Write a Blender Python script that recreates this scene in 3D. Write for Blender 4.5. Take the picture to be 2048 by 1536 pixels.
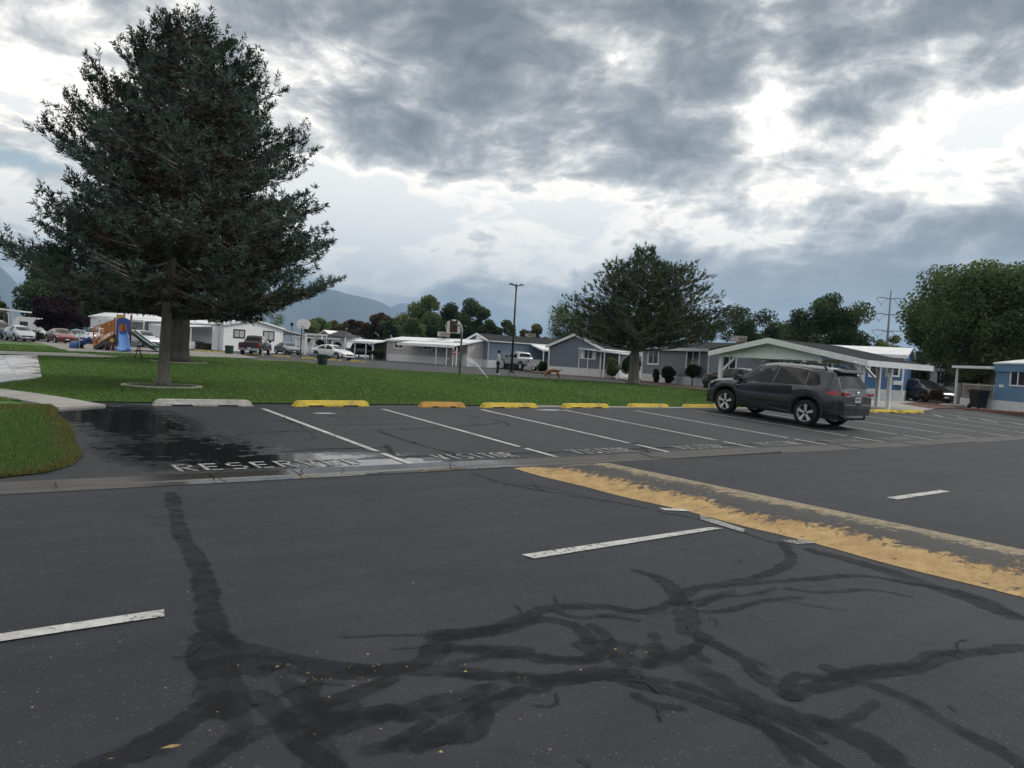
import bpy, bmesh, math, random
import numpy as np
from mathutils import Vector, Matrix

for o in list(bpy.data.objects):
    bpy.data.objects.remove(o, do_unlink=True)
scene = bpy.context.scene
COL = scene.collection
R = math.radians

# ------------------------------------------------------------------ camera
FPX, ROLL, PITCH, EYE = 1502.3, 0.0598847, -0.0362337, 1.5374
IW, IH = 2048.0, 1536.0
cr, sr, cp, sp = math.cos(ROLL), math.sin(ROLL), math.cos(PITCH), math.sin(PITCH)
cam_d = bpy.data.cameras.new('camera')
cam = bpy.data.objects.new('camera', cam_d); COL.objects.link(cam)
cam_d.sensor_width = 36.0; cam_d.lens = 36.0 * FPX / IW
cam_d.clip_start = 0.1; cam_d.clip_end = 60000
m = Matrix.Identity(4)
for i, v in enumerate(((cr, -sr * sp, sr * cp), (-sr, -cr * sp, cr * cp), (0, -cp, -sp), (0, 0, EYE))):
    for j in range(3): m[j][i] = v[j]
cam.matrix_world = m
scene.camera = cam

# ------------------------------------------------------------------ view
scene.view_settings.view_transform = 'Standard'
scene.view_settings.look = 'None'
scene.view_settings.exposure = 0.50
scene.view_settings.gamma = 1.0
scene.view_settings.use_curve_mapping = False
scene.render.engine = 'CYCLES'
scene.cycles.use_denoising = True
scene.cycles.use_adaptive_sampling = True; scene.cycles.adaptive_threshold = 0.025
scene.cycles.max_bounces = 6
scene.cycles.transparent_max_bounces = 12
scene.cycles.volume_bounces = 0

def ray(px, py):
    x = (px - IW / 2) / FPX; y = -(py - IH / 2) / FPX
    xr = cr * x - sr * y; yr = sr * x + cr * y
    return Vector((xr, cp - yr * sp, sp + yr * cp))

# ------------------------------------------------------------------ node sugar
class S:
    def __init__(s, nt, sock): s.nt, s.s = nt, sock
    def _m(s, op, b=None, c=None):
        n = s.nt.nodes.new('ShaderNodeMath'); n.operation = op
        for i, v in enumerate((s, b, c)):
            if v is None: continue
            if isinstance(v, S): s.nt.links.new(v.s, n.inputs[i])
            else: n.inputs[i].default_value = v
        return S(s.nt, n.outputs[0])
    def __add__(s, b): return s._m('ADD', b)
    def __sub__(s, b): return s._m('SUBTRACT', b)
    def __mul__(s, b): return s._m('MULTIPLY', b)
    def __truediv__(s, b): return s._m('DIVIDE', b)
    def max(s, b): return s._m('MAXIMUM', b)
    def min(s, b): return s._m('MINIMUM', b)
    def abs(s): return s._m('ABSOLUTE')
    def exp(s): return s._m('EXPONENT')
    def clamp(s):
        r = s._m('ADD', 0.0); r.s.node.use_clamp = True; return r
    def step(s, a, b):
        n = s.nt.nodes.new('ShaderNodeMapRange'); n.interpolation_type = 'SMOOTHSTEP'
        s.nt.links.new(s.s, n.inputs[0]); n.inputs[1].default_value = a; n.inputs[2].default_value = b
        return S(s.nt, n.outputs[0])
def xyz(nt, vec):
    n = nt.nodes.new('ShaderNodeSeparateXYZ'); nt.links.new(vec, n.inputs[0])
    return [S(nt, n.outputs[i]) for i in range(3)]
def comb(nt, a, b, c):
    n = nt.nodes.new('ShaderNodeCombineXYZ')
    for i, v in enumerate((a, b, c)):
        if isinstance(v, S): nt.links.new(v.s, n.inputs[i])
        else: n.inputs[i].default_value = v
    return n.outputs[0]
def noise(nt, vec, scale, detail=4, rough=0.55, dist=0.0, dim='3D'):
    n = nt.nodes.new('ShaderNodeTexNoise'); n.noise_dimensions = dim
    if vec is not None: nt.links.new(vec, n.inputs['Vector'])
    n.inputs['Scale'].default_value = scale; n.inputs['Detail'].default_value = detail
    n.inputs['Roughness'].default_value = rough; n.inputs['Distortion'].default_value = dist
    return S(nt, n.outputs[0])
def ramp(nt, fac, stops, interp='LINEAR'):
    n = nt.nodes.new('ShaderNodeValToRGB'); n.color_ramp.interpolation = interp
    e = n.color_ramp.elements
    while len(e) < len(stops): e.new(0.5)
    for k, (p, c) in enumerate(stops):
        e[k].position = p; e[k].color = (*c, 1) if len(c) == 3 else c
    nt.links.new(fac.s, n.inputs[0]); return n.outputs[0]
def mixc(nt, fac, a, b):
    n = nt.nodes.new('ShaderNodeMix'); n.data_type = 'RGBA'
    for i, v in ((0, fac), (6, a), (7, b)):
        if isinstance(v, S): nt.links.new(v.s, n.inputs[i])
        elif isinstance(v, bpy.types.NodeSocket): nt.links.new(v, n.inputs[i])
        elif isinstance(v, (int, float)): n.inputs[i].default_value = v
        else: n.inputs[i].default_value = (*v, 1)
    return n.outputs[2]

# ------------------------------------------------------------------ sky and sun
SUN_EL, SUN_AZ = R(44), R(70)            # azimuth from +Y towards +X
world = bpy.data.worlds.new('World'); scene.world = world; world.use_nodes = True
nt = world.node_tree; nt.nodes.clear()
world.cycles.sampling_method = 'MANUAL'; world.cycles.sample_map_resolution = 512
tc = nt.nodes.new('ShaderNodeTexCoord'); D = tc.outputs['Generated']
dx, dy, dz = xyz(nt, D)
sky = nt.nodes.new('ShaderNodeTexSky'); sky.sky_type = 'NISHITA'; sky.sun_disc = False
sky.sun_elevation = SUN_EL; sky.sun_rotation = SUN_AZ; sky.air_density = 1.4; sky.dust_density = 1.5
az = dx._m('ARCTAN2', dy); el = dz.min(1.0).max(-1.0)._m('ARCSINE')
zc = dz.max(0.0) + 0.10
pv = comb(nt, dx / zc, dy / zc, 0.0)
w1 = noise(nt, pv, 0.9, 2, 0.5, 0, '2D')
pw = comb(nt, dx / zc + w1 * 0.9, dy / zc + w1 * 0.7, 0.3)
n1 = noise(nt, pw, 1.0, 6, 0.58, 0.2, '2D')
ev = comb(nt, az + w1 * 0.06, el * 1.9 + w1 * 0.12, 0.0)
n2 = noise(nt, ev, 6.0, 7, 0.57, 0.12, '2D')
n3 = noise(nt, ev, 15.0, 6, 0.62, 0.25, '2D')
BLOBS = [(1180,70,420,110,.36),(1420,150,95,120,.22),(860,90,240,120,.14),(1060,310,270,52,.26),(1320,270,120,60,.16),
 (950,420,290,50,-.44),(740,440,170,60,-.32),(1265,115,62,40,-.30),(1540,170,50,90,-.40),(1610,275,85,50,-.30),(1790,112,120,22,-.24),(1900,225,100,30,-.28),
 (1975,290,95,55,-.34),(1740,225,120,34,.26),(1750,45,260,50,.14),(1440,275,60,60,.14),(1740,375,170,32,-.26),(1640,442,320,34,.20),(1920,450,230,90,.16),(1430,472,110,32,-.30),
 (70,180,130,60,-.16),(20,400,60,45,-.34),(600,150,100,60,-.12),(705,522,55,36,-.34),(835,542,75,30,-.32),(640,380,70,110,-.18),(1100,600,240,36,.16),(1700,570,400,70,.12),(880,350,60,14,.16)]
bias = None
aev = comb(nt, az, el, 0.0)
for (bx, by, rx, ry, amp) in BLOBS:
    d = ray(bx, by).normalized(); a0 = math.atan2(d.x, d.y); e0 = math.asin(d.z)
    sa, se = .7746 * FPX / rx, .7746 * FPX / ry
    vm = nt.nodes.new('ShaderNodeVectorMath'); vm.operation = 'MULTIPLY_ADD'; nt.links.new(aev, vm.inputs[0])
    vm.inputs[1].default_value = (sa, se, 0); vm.inputs[2].default_value = (-a0 * sa, -e0 * se, 0)
    dp = nt.nodes.new('ShaderNodeVectorMath'); dp.operation = 'DOT_PRODUCT'; nt.links.new(vm.outputs[0], dp.inputs[0]); nt.links.new(vm.outputs[0], dp.inputs[1])
    pw_ = nt.nodes.new('ShaderNodeMath'); pw_.operation = 'POWER'; pw_.inputs[0].default_value = .3679; nt.links.new(dp.outputs['Value'], pw_.inputs[1])
    bias = S(nt, pw_.outputs[0])._m('MULTIPLY_ADD', amp, 0.0 if bias is None else bias)
T = (n1 - 0.5) * 0.62 + (n2 - 0.5) * 1.15 + (n3 - 0.5) * 0.74 + bias * 0.95 + 0.43
cloud = ramp(nt, T.max(.05).clamp(), [(0.06, (.80, .825, .84)), (0.13, (.95, .95, .94)), (0.25, (1.04, 1.01, .965)), (0.33, (.76, .765, .765)),
                             (0.44, (.50, .517, .535)), (0.58, (.30, .320, .348)), (0.74, (.190, .210, .234)), (1.0, (.110, .128, .146))])
gap = ray(20, 318).normalized(); ga, ge = math.atan2(gap.x, gap.y), math.asin(gap.z)
gq = (az - ga) * (FPX / 95); gr = (el - ge) * (FPX / 20)
blue = ((gq * gq + gr * gr) * -1.0).exp() * 1.3 + (n3 - .5) * .9 + (n2 - .5) * .6
# low sky: paler, bluer with distance
hz = (el * -1.0 + R(13)).step(0.0, R(13))
cloud = mixc(nt, hz * 0.34, cloud, (.48, .56, .64))
wm = nt.nodes.new('ShaderNodeMix'); wm.data_type = 'RGBA'; wm.blend_type = 'MULTIPLY'; wm.inputs[0].default_value = 1.0; nt.links.new(cloud, wm.inputs[6]); wm.inputs[7].default_value = (1.06, 1.01, .94, 1)
bgc = nt.nodes.new('ShaderNodeBackground'); nt.links.new(wm.outputs[2], bgc.inputs[0]); bgc.inputs[1].default_value = 1.05
bgs = nt.nodes.new('ShaderNodeBackground'); nt.links.new(sky.outputs[0], bgs.inputs[0]); bgs.inputs[1].default_value = 0.10
mx = nt.nodes.new('ShaderNodeMixShader')
nt.links.new((blue.step(.30, 1.15) * .85).s, mx.inputs[0]); nt.links.new(bgc.outputs[0], mx.inputs[1]); nt.links.new(bgs.outputs[0], mx.inputs[2])
wo = nt.nodes.new('ShaderNodeOutputWorld'); nt.links.new(mx.outputs[0], wo.inputs[0])

sun_d = bpy.data.lights.new('sun', 'SUN'); sun_d.energy = 1.5; sun_d.angle = R(14); sun_d.color = (1, .96, .90)
sun = bpy.data.objects.new('sun', sun_d); COL.objects.link(sun)
sv = Vector((math.sin(SUN_AZ) * math.cos(SUN_EL), math.cos(SUN_AZ) * math.cos(SUN_EL), math.sin(SUN_EL)))
sun.rotation_euler = (-sv).to_track_quat('-Z', 'Y').to_euler()
sun.location = sv * 60

# ------------------------------------------------------------------ place helpers
P0 = Vector((7.1056, 16.6804)); U2 = Vector((0.7908, 0.61207)); N2 = Vector((-0.61207, 0.7908))
LOT_S, LOT_V, FAR_Z = 0.03844, 6.0, 0.23
def zg(x, y):
    v = (Vector((x, y)) - P0).dot(N2)
    return 0.0 if v < 0 else min(v * LOT_S, FAR_Z)
def lot(u, v, dz=0.0):
    p = P0 + U2 * u + N2 * v
    return Vector((p.x, p.y, zg(p.x, p.y) + dz))
def at(px, py, dz=0.0):
    """ground point seen at a photo pixel"""
    d = ray(px, py); t = -EYE / d.z; p = Vector((d.x * t, d.y * t)); v = (p - P0).dot(N2)
    if v < 0: return Vector((p.x, p.y, dz))
    dn = d.x * N2.x + d.y * N2.y
    t = (-EYE - LOT_S * P0.dot(N2)) / (d.z - LOT_S * dn)
    p = Vector((d.x * t, d.y * t)); v = (p - P0).dot(N2)
    if 0 <= v <= LOT_V: return Vector((p.x, p.y, EYE + d.z * t + dz))
    t = (FAR_Z - EYE) / d.z
    return Vector((d.x * t, d.y * t, FAR_Z + dz))
def far(px, dist, z=FAR_Z):
    """point at depth dist, height z, in the photo column px (column measured on the ground)"""
    py = 652 + 0.06 * px + (EYE - z) * FPX / dist
    d = ray(px, py)
    return Vector((d.x / d.y * dist, dist, z))
def hz_at(px, py, P):
    """height of the pixel's ray above the plan point P"""
    d = ray(px, py); t = (d.x * P.x + d.y * P.y) / (d.x ** 2 + d.y ** 2)
    return EYE + d.z * t

# ------------------------------------------------------------------ object helpers
class MB:
    def __init__(s): s.v, s.f, s.sm = [], [], []
    def add(s, vs, fs, smooth=False):
        b = len(s.v); s.v += [tuple(p) for p in vs]; s.f += [tuple(i + b for i in f) for f in fs]; s.sm += [smooth] * len(fs)
        return s
    def box(s, x0, x1, y0, y1, z0, z1, M=None):
        v = [(x, y, z) for z in (z0, z1) for y in (y0, y1) for x in (x0, x1)]
        if M is not None: v = [M @ Vector(p) for p in v]
        return s.add(v, [(0, 2, 3, 1), (4, 5, 7, 6), (0, 1, 5, 4), (2, 6, 7, 3), (0, 4, 6, 2), (1, 3, 7, 5)])
    def bar(s, a, b, w, h=None, up=(0, 0, 1)):
        a, b = Vector(a), Vector(b); h = h or w; d = (b - a)
        L = d.length; d.normalize(); upv = Vector(up)
        if abs(d.dot(upv)) > 0.95: upv = Vector((0, 1, 0))
        x = d.cross(upv).normalized(); z = x.cross(d)
        v = []
        for p in (a, b):
            for (i, j) in ((-1, -1), (1, -1), (1, 1), (-1, 1)): v.append(p + x * (i * w / 2) + z * (j * h / 2))
        return s.add(v, [(3, 2, 1, 0), (4, 5, 6, 7), (0, 1, 5, 4), (1, 2, 6, 5), (2, 3, 7, 6), (3, 0, 4, 7)])
    def tube(s, pts, rad, n=8, cap=True, smooth=True):
        pts = [Vector(p) for p in pts]; k = len(pts)
        rad = [rad] * k if not isinstance(rad, (list, tuple)) else rad
        t0 = (pts[1] - pts[0]).normalized(); up = Vector((0, 0, 1)) if abs(t0.z) < .9 else Vector((1, 0, 0))
        x = t0.cross(up).normalized(); V = []
        for i in range(k):
            t = (pts[min(i + 1, k - 1)] - pts[max(i - 1, 0)]).normalized()
            x = (x - t * x.dot(t)).normalized(); y = t.cross(x)
            for j in range(n):
                a = 2 * math.pi * j / n; V.append(pts[i] + (x * math.cos(a) + y * math.sin(a)) * rad[i])
        F = [(i * n + j, i * n + (j + 1) % n, (i + 1) * n + (j + 1) % n, (i + 1) * n + j) for i in range(k - 1) for j in range(n)]
        s.add(V, F, smooth)
        if cap:
            b = len(s.v) - len(V); s.f += [tuple(b + j for j in reversed(range(n))), tuple(b + (k - 1) * n + j for j in range(n))]; s.sm += [False, False]
        return s
    def prism(s, poly, h0, h1, axis='z', M=None):
        """polygon in the plane normal to axis, extruded h0..h1"""
        def mk(a, b, h): return {'z': (a, b, h), 'y': (a, h, b), 'x': (h, a, b)}[axis]
        n = len(poly); v = [mk(a, b, h0) for a, b in poly] + [mk(a, b, h1) for a, b in poly]
        if M is not None: v = [M @ Vector(p) for p in v]
        return s.add(v, [tuple(reversed(range(n))), tuple(range(n, 2 * n))] + [(i, (i + 1) % n, n + (i + 1) % n, n + i) for i in range(n)])
    def lathe(s, prof, n=16, M=None, smooth=True):
        v = [(r * math.cos(2 * math.pi * j / n), r * math.sin(2 * math.pi * j / n), z) for r, z in prof for j in range(n)]
        if M is not None: v = [M @ Vector(p) for p in v]
        k = len(prof)
        return s.add(v, [(i * n + j, i * n + (j + 1) % n, (i + 1) * n + (j + 1) % n, (i + 1) * n + j) for i in range(k - 1) for j in range(n)], smooth)
    def mesh(s, name):
        me = bpy.data.meshes.new(name); me.from_pydata(s.v, [], s.f); me.polygons.foreach_set('use_smooth', s.sm); me.update(); return me
    def build(s, name, mat, parent=None):
        return link(name, s.mesh(name), mat, parent)
def link(name, me, mat=None, parent=None):
    if mat is not None and not me.materials: me.materials.append(mat)
    o = bpy.data.objects.new(name, me); COL.objects.link(o)
    if parent is not None: o.parent = parent
    return o
def tag(o, label=None, cat=None, group=None, kind=None):
    if label: o['label'] = label
    if cat: o['category'] = cat
    if group: o['group'] = group
    if kind: o['kind'] = kind
    return o
def empty(name, loc, rz=0.0, label=None, cat=None, group=None):
    o = bpy.data.objects.new(name, None); COL.objects.link(o); o.location = loc; o.rotation_euler = (0, 0, rz); o.empty_display_size = .3
    return tag(o, label, cat, group)
def copy_tree(o, parent=None):
    c = o.copy(); COL.objects.link(c); c.parent = parent
    for ch in list(o.children): copy_tree(ch, c)
    return c
def np_mesh(name, V, F, attr=None):
    """V (n,3), F (m,k) arrays, attr: per-face float 'tint'"""
    me = bpy.data.meshes.new(name); n, m_, k = len(V), len(F), F.shape[1]
    me.vertices.add(n); me.vertices.foreach_set('co', np.ascontiguousarray(V, np.float32).ravel())
    me.loops.add(m_ * k); me.loops.foreach_set('vertex_index', np.ascontiguousarray(F, np.int32).ravel())
    me.polygons.add(m_); me.polygons.foreach_set('loop_start', np.arange(0, m_ * k, k, dtype=np.int32))
    me.polygons.foreach_set('loop_total', np.full(m_, k, np.int32))
    me.update(calc_edges=True)
    if attr is not None:
        a = me.attributes.new('tint', 'FLOAT', 'FACE'); a.data.foreach_set('value', np.ascontiguousarray(attr, np.float32))
    return me

# ------------------------------------------------------------------ materials
MATS = {}
def mat(name, col, rough=0.6, var=0.15, scale=6.0, bump=0.0, bscale=40.0, metal=0.0, spec=0.5, dirt=0.0, coat=0.0, stretch=None, lap=0.0, lapv=False):
    if name in MATS: return MATS[name]
    M = bpy.data.materials.new(name); M.use_nodes = True; nt = M.node_tree; b = nt.nodes['Principled BSDF']
    tc = nt.nodes.new('ShaderNodeTexCoord'); vec = tc.outputs['Object']
    if stretch:
        mp = nt.nodes.new('ShaderNodeMapping'); mp.inputs['Scale'].default_value = stretch; nt.links.new(vec, mp.inputs[0]); vec = mp.outputs[0]
    f = noise(nt, vec, scale, 5, 0.6)
    c = mixc(nt, f.step(.25, .75), tuple(x * (1 - var) for x in col), tuple(min(1, x * (1 + var)) for x in col))
    if dirt:
        g = noise(nt, vec, scale * .37, 6, .7).step(.48, .72)
        c = mixc(nt, g * dirt, c, (.10, .085, .07))
    nt.links.new(c, b.inputs['Base Color'])
    b.inputs['Roughness'].default_value = rough; b.inputs['Metallic'].default_value = metal
    b.inputs['Specular IOR Level'].default_value = spec
    if coat: b.inputs['Coat Weight'].default_value = coat; b.inputs['Coat Roughness'].default_value = .06
    if bump:
        bn = nt.nodes.new('ShaderNodeBump'); bn.inputs['Strength'].default_value = bump; bn.inputs['Distance'].default_value = .01
        hgt = noise(nt, vec, bscale, 4)
        if lap:
            X_, Y_, Z_ = xyz(nt, tc.outputs['Object']); q_ = (Z_ if not lapv else X_ + Y_) / lap
            hgt = hgt * .4 + q_._m('FRACT') * -2.2; bn.inputs['Strength'].default_value = .8; bn.inputs['Distance'].default_value = .012
        nt.links.new(hgt.s, bn.inputs['Height']); nt.links.new(bn.outputs[0], b.inputs['Normal'])
    MATS[name] = M; return M
def emis_free_glass(name, col, rough=.06):
    M = mat(name, col, rough, .1, 2.0, spec=.8); return M
def leafmat(name, dark, light, trans=.25, rough=.65, spec=.2):
    M = bpy.data.materials.new(name); M.use_nodes = True; nt = M.node_tree; b = nt.nodes['Principled BSDF']
    at_ = nt.nodes.new('ShaderNodeAttribute'); at_.attribute_name = 'tint'
    f = S(nt, at_.outputs['Fac'])
    c = mixc(nt, f, dark, light); nt.links.new(c, b.inputs['Base Color'])
    b.inputs['Roughness'].default_value = rough; b.inputs['Specular IOR Level'].default_value = spec
    if trans:
        tr = nt.nodes.new('ShaderNodeBsdfTranslucent'); nt.links.new(c, tr.inputs[0])
        mx = nt.nodes.new('ShaderNodeMixShader'); mx.inputs[0].default_value = trans
        out = nt.nodes['Material Output']; nt.links.new(b.outputs[0], mx.inputs[1]); nt.links.new(tr.outputs[0], mx.inputs[2]); nt.links.new(mx.outputs[0], out.inputs[0])
    MATS[name] = M; return M
# ------------------------------------------------------------------ ground surfaces
rng = np.random.default_rng(7)
random.seed(11)
def posmat(name):
    M = bpy.data.materials.new(name); M.use_nodes = True; nt = M.node_tree
    g = nt.nodes.new('ShaderNodeNewGeometry'); MATS[name] = M
    return M, nt, nt.nodes['Principled BSDF'], g.outputs['Position']
def lotuv(nt, pos):
    x, y, z = xyz(nt, pos)
    x = x - P0.x; y = y - P0.y
    return x * U2.x + y * U2.y, x * N2.x + y * N2.y
def bumpn(nt, h, strength, dist, b):
    bn = nt.nodes.new('ShaderNodeBump'); bn.inputs['Strength'].default_value = strength; bn.inputs['Distance'].default_value = dist
    nt.links.new(h.s, bn.inputs['Height']); nt.links.new(bn.outputs[0], b.inputs['Normal'])

def asphalt(name, base, wet=()):
    M, nt, b, pos = posmat(name)
    u, v = lotuv(nt, pos)
    fine = noise(nt, pos, 95, 2, .7); mid = noise(nt, pos, 9, 5, .65); big = noise(nt, pos, .45, 5, .6, .4)
    str_ = noise(nt, comb(nt, u * .25, v * 2.2, 0.0), 1.6, 5, .65)
    k = (big - .5) * 1.1 + (str_ - .5) * .7 + (mid - .5) * .34 + (fine - .5) * .62 + .5
    c = ramp(nt, k.clamp(), [(0.1, tuple(x * .52 for x in base)), (.5, base), (.9, tuple(x * 1.62 for x in base))])
    # pale stones in the binder
    vo = nt.nodes.new('ShaderNodeTexVoronoi'); vo.inputs['Scale'].default_value = 70; nt.links.new(pos, vo.inputs['Vector'])
    st = S(nt, vo.outputs['Distance'])
    sc_ = xyz(nt, vo.outputs['Color'])[0]
    stone = (st * -1.0 + .34).step(0, .12) * sc_.step(.86, .95)
    c = mixc(nt, stone * .55, c, (.21, .20, .18))
    # fine crazing in patches, and oily darker spots
    wv = nt.nodes.new('ShaderNodeVectorMath'); wv.operation = 'MULTIPLY_ADD'; nz = nt.nodes.new('ShaderNodeTexNoise'); nz.inputs['Scale'].default_value = 2.2; nz.inputs['Detail'].default_value = 4
    nt.links.new(pos, nz.inputs['Vector']); nt.links.new(nz.outputs['Color'], wv.inputs[0]); wv.inputs[1].default_value = (.55, .55, .55); nt.links.new(pos, wv.inputs[2])
    ve = nt.nodes.new('ShaderNodeTexVoronoi'); ve.feature = 'DISTANCE_TO_EDGE'; ve.inputs['Scale'].default_value = .95; nt.links.new(wv.outputs[0], ve.inputs['Vector'])
    craze = (S(nt, ve.outputs['Distance']) * -1.0 + .013).step(0, .012) * noise(nt, pos, .55, 3, .6).step(.52, .64)
    oil = noise(nt, pos, 1.3, 4, .55).step(.62, .74) * .38
    c = mixc(nt, (craze * .75).max(oil), c, tuple(x * .25 for x in base))
    rough = (mid - .5) * .25 + .70
    if wet:
        w = None
        for (u0, v0, su, sv_, a) in wet:
            tu = (u - u0) / su; tv = (v - v0) / sv_
            g = ((tu * tu + tv * tv) * -1.0).exp() * a
            w = g if w is None else w.max(g)
        wn = noise(nt, comb(nt, u * 1.0, v * 1.5, 0.0), 3.2, 7, .68, .5)
        damp = (w + (wn - .5) * .55).step(.22, .42)
        film = (w * .85 + (wn - .5) * 1.5 + (mid - .5) * .35).step(.36, .50)
        c = mixc(nt, damp * .62, c, (.010, .011, .013))
        rough = (rough * (damp * -.52 + 1.0))
        rough = rough * (film * -.93 + 1.0)
        h = (fine * .7 + mid * .6) * (film * -.93 + 1.0) + film * noise(nt, pos, 9, 3) * .16
        # standing water smooths the surface
        bumpn(nt, h, .55, .006, b)
        spec = film * .35 + .45
        nt.links.new(spec.s, b.inputs['Specular IOR Level'])
    else:
        bumpn(nt, fine * 1.1 + mid * .6, .9, .008, b)
    if not wet: b.inputs['Specular IOR Level'].default_value = .30
    nt.links.new(c, b.inputs['Base Color']); nt.links.new(rough.s, b.inputs['Roughness'])
    return M
WET = [(-13.9, 5.0, .7, 1.3, 1.15), (-13.35, 4.3, .95, 2.2, 1.0), (-13.1, 1.5, 1.25, 1.5, .85), (-12.2, .55, 1.7, .55, 1.0), (-11.0, .20, 1.0, .38, .95), (-9.62, 5.15, .22, .10, 1.1), (-3.1, 5.85, .5, .13, 1.2)]
M_ROAD = asphalt('asphalt_road', (.0225, .0258, .0325))
M_LOT = asphalt('asphalt_lot', (.0158, .0180, .0228), WET)
M_STREET = asphalt('asphalt_street', (.040, .041, .044))
def concrete(name, base, rough=.75, wet=None, u_wet=None):
    M, nt, b, pos = posmat(name)
    fine = noise(nt, pos, 60, 3, .7); mid = noise(nt, pos, 5, 6, .65); big = noise(nt, pos, .8, 5, .6, .5)
    k = (big - .5) * .9 + (mid - .5) * .55 + (fine - .5) * .25 + .5
    c = ramp(nt, k.clamp(), [(0.15, tuple(x * .60 for x in base)), (.5, base), (.85, tuple(min(1, x * 1.3) for x in base))])
    r = (mid - .5) * .2 + rough
    if wet:
        f = (mid * .5 + big * .8).step(*wet)
        if u_wet is not None:
            uu, vv = lotuv(nt, pos); t = (uu - u_wet[0]) / u_wet[1]; f = f.max(0.0) * (t * t * -1.0).exp().step(.2, .6)
        c = mixc(nt, f * .55, c, tuple(x * .35 for x in base)); r = r * (f * -.92 + 1.0)
        bumpn(nt, (fine * .7 + mid * .4) * (f * -.93 + 1.0), .35, .006, b)
    else: bumpn(nt, fine * .7 + mid * .5, .4, .006, b)
    nt.links.new(c, b.inputs['Base Color']); nt.links.new(r.s, b.inputs['Roughness']); return M
M_CONC = concrete('concrete_path', (.30, .29, .275))
M_CONC_WET = concrete('concrete_wet', (.50, .495, .49), .45, (.52, .80))
M_GUT = concrete('concrete_gutter', (.070, .069, .066), .88, (.36, .56), (-11.6, 2.6))
M_CURBW = concrete('concrete_white', (.42, .41, .39))
M_EARTH = mat('dry_earth', (.115, .10, .08), .95, .35, 1.5, .5, 12)
M_MULCH = mat('red_mulch', (.095, .045, .03), .95, .5, 14, .8, 30)
M_GRAVEL = concrete('pad_gravel', (.21, .20, .185), .9)

def sheet(name, pts, m_, kind='structure', parent=None):
    me = bpy.data.meshes.new(name); bm = bmesh.new()
    f = bm.faces.new([bm.verts.new(p) for p in pts])
    if f.normal.z < 0: f.normal_flip()
    bm.normal_update()
    if f.normal.z < 0: bmesh.ops.reverse_faces(bm, faces=[f])
    bmesh.ops.triangulate(bm, faces=bm.faces[:]); bm.to_mesh(me); bm.free()
    o = link(name, me, m_, parent)
    if parent is None: o['kind'] = kind
    return o
# one great sheet out to the horizon, following the same step up from the road to the park
mb = MB(); vs = [-18000, -60, -0.05, 6.0, 60, 18000]; us = [-18000, -80, 80, 18000]
zz = [-.03, -.03, -.03, .19, .205, .205]
g = [[(P0.x + U2.x * u + N2.x * v, P0.y + U2.y * u + N2.y * v, z) for u in us] for v, z in zip(vs, zz)]
V = [p for r in g for p in r]; nu = len(us)
mb.add(V, [(i * nu + j, i * nu + j + 1, (i + 1) * nu + j + 1, (i + 1) * nu + j) for i in range(len(vs) - 1) for j in range(nu - 1)])
tag(mb.build('ground', M_EARTH), kind='structure')

def lotgrid(name, u0, u1, v0, v1, nu, nv, m_, dz=0.0, parent=None):
    mb = MB(); us = np.linspace(u0, u1, nu + 1); vs = sorted(set(list(np.linspace(v0, v1, nv + 1)) + ([6.0] if v0 < 6 < v1 else [])))
    V = [lot(u, v, dz) for v in vs for u in us]; n = nu + 1
    mb.add(V, [(i * n + j, i * n + j + 1, (i + 1) * n + j + 1, (i + 1) * n + j) for i in range(len(vs) - 1) for j in range(nu)])
    return mb.build(name, m_, parent)
road = tag(lotgrid('road', -70, 70, -15, -.66, 20, 4, M_ROAD), kind='structure')
parking = tag(lotgrid('parking_lot', -30, 34, -.03, 7.6, 20, 4, M_LOT), kind='structure')
# side street round the park
street = sheet('street', [at(620, 722, -.012), at(-60, 688, -.012), at(-60, 676, -.012), at(620, 700, -.012), at(1000, 722, -.012), at(1300, 742, -.012), at(1500, 752, -.012), lot(60, 26, -.012), lot(60, 7.5, -.012), lot(33.9, 7.5, -.012), lot(8, 7.5, -.012), lot(17, 17, -.012), at(1300, 775, -.012), at(1000, 758, -.012), at(700, 738, -.012)], M_STREET)

# gutter: cast slabs with a shallow dip
gutter = tag(empty('gutter', lot(0, -.35)), kind='structure')
u = -42.0; k = 0
while u < 45:
    L = 3.05 + random.uniform(-.25, .25); mb = MB(); tilt = random.uniform(-.006, .006); sh = random.uniform(-.004, .006)
    prof = [(-.672, -.06), (-.672, .006), (-.40, -.012), (-.345, -.026), (-.29, -.012), (-.035, .008), (-.035, -.06)]
    rows = []
    for uu in (u, u + L * .5, u + L - .022):
        rows.append([lot(uu, vv, 0) + Vector((0, 0, z + sh + tilt * (uu - u))) - gutter.location for vv, z in prof])
    n = len(prof); V = [p for r in rows for p in r]
    mb.add(V, [(i * n + j, i * n + j + 1, (i + 1) * n + j + 1, (i + 1) * n + j) for i in range(2) for j in range(n - 1)])
    mb.add(rows[0], [tuple(range(n))]); mb.add(rows[-1], [tuple(reversed(range(n)))])
    mb.build('slab', M_GUT, gutter); u += L
# back strip of concrete between the stalls and the lawn
strip = tag(empty('kerb_strip', lot(-3, 6.6)), kind='structure')
for i in range(9):
    mb = MB(); a, b = -4.4 + i * 1.52, -4.4 + (i + 1) * 1.52 - .015
    q = [lot(a, 6.58) - strip.location, lot(b, 6.58) - strip.location, lot(b, 6.86) - strip.location, lot(a, 6.86) - strip.location]
    mb.add([p + Vector((0, 0, -.05)) for p in q] + [p + Vector((0, 0, .022)) for p in q], [(4, 5, 6, 7), (0, 1, 5, 4), (1, 2, 6, 5), (2, 3, 7, 6), (3, 0, 4, 7)])
    mb.build('kerb_stone', M_CONC, strip)

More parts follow.
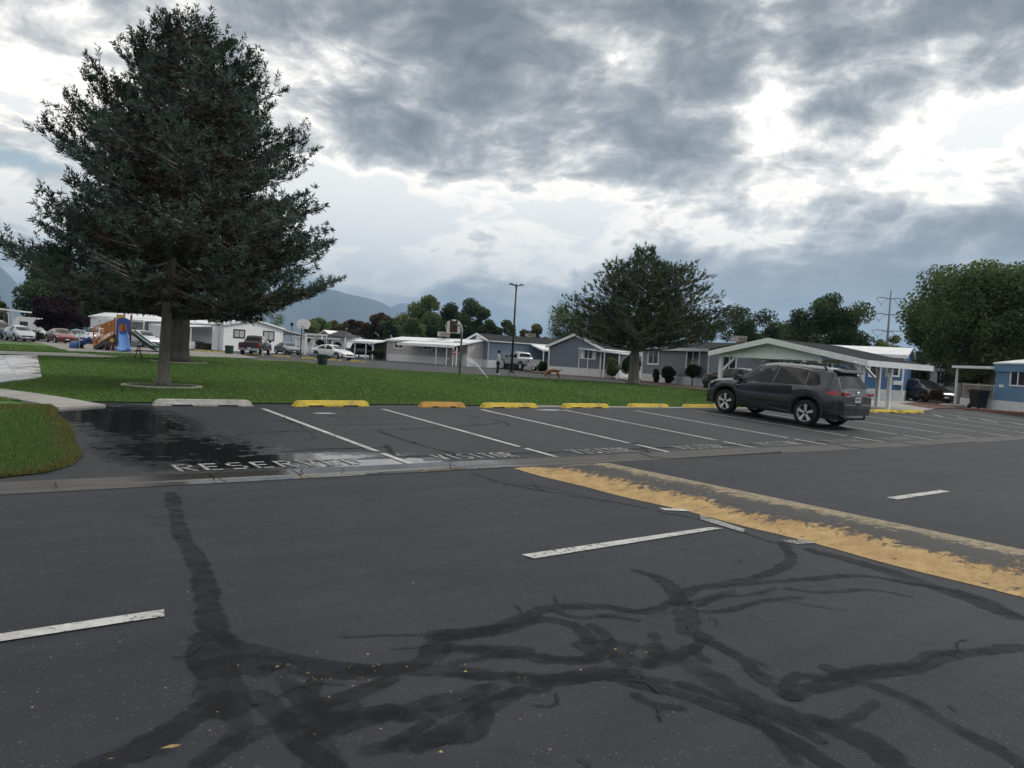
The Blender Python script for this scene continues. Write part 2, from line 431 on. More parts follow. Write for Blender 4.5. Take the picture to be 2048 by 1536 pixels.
# ------------------------------------------------------------------ lawn
def grassmat(name):
    M, nt, b, pos = posmat(name)
    fine = noise(nt, pos, 22, 4, .75); mid = noise(nt, pos, 2.2, 5, .6); big = noise(nt, pos, .28, 4, .6)
    k = (fine - .5) * .8 + (mid - .5) * .5 + (big - .5) * .7 + .5
    c = ramp(nt, k.clamp(), [(.1, (.050, .096, .022)), (.5, (.078, .146, .036)), (.9, (.112, .184, .052))])
    br = noise(nt, pos, .8, 5, .7).step(.58, .74)
    c = mixc(nt, br * .6, c, (.11, .095, .035))
    nt.links.new(c, b.inputs['Base Color']); b.inputs['Roughness'].default_value = .8; b.inputs['Specular IOR Level'].default_value = .2
    bumpn(nt, fine + mid * .6, 1.0, .03, b); return M
M_LAWN = grassmat('lawn_turf')
M_BLADE = leafmat('grass_blade', (.066, .130, .030), (.136, .220, .060), .25, .6)
M_DRYBLADE = leafmat('dry_blade', (.10, .085, .028), (.24, .19, .075), .2, .8)
lawn_pts = [lot(-14.45, 6.85), lot(8.6, 6.95), lot(13.5, 11), at(1425, 783), at(1300, 771), at(1200, 764), at(1080, 757), at(940, 749), at(800, 741), at(660, 731),
            at(600, 723.5), at(523, 721.5), at(460, 716), at(380, 713), at(315, 709), at(232, 706), at(138, 703), at(81, 687), at(0, 683), at(-250, 670), at(-420, 790), lot(-22, 6.85)]
lawn = sheet('lawn', [p + Vector((0, 0, .022)) for p in lawn_pts], M_LAWN)
verge_pts = [lot(-14.20, 6.0), lot(-14.25, 4.6), lot(-14.22, 3.4), lot(-14.35, 2.2), lot(-14.38, 1.3), lot(-14.55, .75), lot(-14.85, .36), lot(-15.4, .16), lot(-17.5, .10), lot(-22, .10), lot(-22, 6.0)]
verge = sheet('grass_verge', [p + Vector((0, 0, .014)) for p in verge_pts], M_LAWN)
verge2 = sheet('grass_verge', [lot(-22, 6.0, .014), lot(-14.2, 6.0, .014), lot(-14.3, 6.1, .014), lot(-14.85, 7.05, .014), lot(-22, 7.05, .014)], M_LAWN)

def inpoly(x, y, poly):
    px = np.array([p[0] for p in poly]); py = np.array([p[1] for p in poly]); c = np.zeros(len(x), bool); j = len(px) - 1
    for i in range(len(px)):
        hit = ((py[i] > y) != (py[j] > y)) & (x < (px[j] - px[i]) * (y - py[i]) / (py[j] - py[i] + 1e-12) + px[i]); c ^= hit; j = i
    return c
def dist_edge(x, y, poly):
    d = np.full(len(x), 1e9); n = len(poly)
    for i in range(n):
        a = np.array(poly[i][:2]); b = np.array(poly[(i + 1) % n][:2]); ab = b - a
        t = np.clip(((x - a[0]) * ab[0] + (y - a[1]) * ab[1]) / (ab @ ab + 1e-9), 0, 1)
        d = np.minimum(d, np.hypot(x - a[0] - t * ab[0], y - a[1] - t * ab[1]))
    return d
def zgv(x, y):
    v = (x - P0.x) * N2.x + (y - P0.y) * N2.y
    return np.clip(v * LOT_S, 0, FAR_Z)
def blades(n, poly, hmin, hmax, dmax, wfac, avoid=(), edge_dry=False):
    xs = [p[0] for p in poly]; ys = [p[1] for p in poly]
    X, Y = [], []; tot = 0
    while tot < n:
        # more blades near, fewer far
        d = dmax[0] * (dmax[1] / dmax[0]) ** rng.random(400000); a = rng.uniform(-.72, .55, 400000)
        x = d * np.sin(a); y = d * np.cos(a); ok = inpoly(x, y, poly)
        for av in avoid: ok &= ~inpoly(x, y, av)
        X.append(x[ok]); Y.append(y[ok]); tot += ok.sum()
    x = np.concatenate(X)[:n]; y = np.concatenate(Y)[:n]; d = np.hypot(x, y)
    w = wfac * d; h = rng.uniform(hmin, hmax, n); ang = rng.uniform(0, 6.283, n); lean = rng.normal(0, .45, (n, 2)) * h[:, None]
    z = zgv(x, y) + .010
    b0 = np.stack([x - np.cos(ang) * w, y - np.sin(ang) * w, z], -1); b1 = np.stack([x + np.cos(ang) * w, y + np.sin(ang) * w, z], -1)
    tp = np.stack([x + lean[:, 0], y + lean[:, 1], z + h], -1)
    V = np.stack([b0, b1, tp], 1).reshape(-1, 3); F = np.arange(3 * n).reshape(n, 3)
    t = np.clip(rng.normal(.45, .22, n) + .15 * np.sin(x * .9 + y * .35), 0, 1)
    return V, F, t, x, y
path_px = [(-260, 752), (0, 780), (90, 792), (170, 805), (215, 812), (200, 818), (110, 816), (100, 812), (0, 797), (-260, 765)]
apron_px = [(-260, 716), (75, 712), (80, 735), (84, 755), (70, 763), (0, 769), (-260, 790)]
walk_px = [(-200, 697), (0, 703), (150, 707.5), (215, 712), (240, 715), (190, 716), (70, 711.5), (0, 709.5), (-200, 705)]
avoid = [[at(*p) for p in q] for q in (path_px, apron_px, walk_px)]
V, F, t, x, y = blades(230000, [p for p in lawn_pts], .03, .065, (12, 66), .00065, avoid)
tag(link('lawn_grass', np_mesh('lawn_grass', V, F, t), M_BLADE), 'mown green grass covering the park lawn', 'grass', kind='stuff')
V, F, t, x, y = blades(70000, verge_pts, .025, .055, (6.5, 22), .0007, avoid)
ed = dist_edge(x, y, verge_pts[:10]); dry = rng.random(len(ed)) < .75 * np.exp(-(ed / .22) ** 2)
tag(link('verge_grass', np_mesh('verge_grass', V, F[~dry], t[~dry]), M_BLADE), 'green grass on the verge beside the wet stall', 'grass', kind='stuff')
tag(link('dry_verge_grass', np_mesh('dry_verge_grass', V, F[dry], t[dry]), M_DRYBLADE), 'dry yellowed grass along the verge edge', 'grass', kind='stuff')

# ------------------------------------------------------------------ paths
def slabs(name, left, right, n, m_, h=.035, gap=.006):
    """path of cast slabs between two pixel edges"""
    Lp = [at(*p) for p in left]; Rp = [at(*p) for p in right]
    def pl(P, t):
        s = [0]
        for a, b in zip(P, P[1:]): s.append(s[-1] + (b - a).length)
        d = t * s[-1]
        for i in range(len(P) - 1):
            if d <= s[i + 1] + 1e-9: return P[i].lerp(P[i + 1], (d - s[i]) / max(s[i + 1] - s[i], 1e-9))
        return P[-1]
    root = tag(empty(name, Lp[0]), kind='structure')
    for i in range(n):
        a, b = i / n, (i + 1) / n - gap / n * 2
        q = [pl(Lp, a), pl(Rp, a), pl(Rp, b), pl(Lp, b)]
        q = [p - root.location + Vector((0, 0, random.uniform(-.002, .002))) for p in q]; mb = MB()
        mb.add([p + Vector((0, 0, -.06)) for p in q] + [p + Vector((0, 0, h)) for p in q], [(7, 6, 5, 4), (0, 1, 5, 4), (1, 2, 6, 5), (2, 3, 7, 6), (3, 0, 4, 7)])
        mb.build('slab', m_, root)
slabs('sidewalk', [(-260, 752), (0, 780), (90, 792), (170, 805), (212, 813)], [(-260, 765), (0, 797), (70, 808), (104, 814), (118, 819)], 7, M_CONC, .034)
slabs('sidewalk', [(-260, 716), (0, 712.5), (75, 712)], [(-260, 790), (0, 769), (84, 757)], 4, M_CONC_WET, .045)
slabs('sidewalk', [(-200, 697), (0, 703), (150, 707.5), (212, 712), (236, 714.6)], [(-200, 705), (0, 709.5), (70, 711.5), (190, 715.5), (238, 715.6)], 12, M_CONC, .034)
sheet('playground_pad', [at(*p, .03) for p in ((60, 685), (81, 687), (138, 703), (232, 706.5), (315, 709.5), (400, 714), (466, 716), (520, 718), (470, 707), (380, 702), (200, 690), (100, 683))], M_GRAVEL)
sheet('driveway', [at(*p, .02) for p in ((1700, 822), (1850, 822), (1900, 812), (1800, 796), (1690, 800))], M_CONC)
sheet('mulch_bed', [at(*p, .03) for p in ((1800, 808), (1860, 818), (1925, 818), (1945, 812), (1900, 806), (1850, 803))], M_MULCH)
sheet('mulch_bed', [at(*p, .01) for p in ((935, 731), (1012, 738), (1020, 737), (1030, 742), (1095, 748), (1092, 744), (975, 735))], M_MULCH)
sheet('mulch_bed', [at(*p, .01) for p in ((1100, 746), (1200, 752), (1285, 760), (1405, 775), (1400, 779), (1280, 764), (1200, 756), (1100, 750))], M_MULCH)

# ------------------------------------------------------------------ paint and tar on the asphalt
def paintmat(name, col, worn=.5, scale=28):
    M, nt, b, pos = posmat(name)
    f = noise(nt, pos, scale, 6, .75); g = noise(nt, pos, 2.5, 3, .6)
    a = ((f - .5) * 3.2 + (g - .5) * 1.2 + .62).step(worn - .35, worn + .05)
    tr = nt.nodes.new('ShaderNodeBsdfTransparent'); mx = nt.nodes.new('ShaderNodeMixShader')
    c = mixc(nt, noise(nt, pos, 6, 5, .7).step(.3, .75), tuple(x * .62 for x in col), col)
    nt.links.new(c, b.inputs['Base Color']); b.inputs['Roughness'].default_value = .6
    nt.links.new((a * .97).s, mx.inputs[0]); nt.links.new(tr.outputs[0], mx.inputs[1]); nt.links.new(b.outputs[0], mx.inputs[2])
    nt.links.new(mx.outputs[0], nt.nodes['Material Output'].inputs[0]); return M
M_PAINT = paintmat('white_line_paint', (.56, .56, .54), .47)
M_PAINT_FAINT = paintmat('faded_and_glare_paint', (.30, .30, .29), .62)
M_LETTER = paintmat('stencil_paint', (.40, .40, .39), .62, 40)
def tarmat(name, col):
    M, nt, b, pos = posmat(name)
    at_ = nt.nodes.new('ShaderNodeAttribute'); at_.attribute_name = 'edge'; e = S(nt, at_.outputs['Fac'])
    f = noise(nt, pos, 9, 6, .7, .3); g = noise(nt, pos, 1.6, 4, .6)
    blot = noise(nt, pos, 4.5, 6, .75, .4)
    a = (e * 1.0 + (f - .5) * .9 + (g - .5) * .6).step(.30, .50) * ((g - .5) * .9 + (f - .5) * .7 + blot.step(.50, .66) * .36 + .38).clamp()
    fine = noise(nt, pos, 95, 2, .7)
    c = mixc(nt, fine, tuple(x * .6 for x in col), tuple(x * 1.5 for x in col)); nt.links.new(c, b.inputs['Base Color'])
    b.inputs['Roughness'].default_value = .85; b.inputs['Specular IOR Level'].default_value = .25
    bumpn(nt, fine, .8, .006, b)
    tr = nt.nodes.new('ShaderNodeBsdfTransparent'); mx = nt.nodes.new('ShaderNodeMixShader')
    nt.links.new(a.s, mx.inputs[0]); nt.links.new(tr.outputs[0], mx.inputs[1]); nt.links.new(b.outputs[0], mx.inputs[2])
    nt.links.new(mx.outputs[0], nt.nodes['Material Output'].inputs[0]); return M
M_TAR = tarmat('crack_sealer', (.0120, .0132, .0156))
M_CRACK = mat('crack_void', (.006, .006, .007), .9, .2)
def catmull(P, k=8):
    P = [P[0] * 2 - P[1]] + P + [P[-1] * 2 - P[-2]]; out = []
    for i in range(1, len(P) - 2):
        for j in range(k):
            t = j / k; a, b, c, d = P[i - 1], P[i], P[i + 1], P[i + 2]
            out.append(.5 * ((2 * b) + (c - a) * t + (2 * a - 5 * b + 4 * c - d) * t * t + (3 * b - a - 3 * c + d) * t ** 3))
    return out + [P[-2]]
tar_n = [0]
def strip_mesh(pts3, widths, z, m_, name, parent, jitter=.25):
    """soft-edged ribbon lying on the ground"""
    n = len(pts3); V, F, E = [], [], []
    cross = (-1.25, -.75, -.4, 0, .4, .75, 1.25); ed = (0, .42, .85, 1, .85, .42, 0); ph = random.uniform(0, 6)
    for i, p in enumerate(pts3):
        t = pts3[min(i + 1, n - 1)] - pts3[max(i - 1, 0)]; t.z = 0; t.normalize(); s = Vector((-t.y, t.x, 0))
        w = widths[i] / 2
        endf = min(1.0, .3 + i / 2.5, .3 + (n - 1 - i) / 2.5)
        for c, e in zip(cross, ed):
            q = p + s * (c * w * (1 + jitter * .35 * math.sin(i * .6 + ph) + jitter * .2 * math.sin(i * 1.7 + c)))
            V.append((q.x, q.y, zg(q.x, q.y) + z)); E.append(e * endf)
    k = len(cross)
    for i in range(n - 1):
        for j in range(k - 1): F.append((i * k + j, i * k + j + 1, (i + 1) * k + j + 1, (i + 1) * k + j))
    me = bpy.data.meshes.new(name); me.from_pydata(V, [], F); me.update()
    a = me.attributes.new('edge', 'FLOAT', 'POINT'); a.data.foreach_set('value', E)
    o = link(name, me, m_, parent); return o
def tar(px, w, parent=None, k=7):
    P = catmull([at(*p) for p in px], k); tar_n[0] += 1
    n = len(P); W = [(w[0] + (w[1] - w[0]) * i / (n - 1)) for i in range(n)] if isinstance(w, tuple) else [w] * n
    strip_mesh(P, W, .0015 + .00008 * tar_n[0], M_TAR, 'crack_seal', parent or road)
TAR = [([(338, 984), (346, 1000), (356, 1045), (368, 1080), (392, 1118), (408, 1160), (414, 1200), (424, 1245), (445, 1285)], (.22, .26)),
 ([(425, 1260), (430, 1320), (445, 1380), (470, 1440)], (.42, .36)), ([(380, 1345), (430, 1335), (500, 1330), (560, 1340)], .46),
 ([(440, 1280), (520, 1302), (600, 1322), (700, 1337), (790, 1338), (860, 1318), (880, 1285), (905, 1270)], (.20, .26)),
 ([(470, 1385), (400, 1425), (330, 1470), (250, 1512), (140, 1550)], .26), ([(500, 1380), (560, 1435), (605, 1485), (690, 1560)], .22),
 ([(380, 1540), (480, 1480), (570, 1450), (700, 1432), (820, 1418)], .20), ([(560, 1440), (640, 1410), (720, 1385), (800, 1350)], .20),
 ([(840, 1278), (960, 1264), (1040, 1240), (1100, 1216), (1200, 1213), (1290, 1224), (1345, 1204), (1385, 1180), (1445, 1170), (1530, 1150), (1582, 1120), (1562, 1082)], (.20, .18)),
 ([(900, 1275), (1000, 1262), (1080, 1240), (1150, 1252), (1185, 1290)], .18), ([(1258, 1138), (1320, 1158), (1352, 1190), (1372, 1232), (1376, 1275)], (.14, .34)),
 ([(880, 1292), (960, 1302), (1050, 1312), (1150, 1322), (1240, 1308), (1300, 1330), (1400, 1290)], .20), ([(690, 1342), (850, 1340), (1000, 1352), (1100, 1362), (1200, 1346), (1290, 1348)], .24),
 ([(1060, 1375), (1000, 1400), (930, 1440), (860, 1480), (700, 1505)], .20), ([(590, 1485), (720, 1442), (850, 1412), (1010, 1368)], .22),
 ([(1285, 1285), (1380, 1330), (1450, 1372), (1540, 1420), (1650, 1452), (1750, 1492), (1810, 1550)], (.30, .26)), ([(1200, 1350), (1290, 1370), (1400, 1402), (1500, 1442), (1600, 1492), (1690, 1550)], .18),
 ([(1150, 1300), (1220, 1290), (1280, 1300)], .30),
 ([(1640, 1328), (1700, 1350), (1800, 1342), (1850, 1330), (1900, 1312), (1990, 1300), (2060, 1293)], .20), ([(1690, 1355), (1800, 1392), (1900, 1450), (2000, 1502), (2070, 1545)], .18),
 ([(1560, 1395), (1640, 1372), (1710, 1360)], .22), ([(1380, 1222), (1450, 1222), (1530, 1202), (1610, 1195)], .12), ([(1440, 1172), (1600, 1160), (1720, 1152), (1850, 1172), (1950, 1192), (2060, 1245)], .16),
 ([(1600, 1095), (1750, 1135), (1900, 1185), (2060, 1245)], .30), ([(600, 1470), (640, 1500), (650, 1545)], .30),
 ([(940, 945), (1000, 965), (1100, 985), (1200, 1000), (1310, 1020)], .10), ([(1000, 968), (1090, 975), (1180, 995)], .07), ([(1310, 1022), (1420, 1045), (1560, 1090)], .10),
 ([(700, 1400), (660, 1440), (620, 1470)], .30)]
TAR = [(p, tuple(q * .72 for q in w) if isinstance(w, tuple) else w * .70) for p, w in TAR]
TAR += [([(844, 1274), (868, 1267), (919, 1264), (964, 1259), (1022, 1250)], .10), ([(882, 1305), (919, 1298), (970, 1295), (1022, 1298), (1073, 1302)], .09), ([(892, 1329), (953, 1319), (1005, 1312), (1073, 1312), (1141, 1319), (1193, 1315)], .08),
 ([(871, 1349), (970, 1353), (1056, 1353), (1124, 1356), (1193, 1353), (1261, 1339)], .10), ([(741, 1435), (817, 1431), (902, 1421), (970, 1397), (1039, 1383), (1107, 1373)], .12), ([(755, 1503), (817, 1469), (871, 1438)], .08),
 ([(817, 1507), (885, 1479), (947, 1472), (970, 1435), (964, 1414)], .10), ([(1175, 1247), (1210, 1271), (1227, 1312), (1261, 1336)], .10), ([(1305, 1264), (1316, 1301), (1288, 1336)], .10), ([(1261, 1387), (1312, 1411), (1377, 1418)], .08), ([(1278, 1356), (1346, 1366), (1380, 1380)], .08),
 ([(1348, 1363), (1416, 1387), (1502, 1421), (1587, 1455), (1656, 1489)], .09), ([(1382, 1271), (1468, 1308), (1519, 1353), (1560, 1380), (1604, 1401)], .11), ([(1563, 1383), (1594, 1353), (1656, 1356), (1724, 1339), (1826, 1329), (1861, 1308), (1929, 1305)], .10),
 ([(1390, 1215), (1440, 1195), (1500, 1190), (1560, 1175)], .07), ([(1560, 1175), (1640, 1185), (1740, 1180), (1830, 1195)], .07), ([(1340, 1210), (1400, 1200), (1470, 1182)], .08), ([(560, 1345), (600, 1400), (640, 1420)], .12), ([(640, 1350), (620, 1390), (660, 1430)], .10),
 ([(450, 1400), (480, 1450), (450, 1500)], .14), ([(520, 1330), (600, 1345), (680, 1352), (780, 1350)], .09), ([(1100, 1218), (1150, 1235), (1220, 1232), (1290, 1245)], .07), ([(1420, 1270), (1390, 1300), (1420, 1330)], .09), ([(1640, 1450), (1700, 1440), (1760, 1400)], .08), ([(1480, 1420), (1540, 1460), (1600, 1536)], .10)]
for px, w in TAR: tar(px, w)
LOTTAR = [([(560, 905), (640, 899), (745, 896), (790, 894)], .09), ([(560, 925), (745, 917), (900, 911), (1100, 905), (1300, 897), (1500, 889), (1700, 882)], .14),
 ([(758, 863), (790, 874), (850, 893), (920, 911)], .12), ([(650, 850), (740, 849), (830, 848)], .07), ([(735, 862), (800, 859), (880, 856), (950, 851), (1010, 846)], .08), ([(772, 888), (782, 905), (796, 917)], .12),
 ([(910, 828), (950, 834), (1000, 842), (1020, 852)], .10), ([(1000, 832), (1080, 840), (1140, 850)], .06), ([(1150, 868), (1200, 876)], .07), ([(540, 840), (600, 846), (640, 858)], .09), ([(640, 828), (700, 838), (780, 842)], .07),
 ([(470, 870), (560, 864), (650, 862)], .06), ([(1270, 885), (1290, 900), (1300, 908)], .12), ([(1150, 896), (1170, 910)], .10), ([(1350, 888), (1372, 899)], .08)]
for px, w in LOTTAR: tar(px, w, parking, 6)
def crack(px, parent, w=.012):
    P = [at(*p) for p in px]; out = []
    for a, b in zip(P, P[1:]):
        for j in range(6):
            q = a.lerp(b, j / 6); d = (b - a).length * .05
            out.append(q + Vector((random.uniform(-d, d), random.uniform(-d, d), 0)))
    out.append(P[-1]); n = len(out); tar_n[0] += 1; V, F = [], []
    for i, p in enumerate(out):
        t = out[min(i + 1, n - 1)] - out[max(i - 1, 0)]; t.z = 0; t.normalize(); s = Vector((-t.y, t.x, 0)); ww = w * random.uniform(.25, .6) * (0.25 if i in (0, n - 1) else 1)
        for c in (-1, 1):
            q = p + s * c * ww; V.append((q.x, q.y, zg(q.x, q.y) + .0020 + .00008 * tar_n[0]))
    F = [(2 * i, 2 * i + 1, 2 * i + 3, 2 * i + 2) for i in range(n - 1)]
    me = bpy.data.meshes.new('crack'); me.from_pydata(V, [], F); link('crack', me, M_CRACK, parent)
for px in ([(680, 1275), (760, 1272), (840, 1270)], [(775, 1300), (830, 1297), (880, 1285)], [(1028, 1210), (1045, 1225)], [(1108, 1192), (1115, 1207)], [(550, 1398), (590, 1375), (640, 1368), (690, 1370)], [(385, 1395), (392, 1380), (397, 1370)],
           [(340, 1318), (380, 1312), (405, 1285)], [(500, 1412), (525, 1408)], [(360, 1480), (320, 1508)], [(280, 1530), (310, 1498)], [(1375, 1250), (1379, 1262)], [(1320, 1390), (1290, 1365), (1250, 1362)], [(1110, 1385), (1118, 1405), (1100, 1415), (1060, 1410)],
           [(1315, 1410), (1322, 1445)], [(1915, 1285), (1917, 1303)], [(1905, 1288), (1940, 1280)], [(1500, 1315), (1535, 1335)], [(1510, 1345), (1560, 1360)], [(1470, 1128), (1485, 1120)], [(1700, 1222), (1640, 1215), (1560, 1200)], [(1895, 1410), (1915, 1425)], [(1155, 1520), (1185, 1536)],
           [(1400, 1232), (1435, 1242), (1430, 1255)], [(1230, 1226), (1320, 1216)], [(310, 1035), (340, 1036)], [(300, 1050), (342, 1052)], [(1060, 960), (1090, 985)], [(1990, 1230), (2040, 1240)]):
    crack(px, road)
for px in ([(425, 948), (432, 958), (450, 968)], [(600, 940), (608, 952)], [(895, 926), (910, 936), (930, 938)], [(110, 968), (112, 980)], [(1215, 912), (1240, 919)], [(683, 940), (690, 946)]):
    crack(px, gutter, .02)
for o in list(gutter.children):
    if o.name.startswith('crack'): o.location = -gutter.location + Vector((0, 0, .012))
for px in ([(700, 834), (760, 836), (800, 838)], [(860, 830), (930, 838), (960, 850)], [(960, 828), (1020, 838)], [(600, 880), (690, 870), (760, 868)], [(560, 832), (600, 852), (625, 875)]):
    crack(px, parking, .02)

def pquad(name, q, m_, parent, dz=.0085, sub=6):
    """painted mark: four ground points, subdivided so that it follows the ground"""
    a, b, c, d = q; V = []
    for i in range(sub + 1):
        t = i / sub
        for p in (a.lerp(b, t), d.lerp(c, t)): V.append((p.x, p.y, zg(p.x, p.y) + dz))
    mb = MB().add(V, [(2 * i, 2 * i + 1, 2 * i + 3, 2 * i + 2) for i in range(sub)])
    return mb.build(name, m_, parent)
for k in range(13):
    uc = -10.66 + 2.645 * k; v0 = -.02 if k < 9 else -.02
    jit = random.uniform(-.02, .02)
    pquad('stall_line', [lot(uc - .05, 5.8 + jit), lot(uc - .05, .95), lot(uc + .05, .95), lot(uc + .05, 5.8 + jit)], M_PAINT, parking, sub=10)
    pquad('stall_line', [lot(uc - .045, .78), lot(uc - .045, v0 + .02), lot(uc + .055, v0 + .02), lot(uc + .055, .78)], M_PAINT, parking)
pquad('lane_dash', [at(1773, 996), at(1880, 981), at(1901, 984), at(1796, 1000)], M_PAINT, road)
for ua in (-27, -22.6, 4.6, 9.0, 13.4, 17.8, 22.2):
    pquad('lane_dash', [lot(ua, -4.42), lot(ua + 2.2, -4.42), lot(ua + 2.2, -4.32), lot(ua, -4.32)], M_PAINT, road)
pquad('lane_dash', [at(1043, 1111), at(1418, 1056), at(1446, 1058), at(1068, 1119)], M_PAINT, road)
pquad('lane_dash', [at(-330, 1320), at(328, 1221), at(329, 1235), at(-330, 1337)], M_PAINT, road)
pquad('faded_mark', [at(1318, 1017), at(1404, 1020), at(1404, 1024.5), at(1330, 1022)], M_PAINT, road)
pquad('faded_mark', [at(1560, 1082), at(1640, 1080), at(1658, 1086), at(1590, 1090)], M_PAINT_FAINT, road)
pquad('faded_mark', [at(1400, 1030), at(1490, 1060), at(1486, 1066), at(1400, 1040)], M_PAINT_FAINT, road)
pquad('faded_mark', [at(1700, 1035), at(1860, 1064), at(1860, 1068), at(1700, 1040)], M_PAINT_FAINT, road)
for k, (a, b) in enumerate((((1866, 829), (1886, 834)), ((1914, 834), (1936, 839)), ((1962, 839), (1996, 846)), ((2026, 847), (2060, 853)))):
    A, B = at(*a), at(*b); s = (B - A).cross(Vector((0, 0, 1))).normalized() * .06
    pquad('stall_line', [A - s, B - s, B + s, A + s], M_PAINT, parking)

GLY = {'V': [((.02, 1), (.26, .06)), ((.58, 1), (.34, .06))], 'I': [((.30, 0), (.30, 1))], 'S': [((.55, .93), (.14, .93)), ((.08, .86), (.08, .58)), ((.12, .52), (.48, .50)), ((.52, .42), (.52, .14)), ((.46, .07), (.05, .07))],
       'T': [((.0, .93), (.6, .93)), ((.30, .82), (.30, 0))], 'O': [((.08, .12), (.08, .88)), ((.52, .12), (.52, .88)), ((.16, .93), (.44, .93)), ((.16, .07), (.44, .07))],
       'R': [((.08, 0), (.08, 1)), ((.18, .93), (.46, .93)), ((.52, .86), (.52, .60)), ((.18, .52), (.46, .52)), ((.30, .44), (.56, 0))], 'E': [((.08, 0), (.08, 1)), ((.18, .93), (.55, .93)), ((.18, .52), (.48, .52)), ((.18, .07), (.55, .07))],
       'D': [((.08, 0), (.08, 1)), ((.18, .93), (.40, .93)), ((.52, .80), (.52, .20)), ((.18, .07), (.40, .07))], 'P': [((.08, 0), (.08, 1)), ((.18, .93), (.46, .93)), ((.52, .86), (.52, .60)), ((.18, .52), (.46, .52))]}
def word(mb, txt, fn, pitch, h, th):
    """stroke letters; fn(x, y) gives the 3-D point"""
    for i, ch in enumerate(txt):
        for (a, b) in GLY[ch]:
            A = Vector((i * pitch + a[0] * pitch * 1.22, a[1] * h)); B = Vector((i * pitch + b[0] * pitch * 1.22, b[1] * h))
            d = (B - A).normalized(); s = Vector((-d.y, d.x)) * th / 2
            mb.add([fn(*(A + s)), fn(*(A - s)), fn(*(B - s)), fn(*(B + s))], [(0, 1, 2, 3)])
mb = MB(); word(mb, 'RESER', lambda x, y: lot(-13.58 + x, .12 + y, .0095), .30, .40, .050); mb.build('stall_lettering', M_LETTER, parking)
mb = MB(); word(mb, 'VED', lambda x, y: lot(-12.08 + x, .12 + y, .0095), .30, .40, .050); mb.build('stall_lettering', M_PAINT_FAINT, parking)  # last letters faint: the wet glare over them is put into the paint
for k in range(7):
    mb = MB(); u0 = -10.02 + 2.645 * k; word(mb, 'VISITOR', lambda x, y: lot(u0 + x, .13 + y, .0095), .205, .40, .046)
    mb.build('stall_lettering', M_LETTER if k < 4 else M_PAINT_FAINT, parking)

# ------------------------------------------------------------------ speed hump
def humpmat():
    M = bpy.data.materials.new('hump_paint'); M.use_nodes = True; nt = M.node_tree; b = nt.nodes['Principled BSDF']
    tc = nt.nodes.new('ShaderNodeTexCoord'); o = tc.outputs['Object']; x, y, z = xyz(nt, o)
    sc = noise(nt, comb(nt, x * 1.0 + y * .5, y * 1.9, 0.0), 3.4, 9, .74, .5); fine = noise(nt, o, 80, 3, .7); big = noise(nt, o, 1.1, 4, .6)
    chip0 = noise(nt, comb(nt, x * 1.0, y * 2.5, 2.0), 7, 7, .75, .3)
    yel = mixc(nt, noise(nt, o, 5, 6, .7).step(.3, .7), (.34, .21, .075), (.48, .33, .135))
    pale = mixc(nt, chip0.step(.35, .62), (.10, .085, .06), (.34, .27, .17))
    far_side = (x + (sc - .5) * .5).step(.62, .88)
    c = mixc(nt, far_side, yel, pale)
    asp = mixc(nt, fine, (.020, .021, .023), (.060, .060, .060))
    t = (x - .66) / .26
    crest = (t * t * -1.0).exp()
    chip = noise(nt, o, 11, 7, .75, .3)
    wear = (crest * .86 + (sc - .5) * 1.5 + (chip - .5) * 2.6 + (big - .5) * 1.2 + (fine - .5) * .5).step(.24, .60)
    c = mixc(nt, wear, c, asp)
    crk = (noise(nt, comb(nt, x * 2.2, y * 3.0, 4.0), 2.6, 6, .7, 1.2) - .5).abs().step(.010, .0)
    c = mixc(nt, crk * .8, c, (.02, .02, .02))
    nt.links.new(c, b.inputs['Base Color']); b.inputs['Roughness'].default_value = .72
    bumpn(nt, fine * .4 + sc * 1.2 + wear * -.5, .8, .02, b); return M
hump = tag(empty('speed_hump', lot(-9.45, -.72), math.atan2(U2.y, U2.x), 'long yellow painted speed hump worn to bare asphalt on its crest', 'speed hump'))
nx, ny = 28, 130; V = []
for j in range(ny + 1):
    vv = -9.6 * j / ny
    for i in range(nx + 1):
        s = i / nx; xx = s * 1.85; e = min(1.0, -vv / .75) ; e = e * e * (3 - 2 * e)
        zz_ = .12 * math.sin(math.pi * s) ** 1.25 * e
        zz_ += .006 * math.sin(xx * 9 + vv * 3.1) * math.sin(math.pi * s) * e * math.sin(vv * 1.7) + .004
        wob = .035 * math.sin(vv * 1.3) + .02 * math.sin(vv * 4.1 + 1)
        V.append((xx + wob * (1 - s), vv, zz_))
n = nx + 1
MB().add(V, [(j * n + i, (j + 1) * n + i, (j + 1) * n + i + 1, j * n + i + 1) for j in range(ny) for i in range(nx)], True).build('hump', humpmat(), hump)
hump.children[0].data.flip_normals() if hump.children[0].data.polygons[200].normal.z < 0 else None

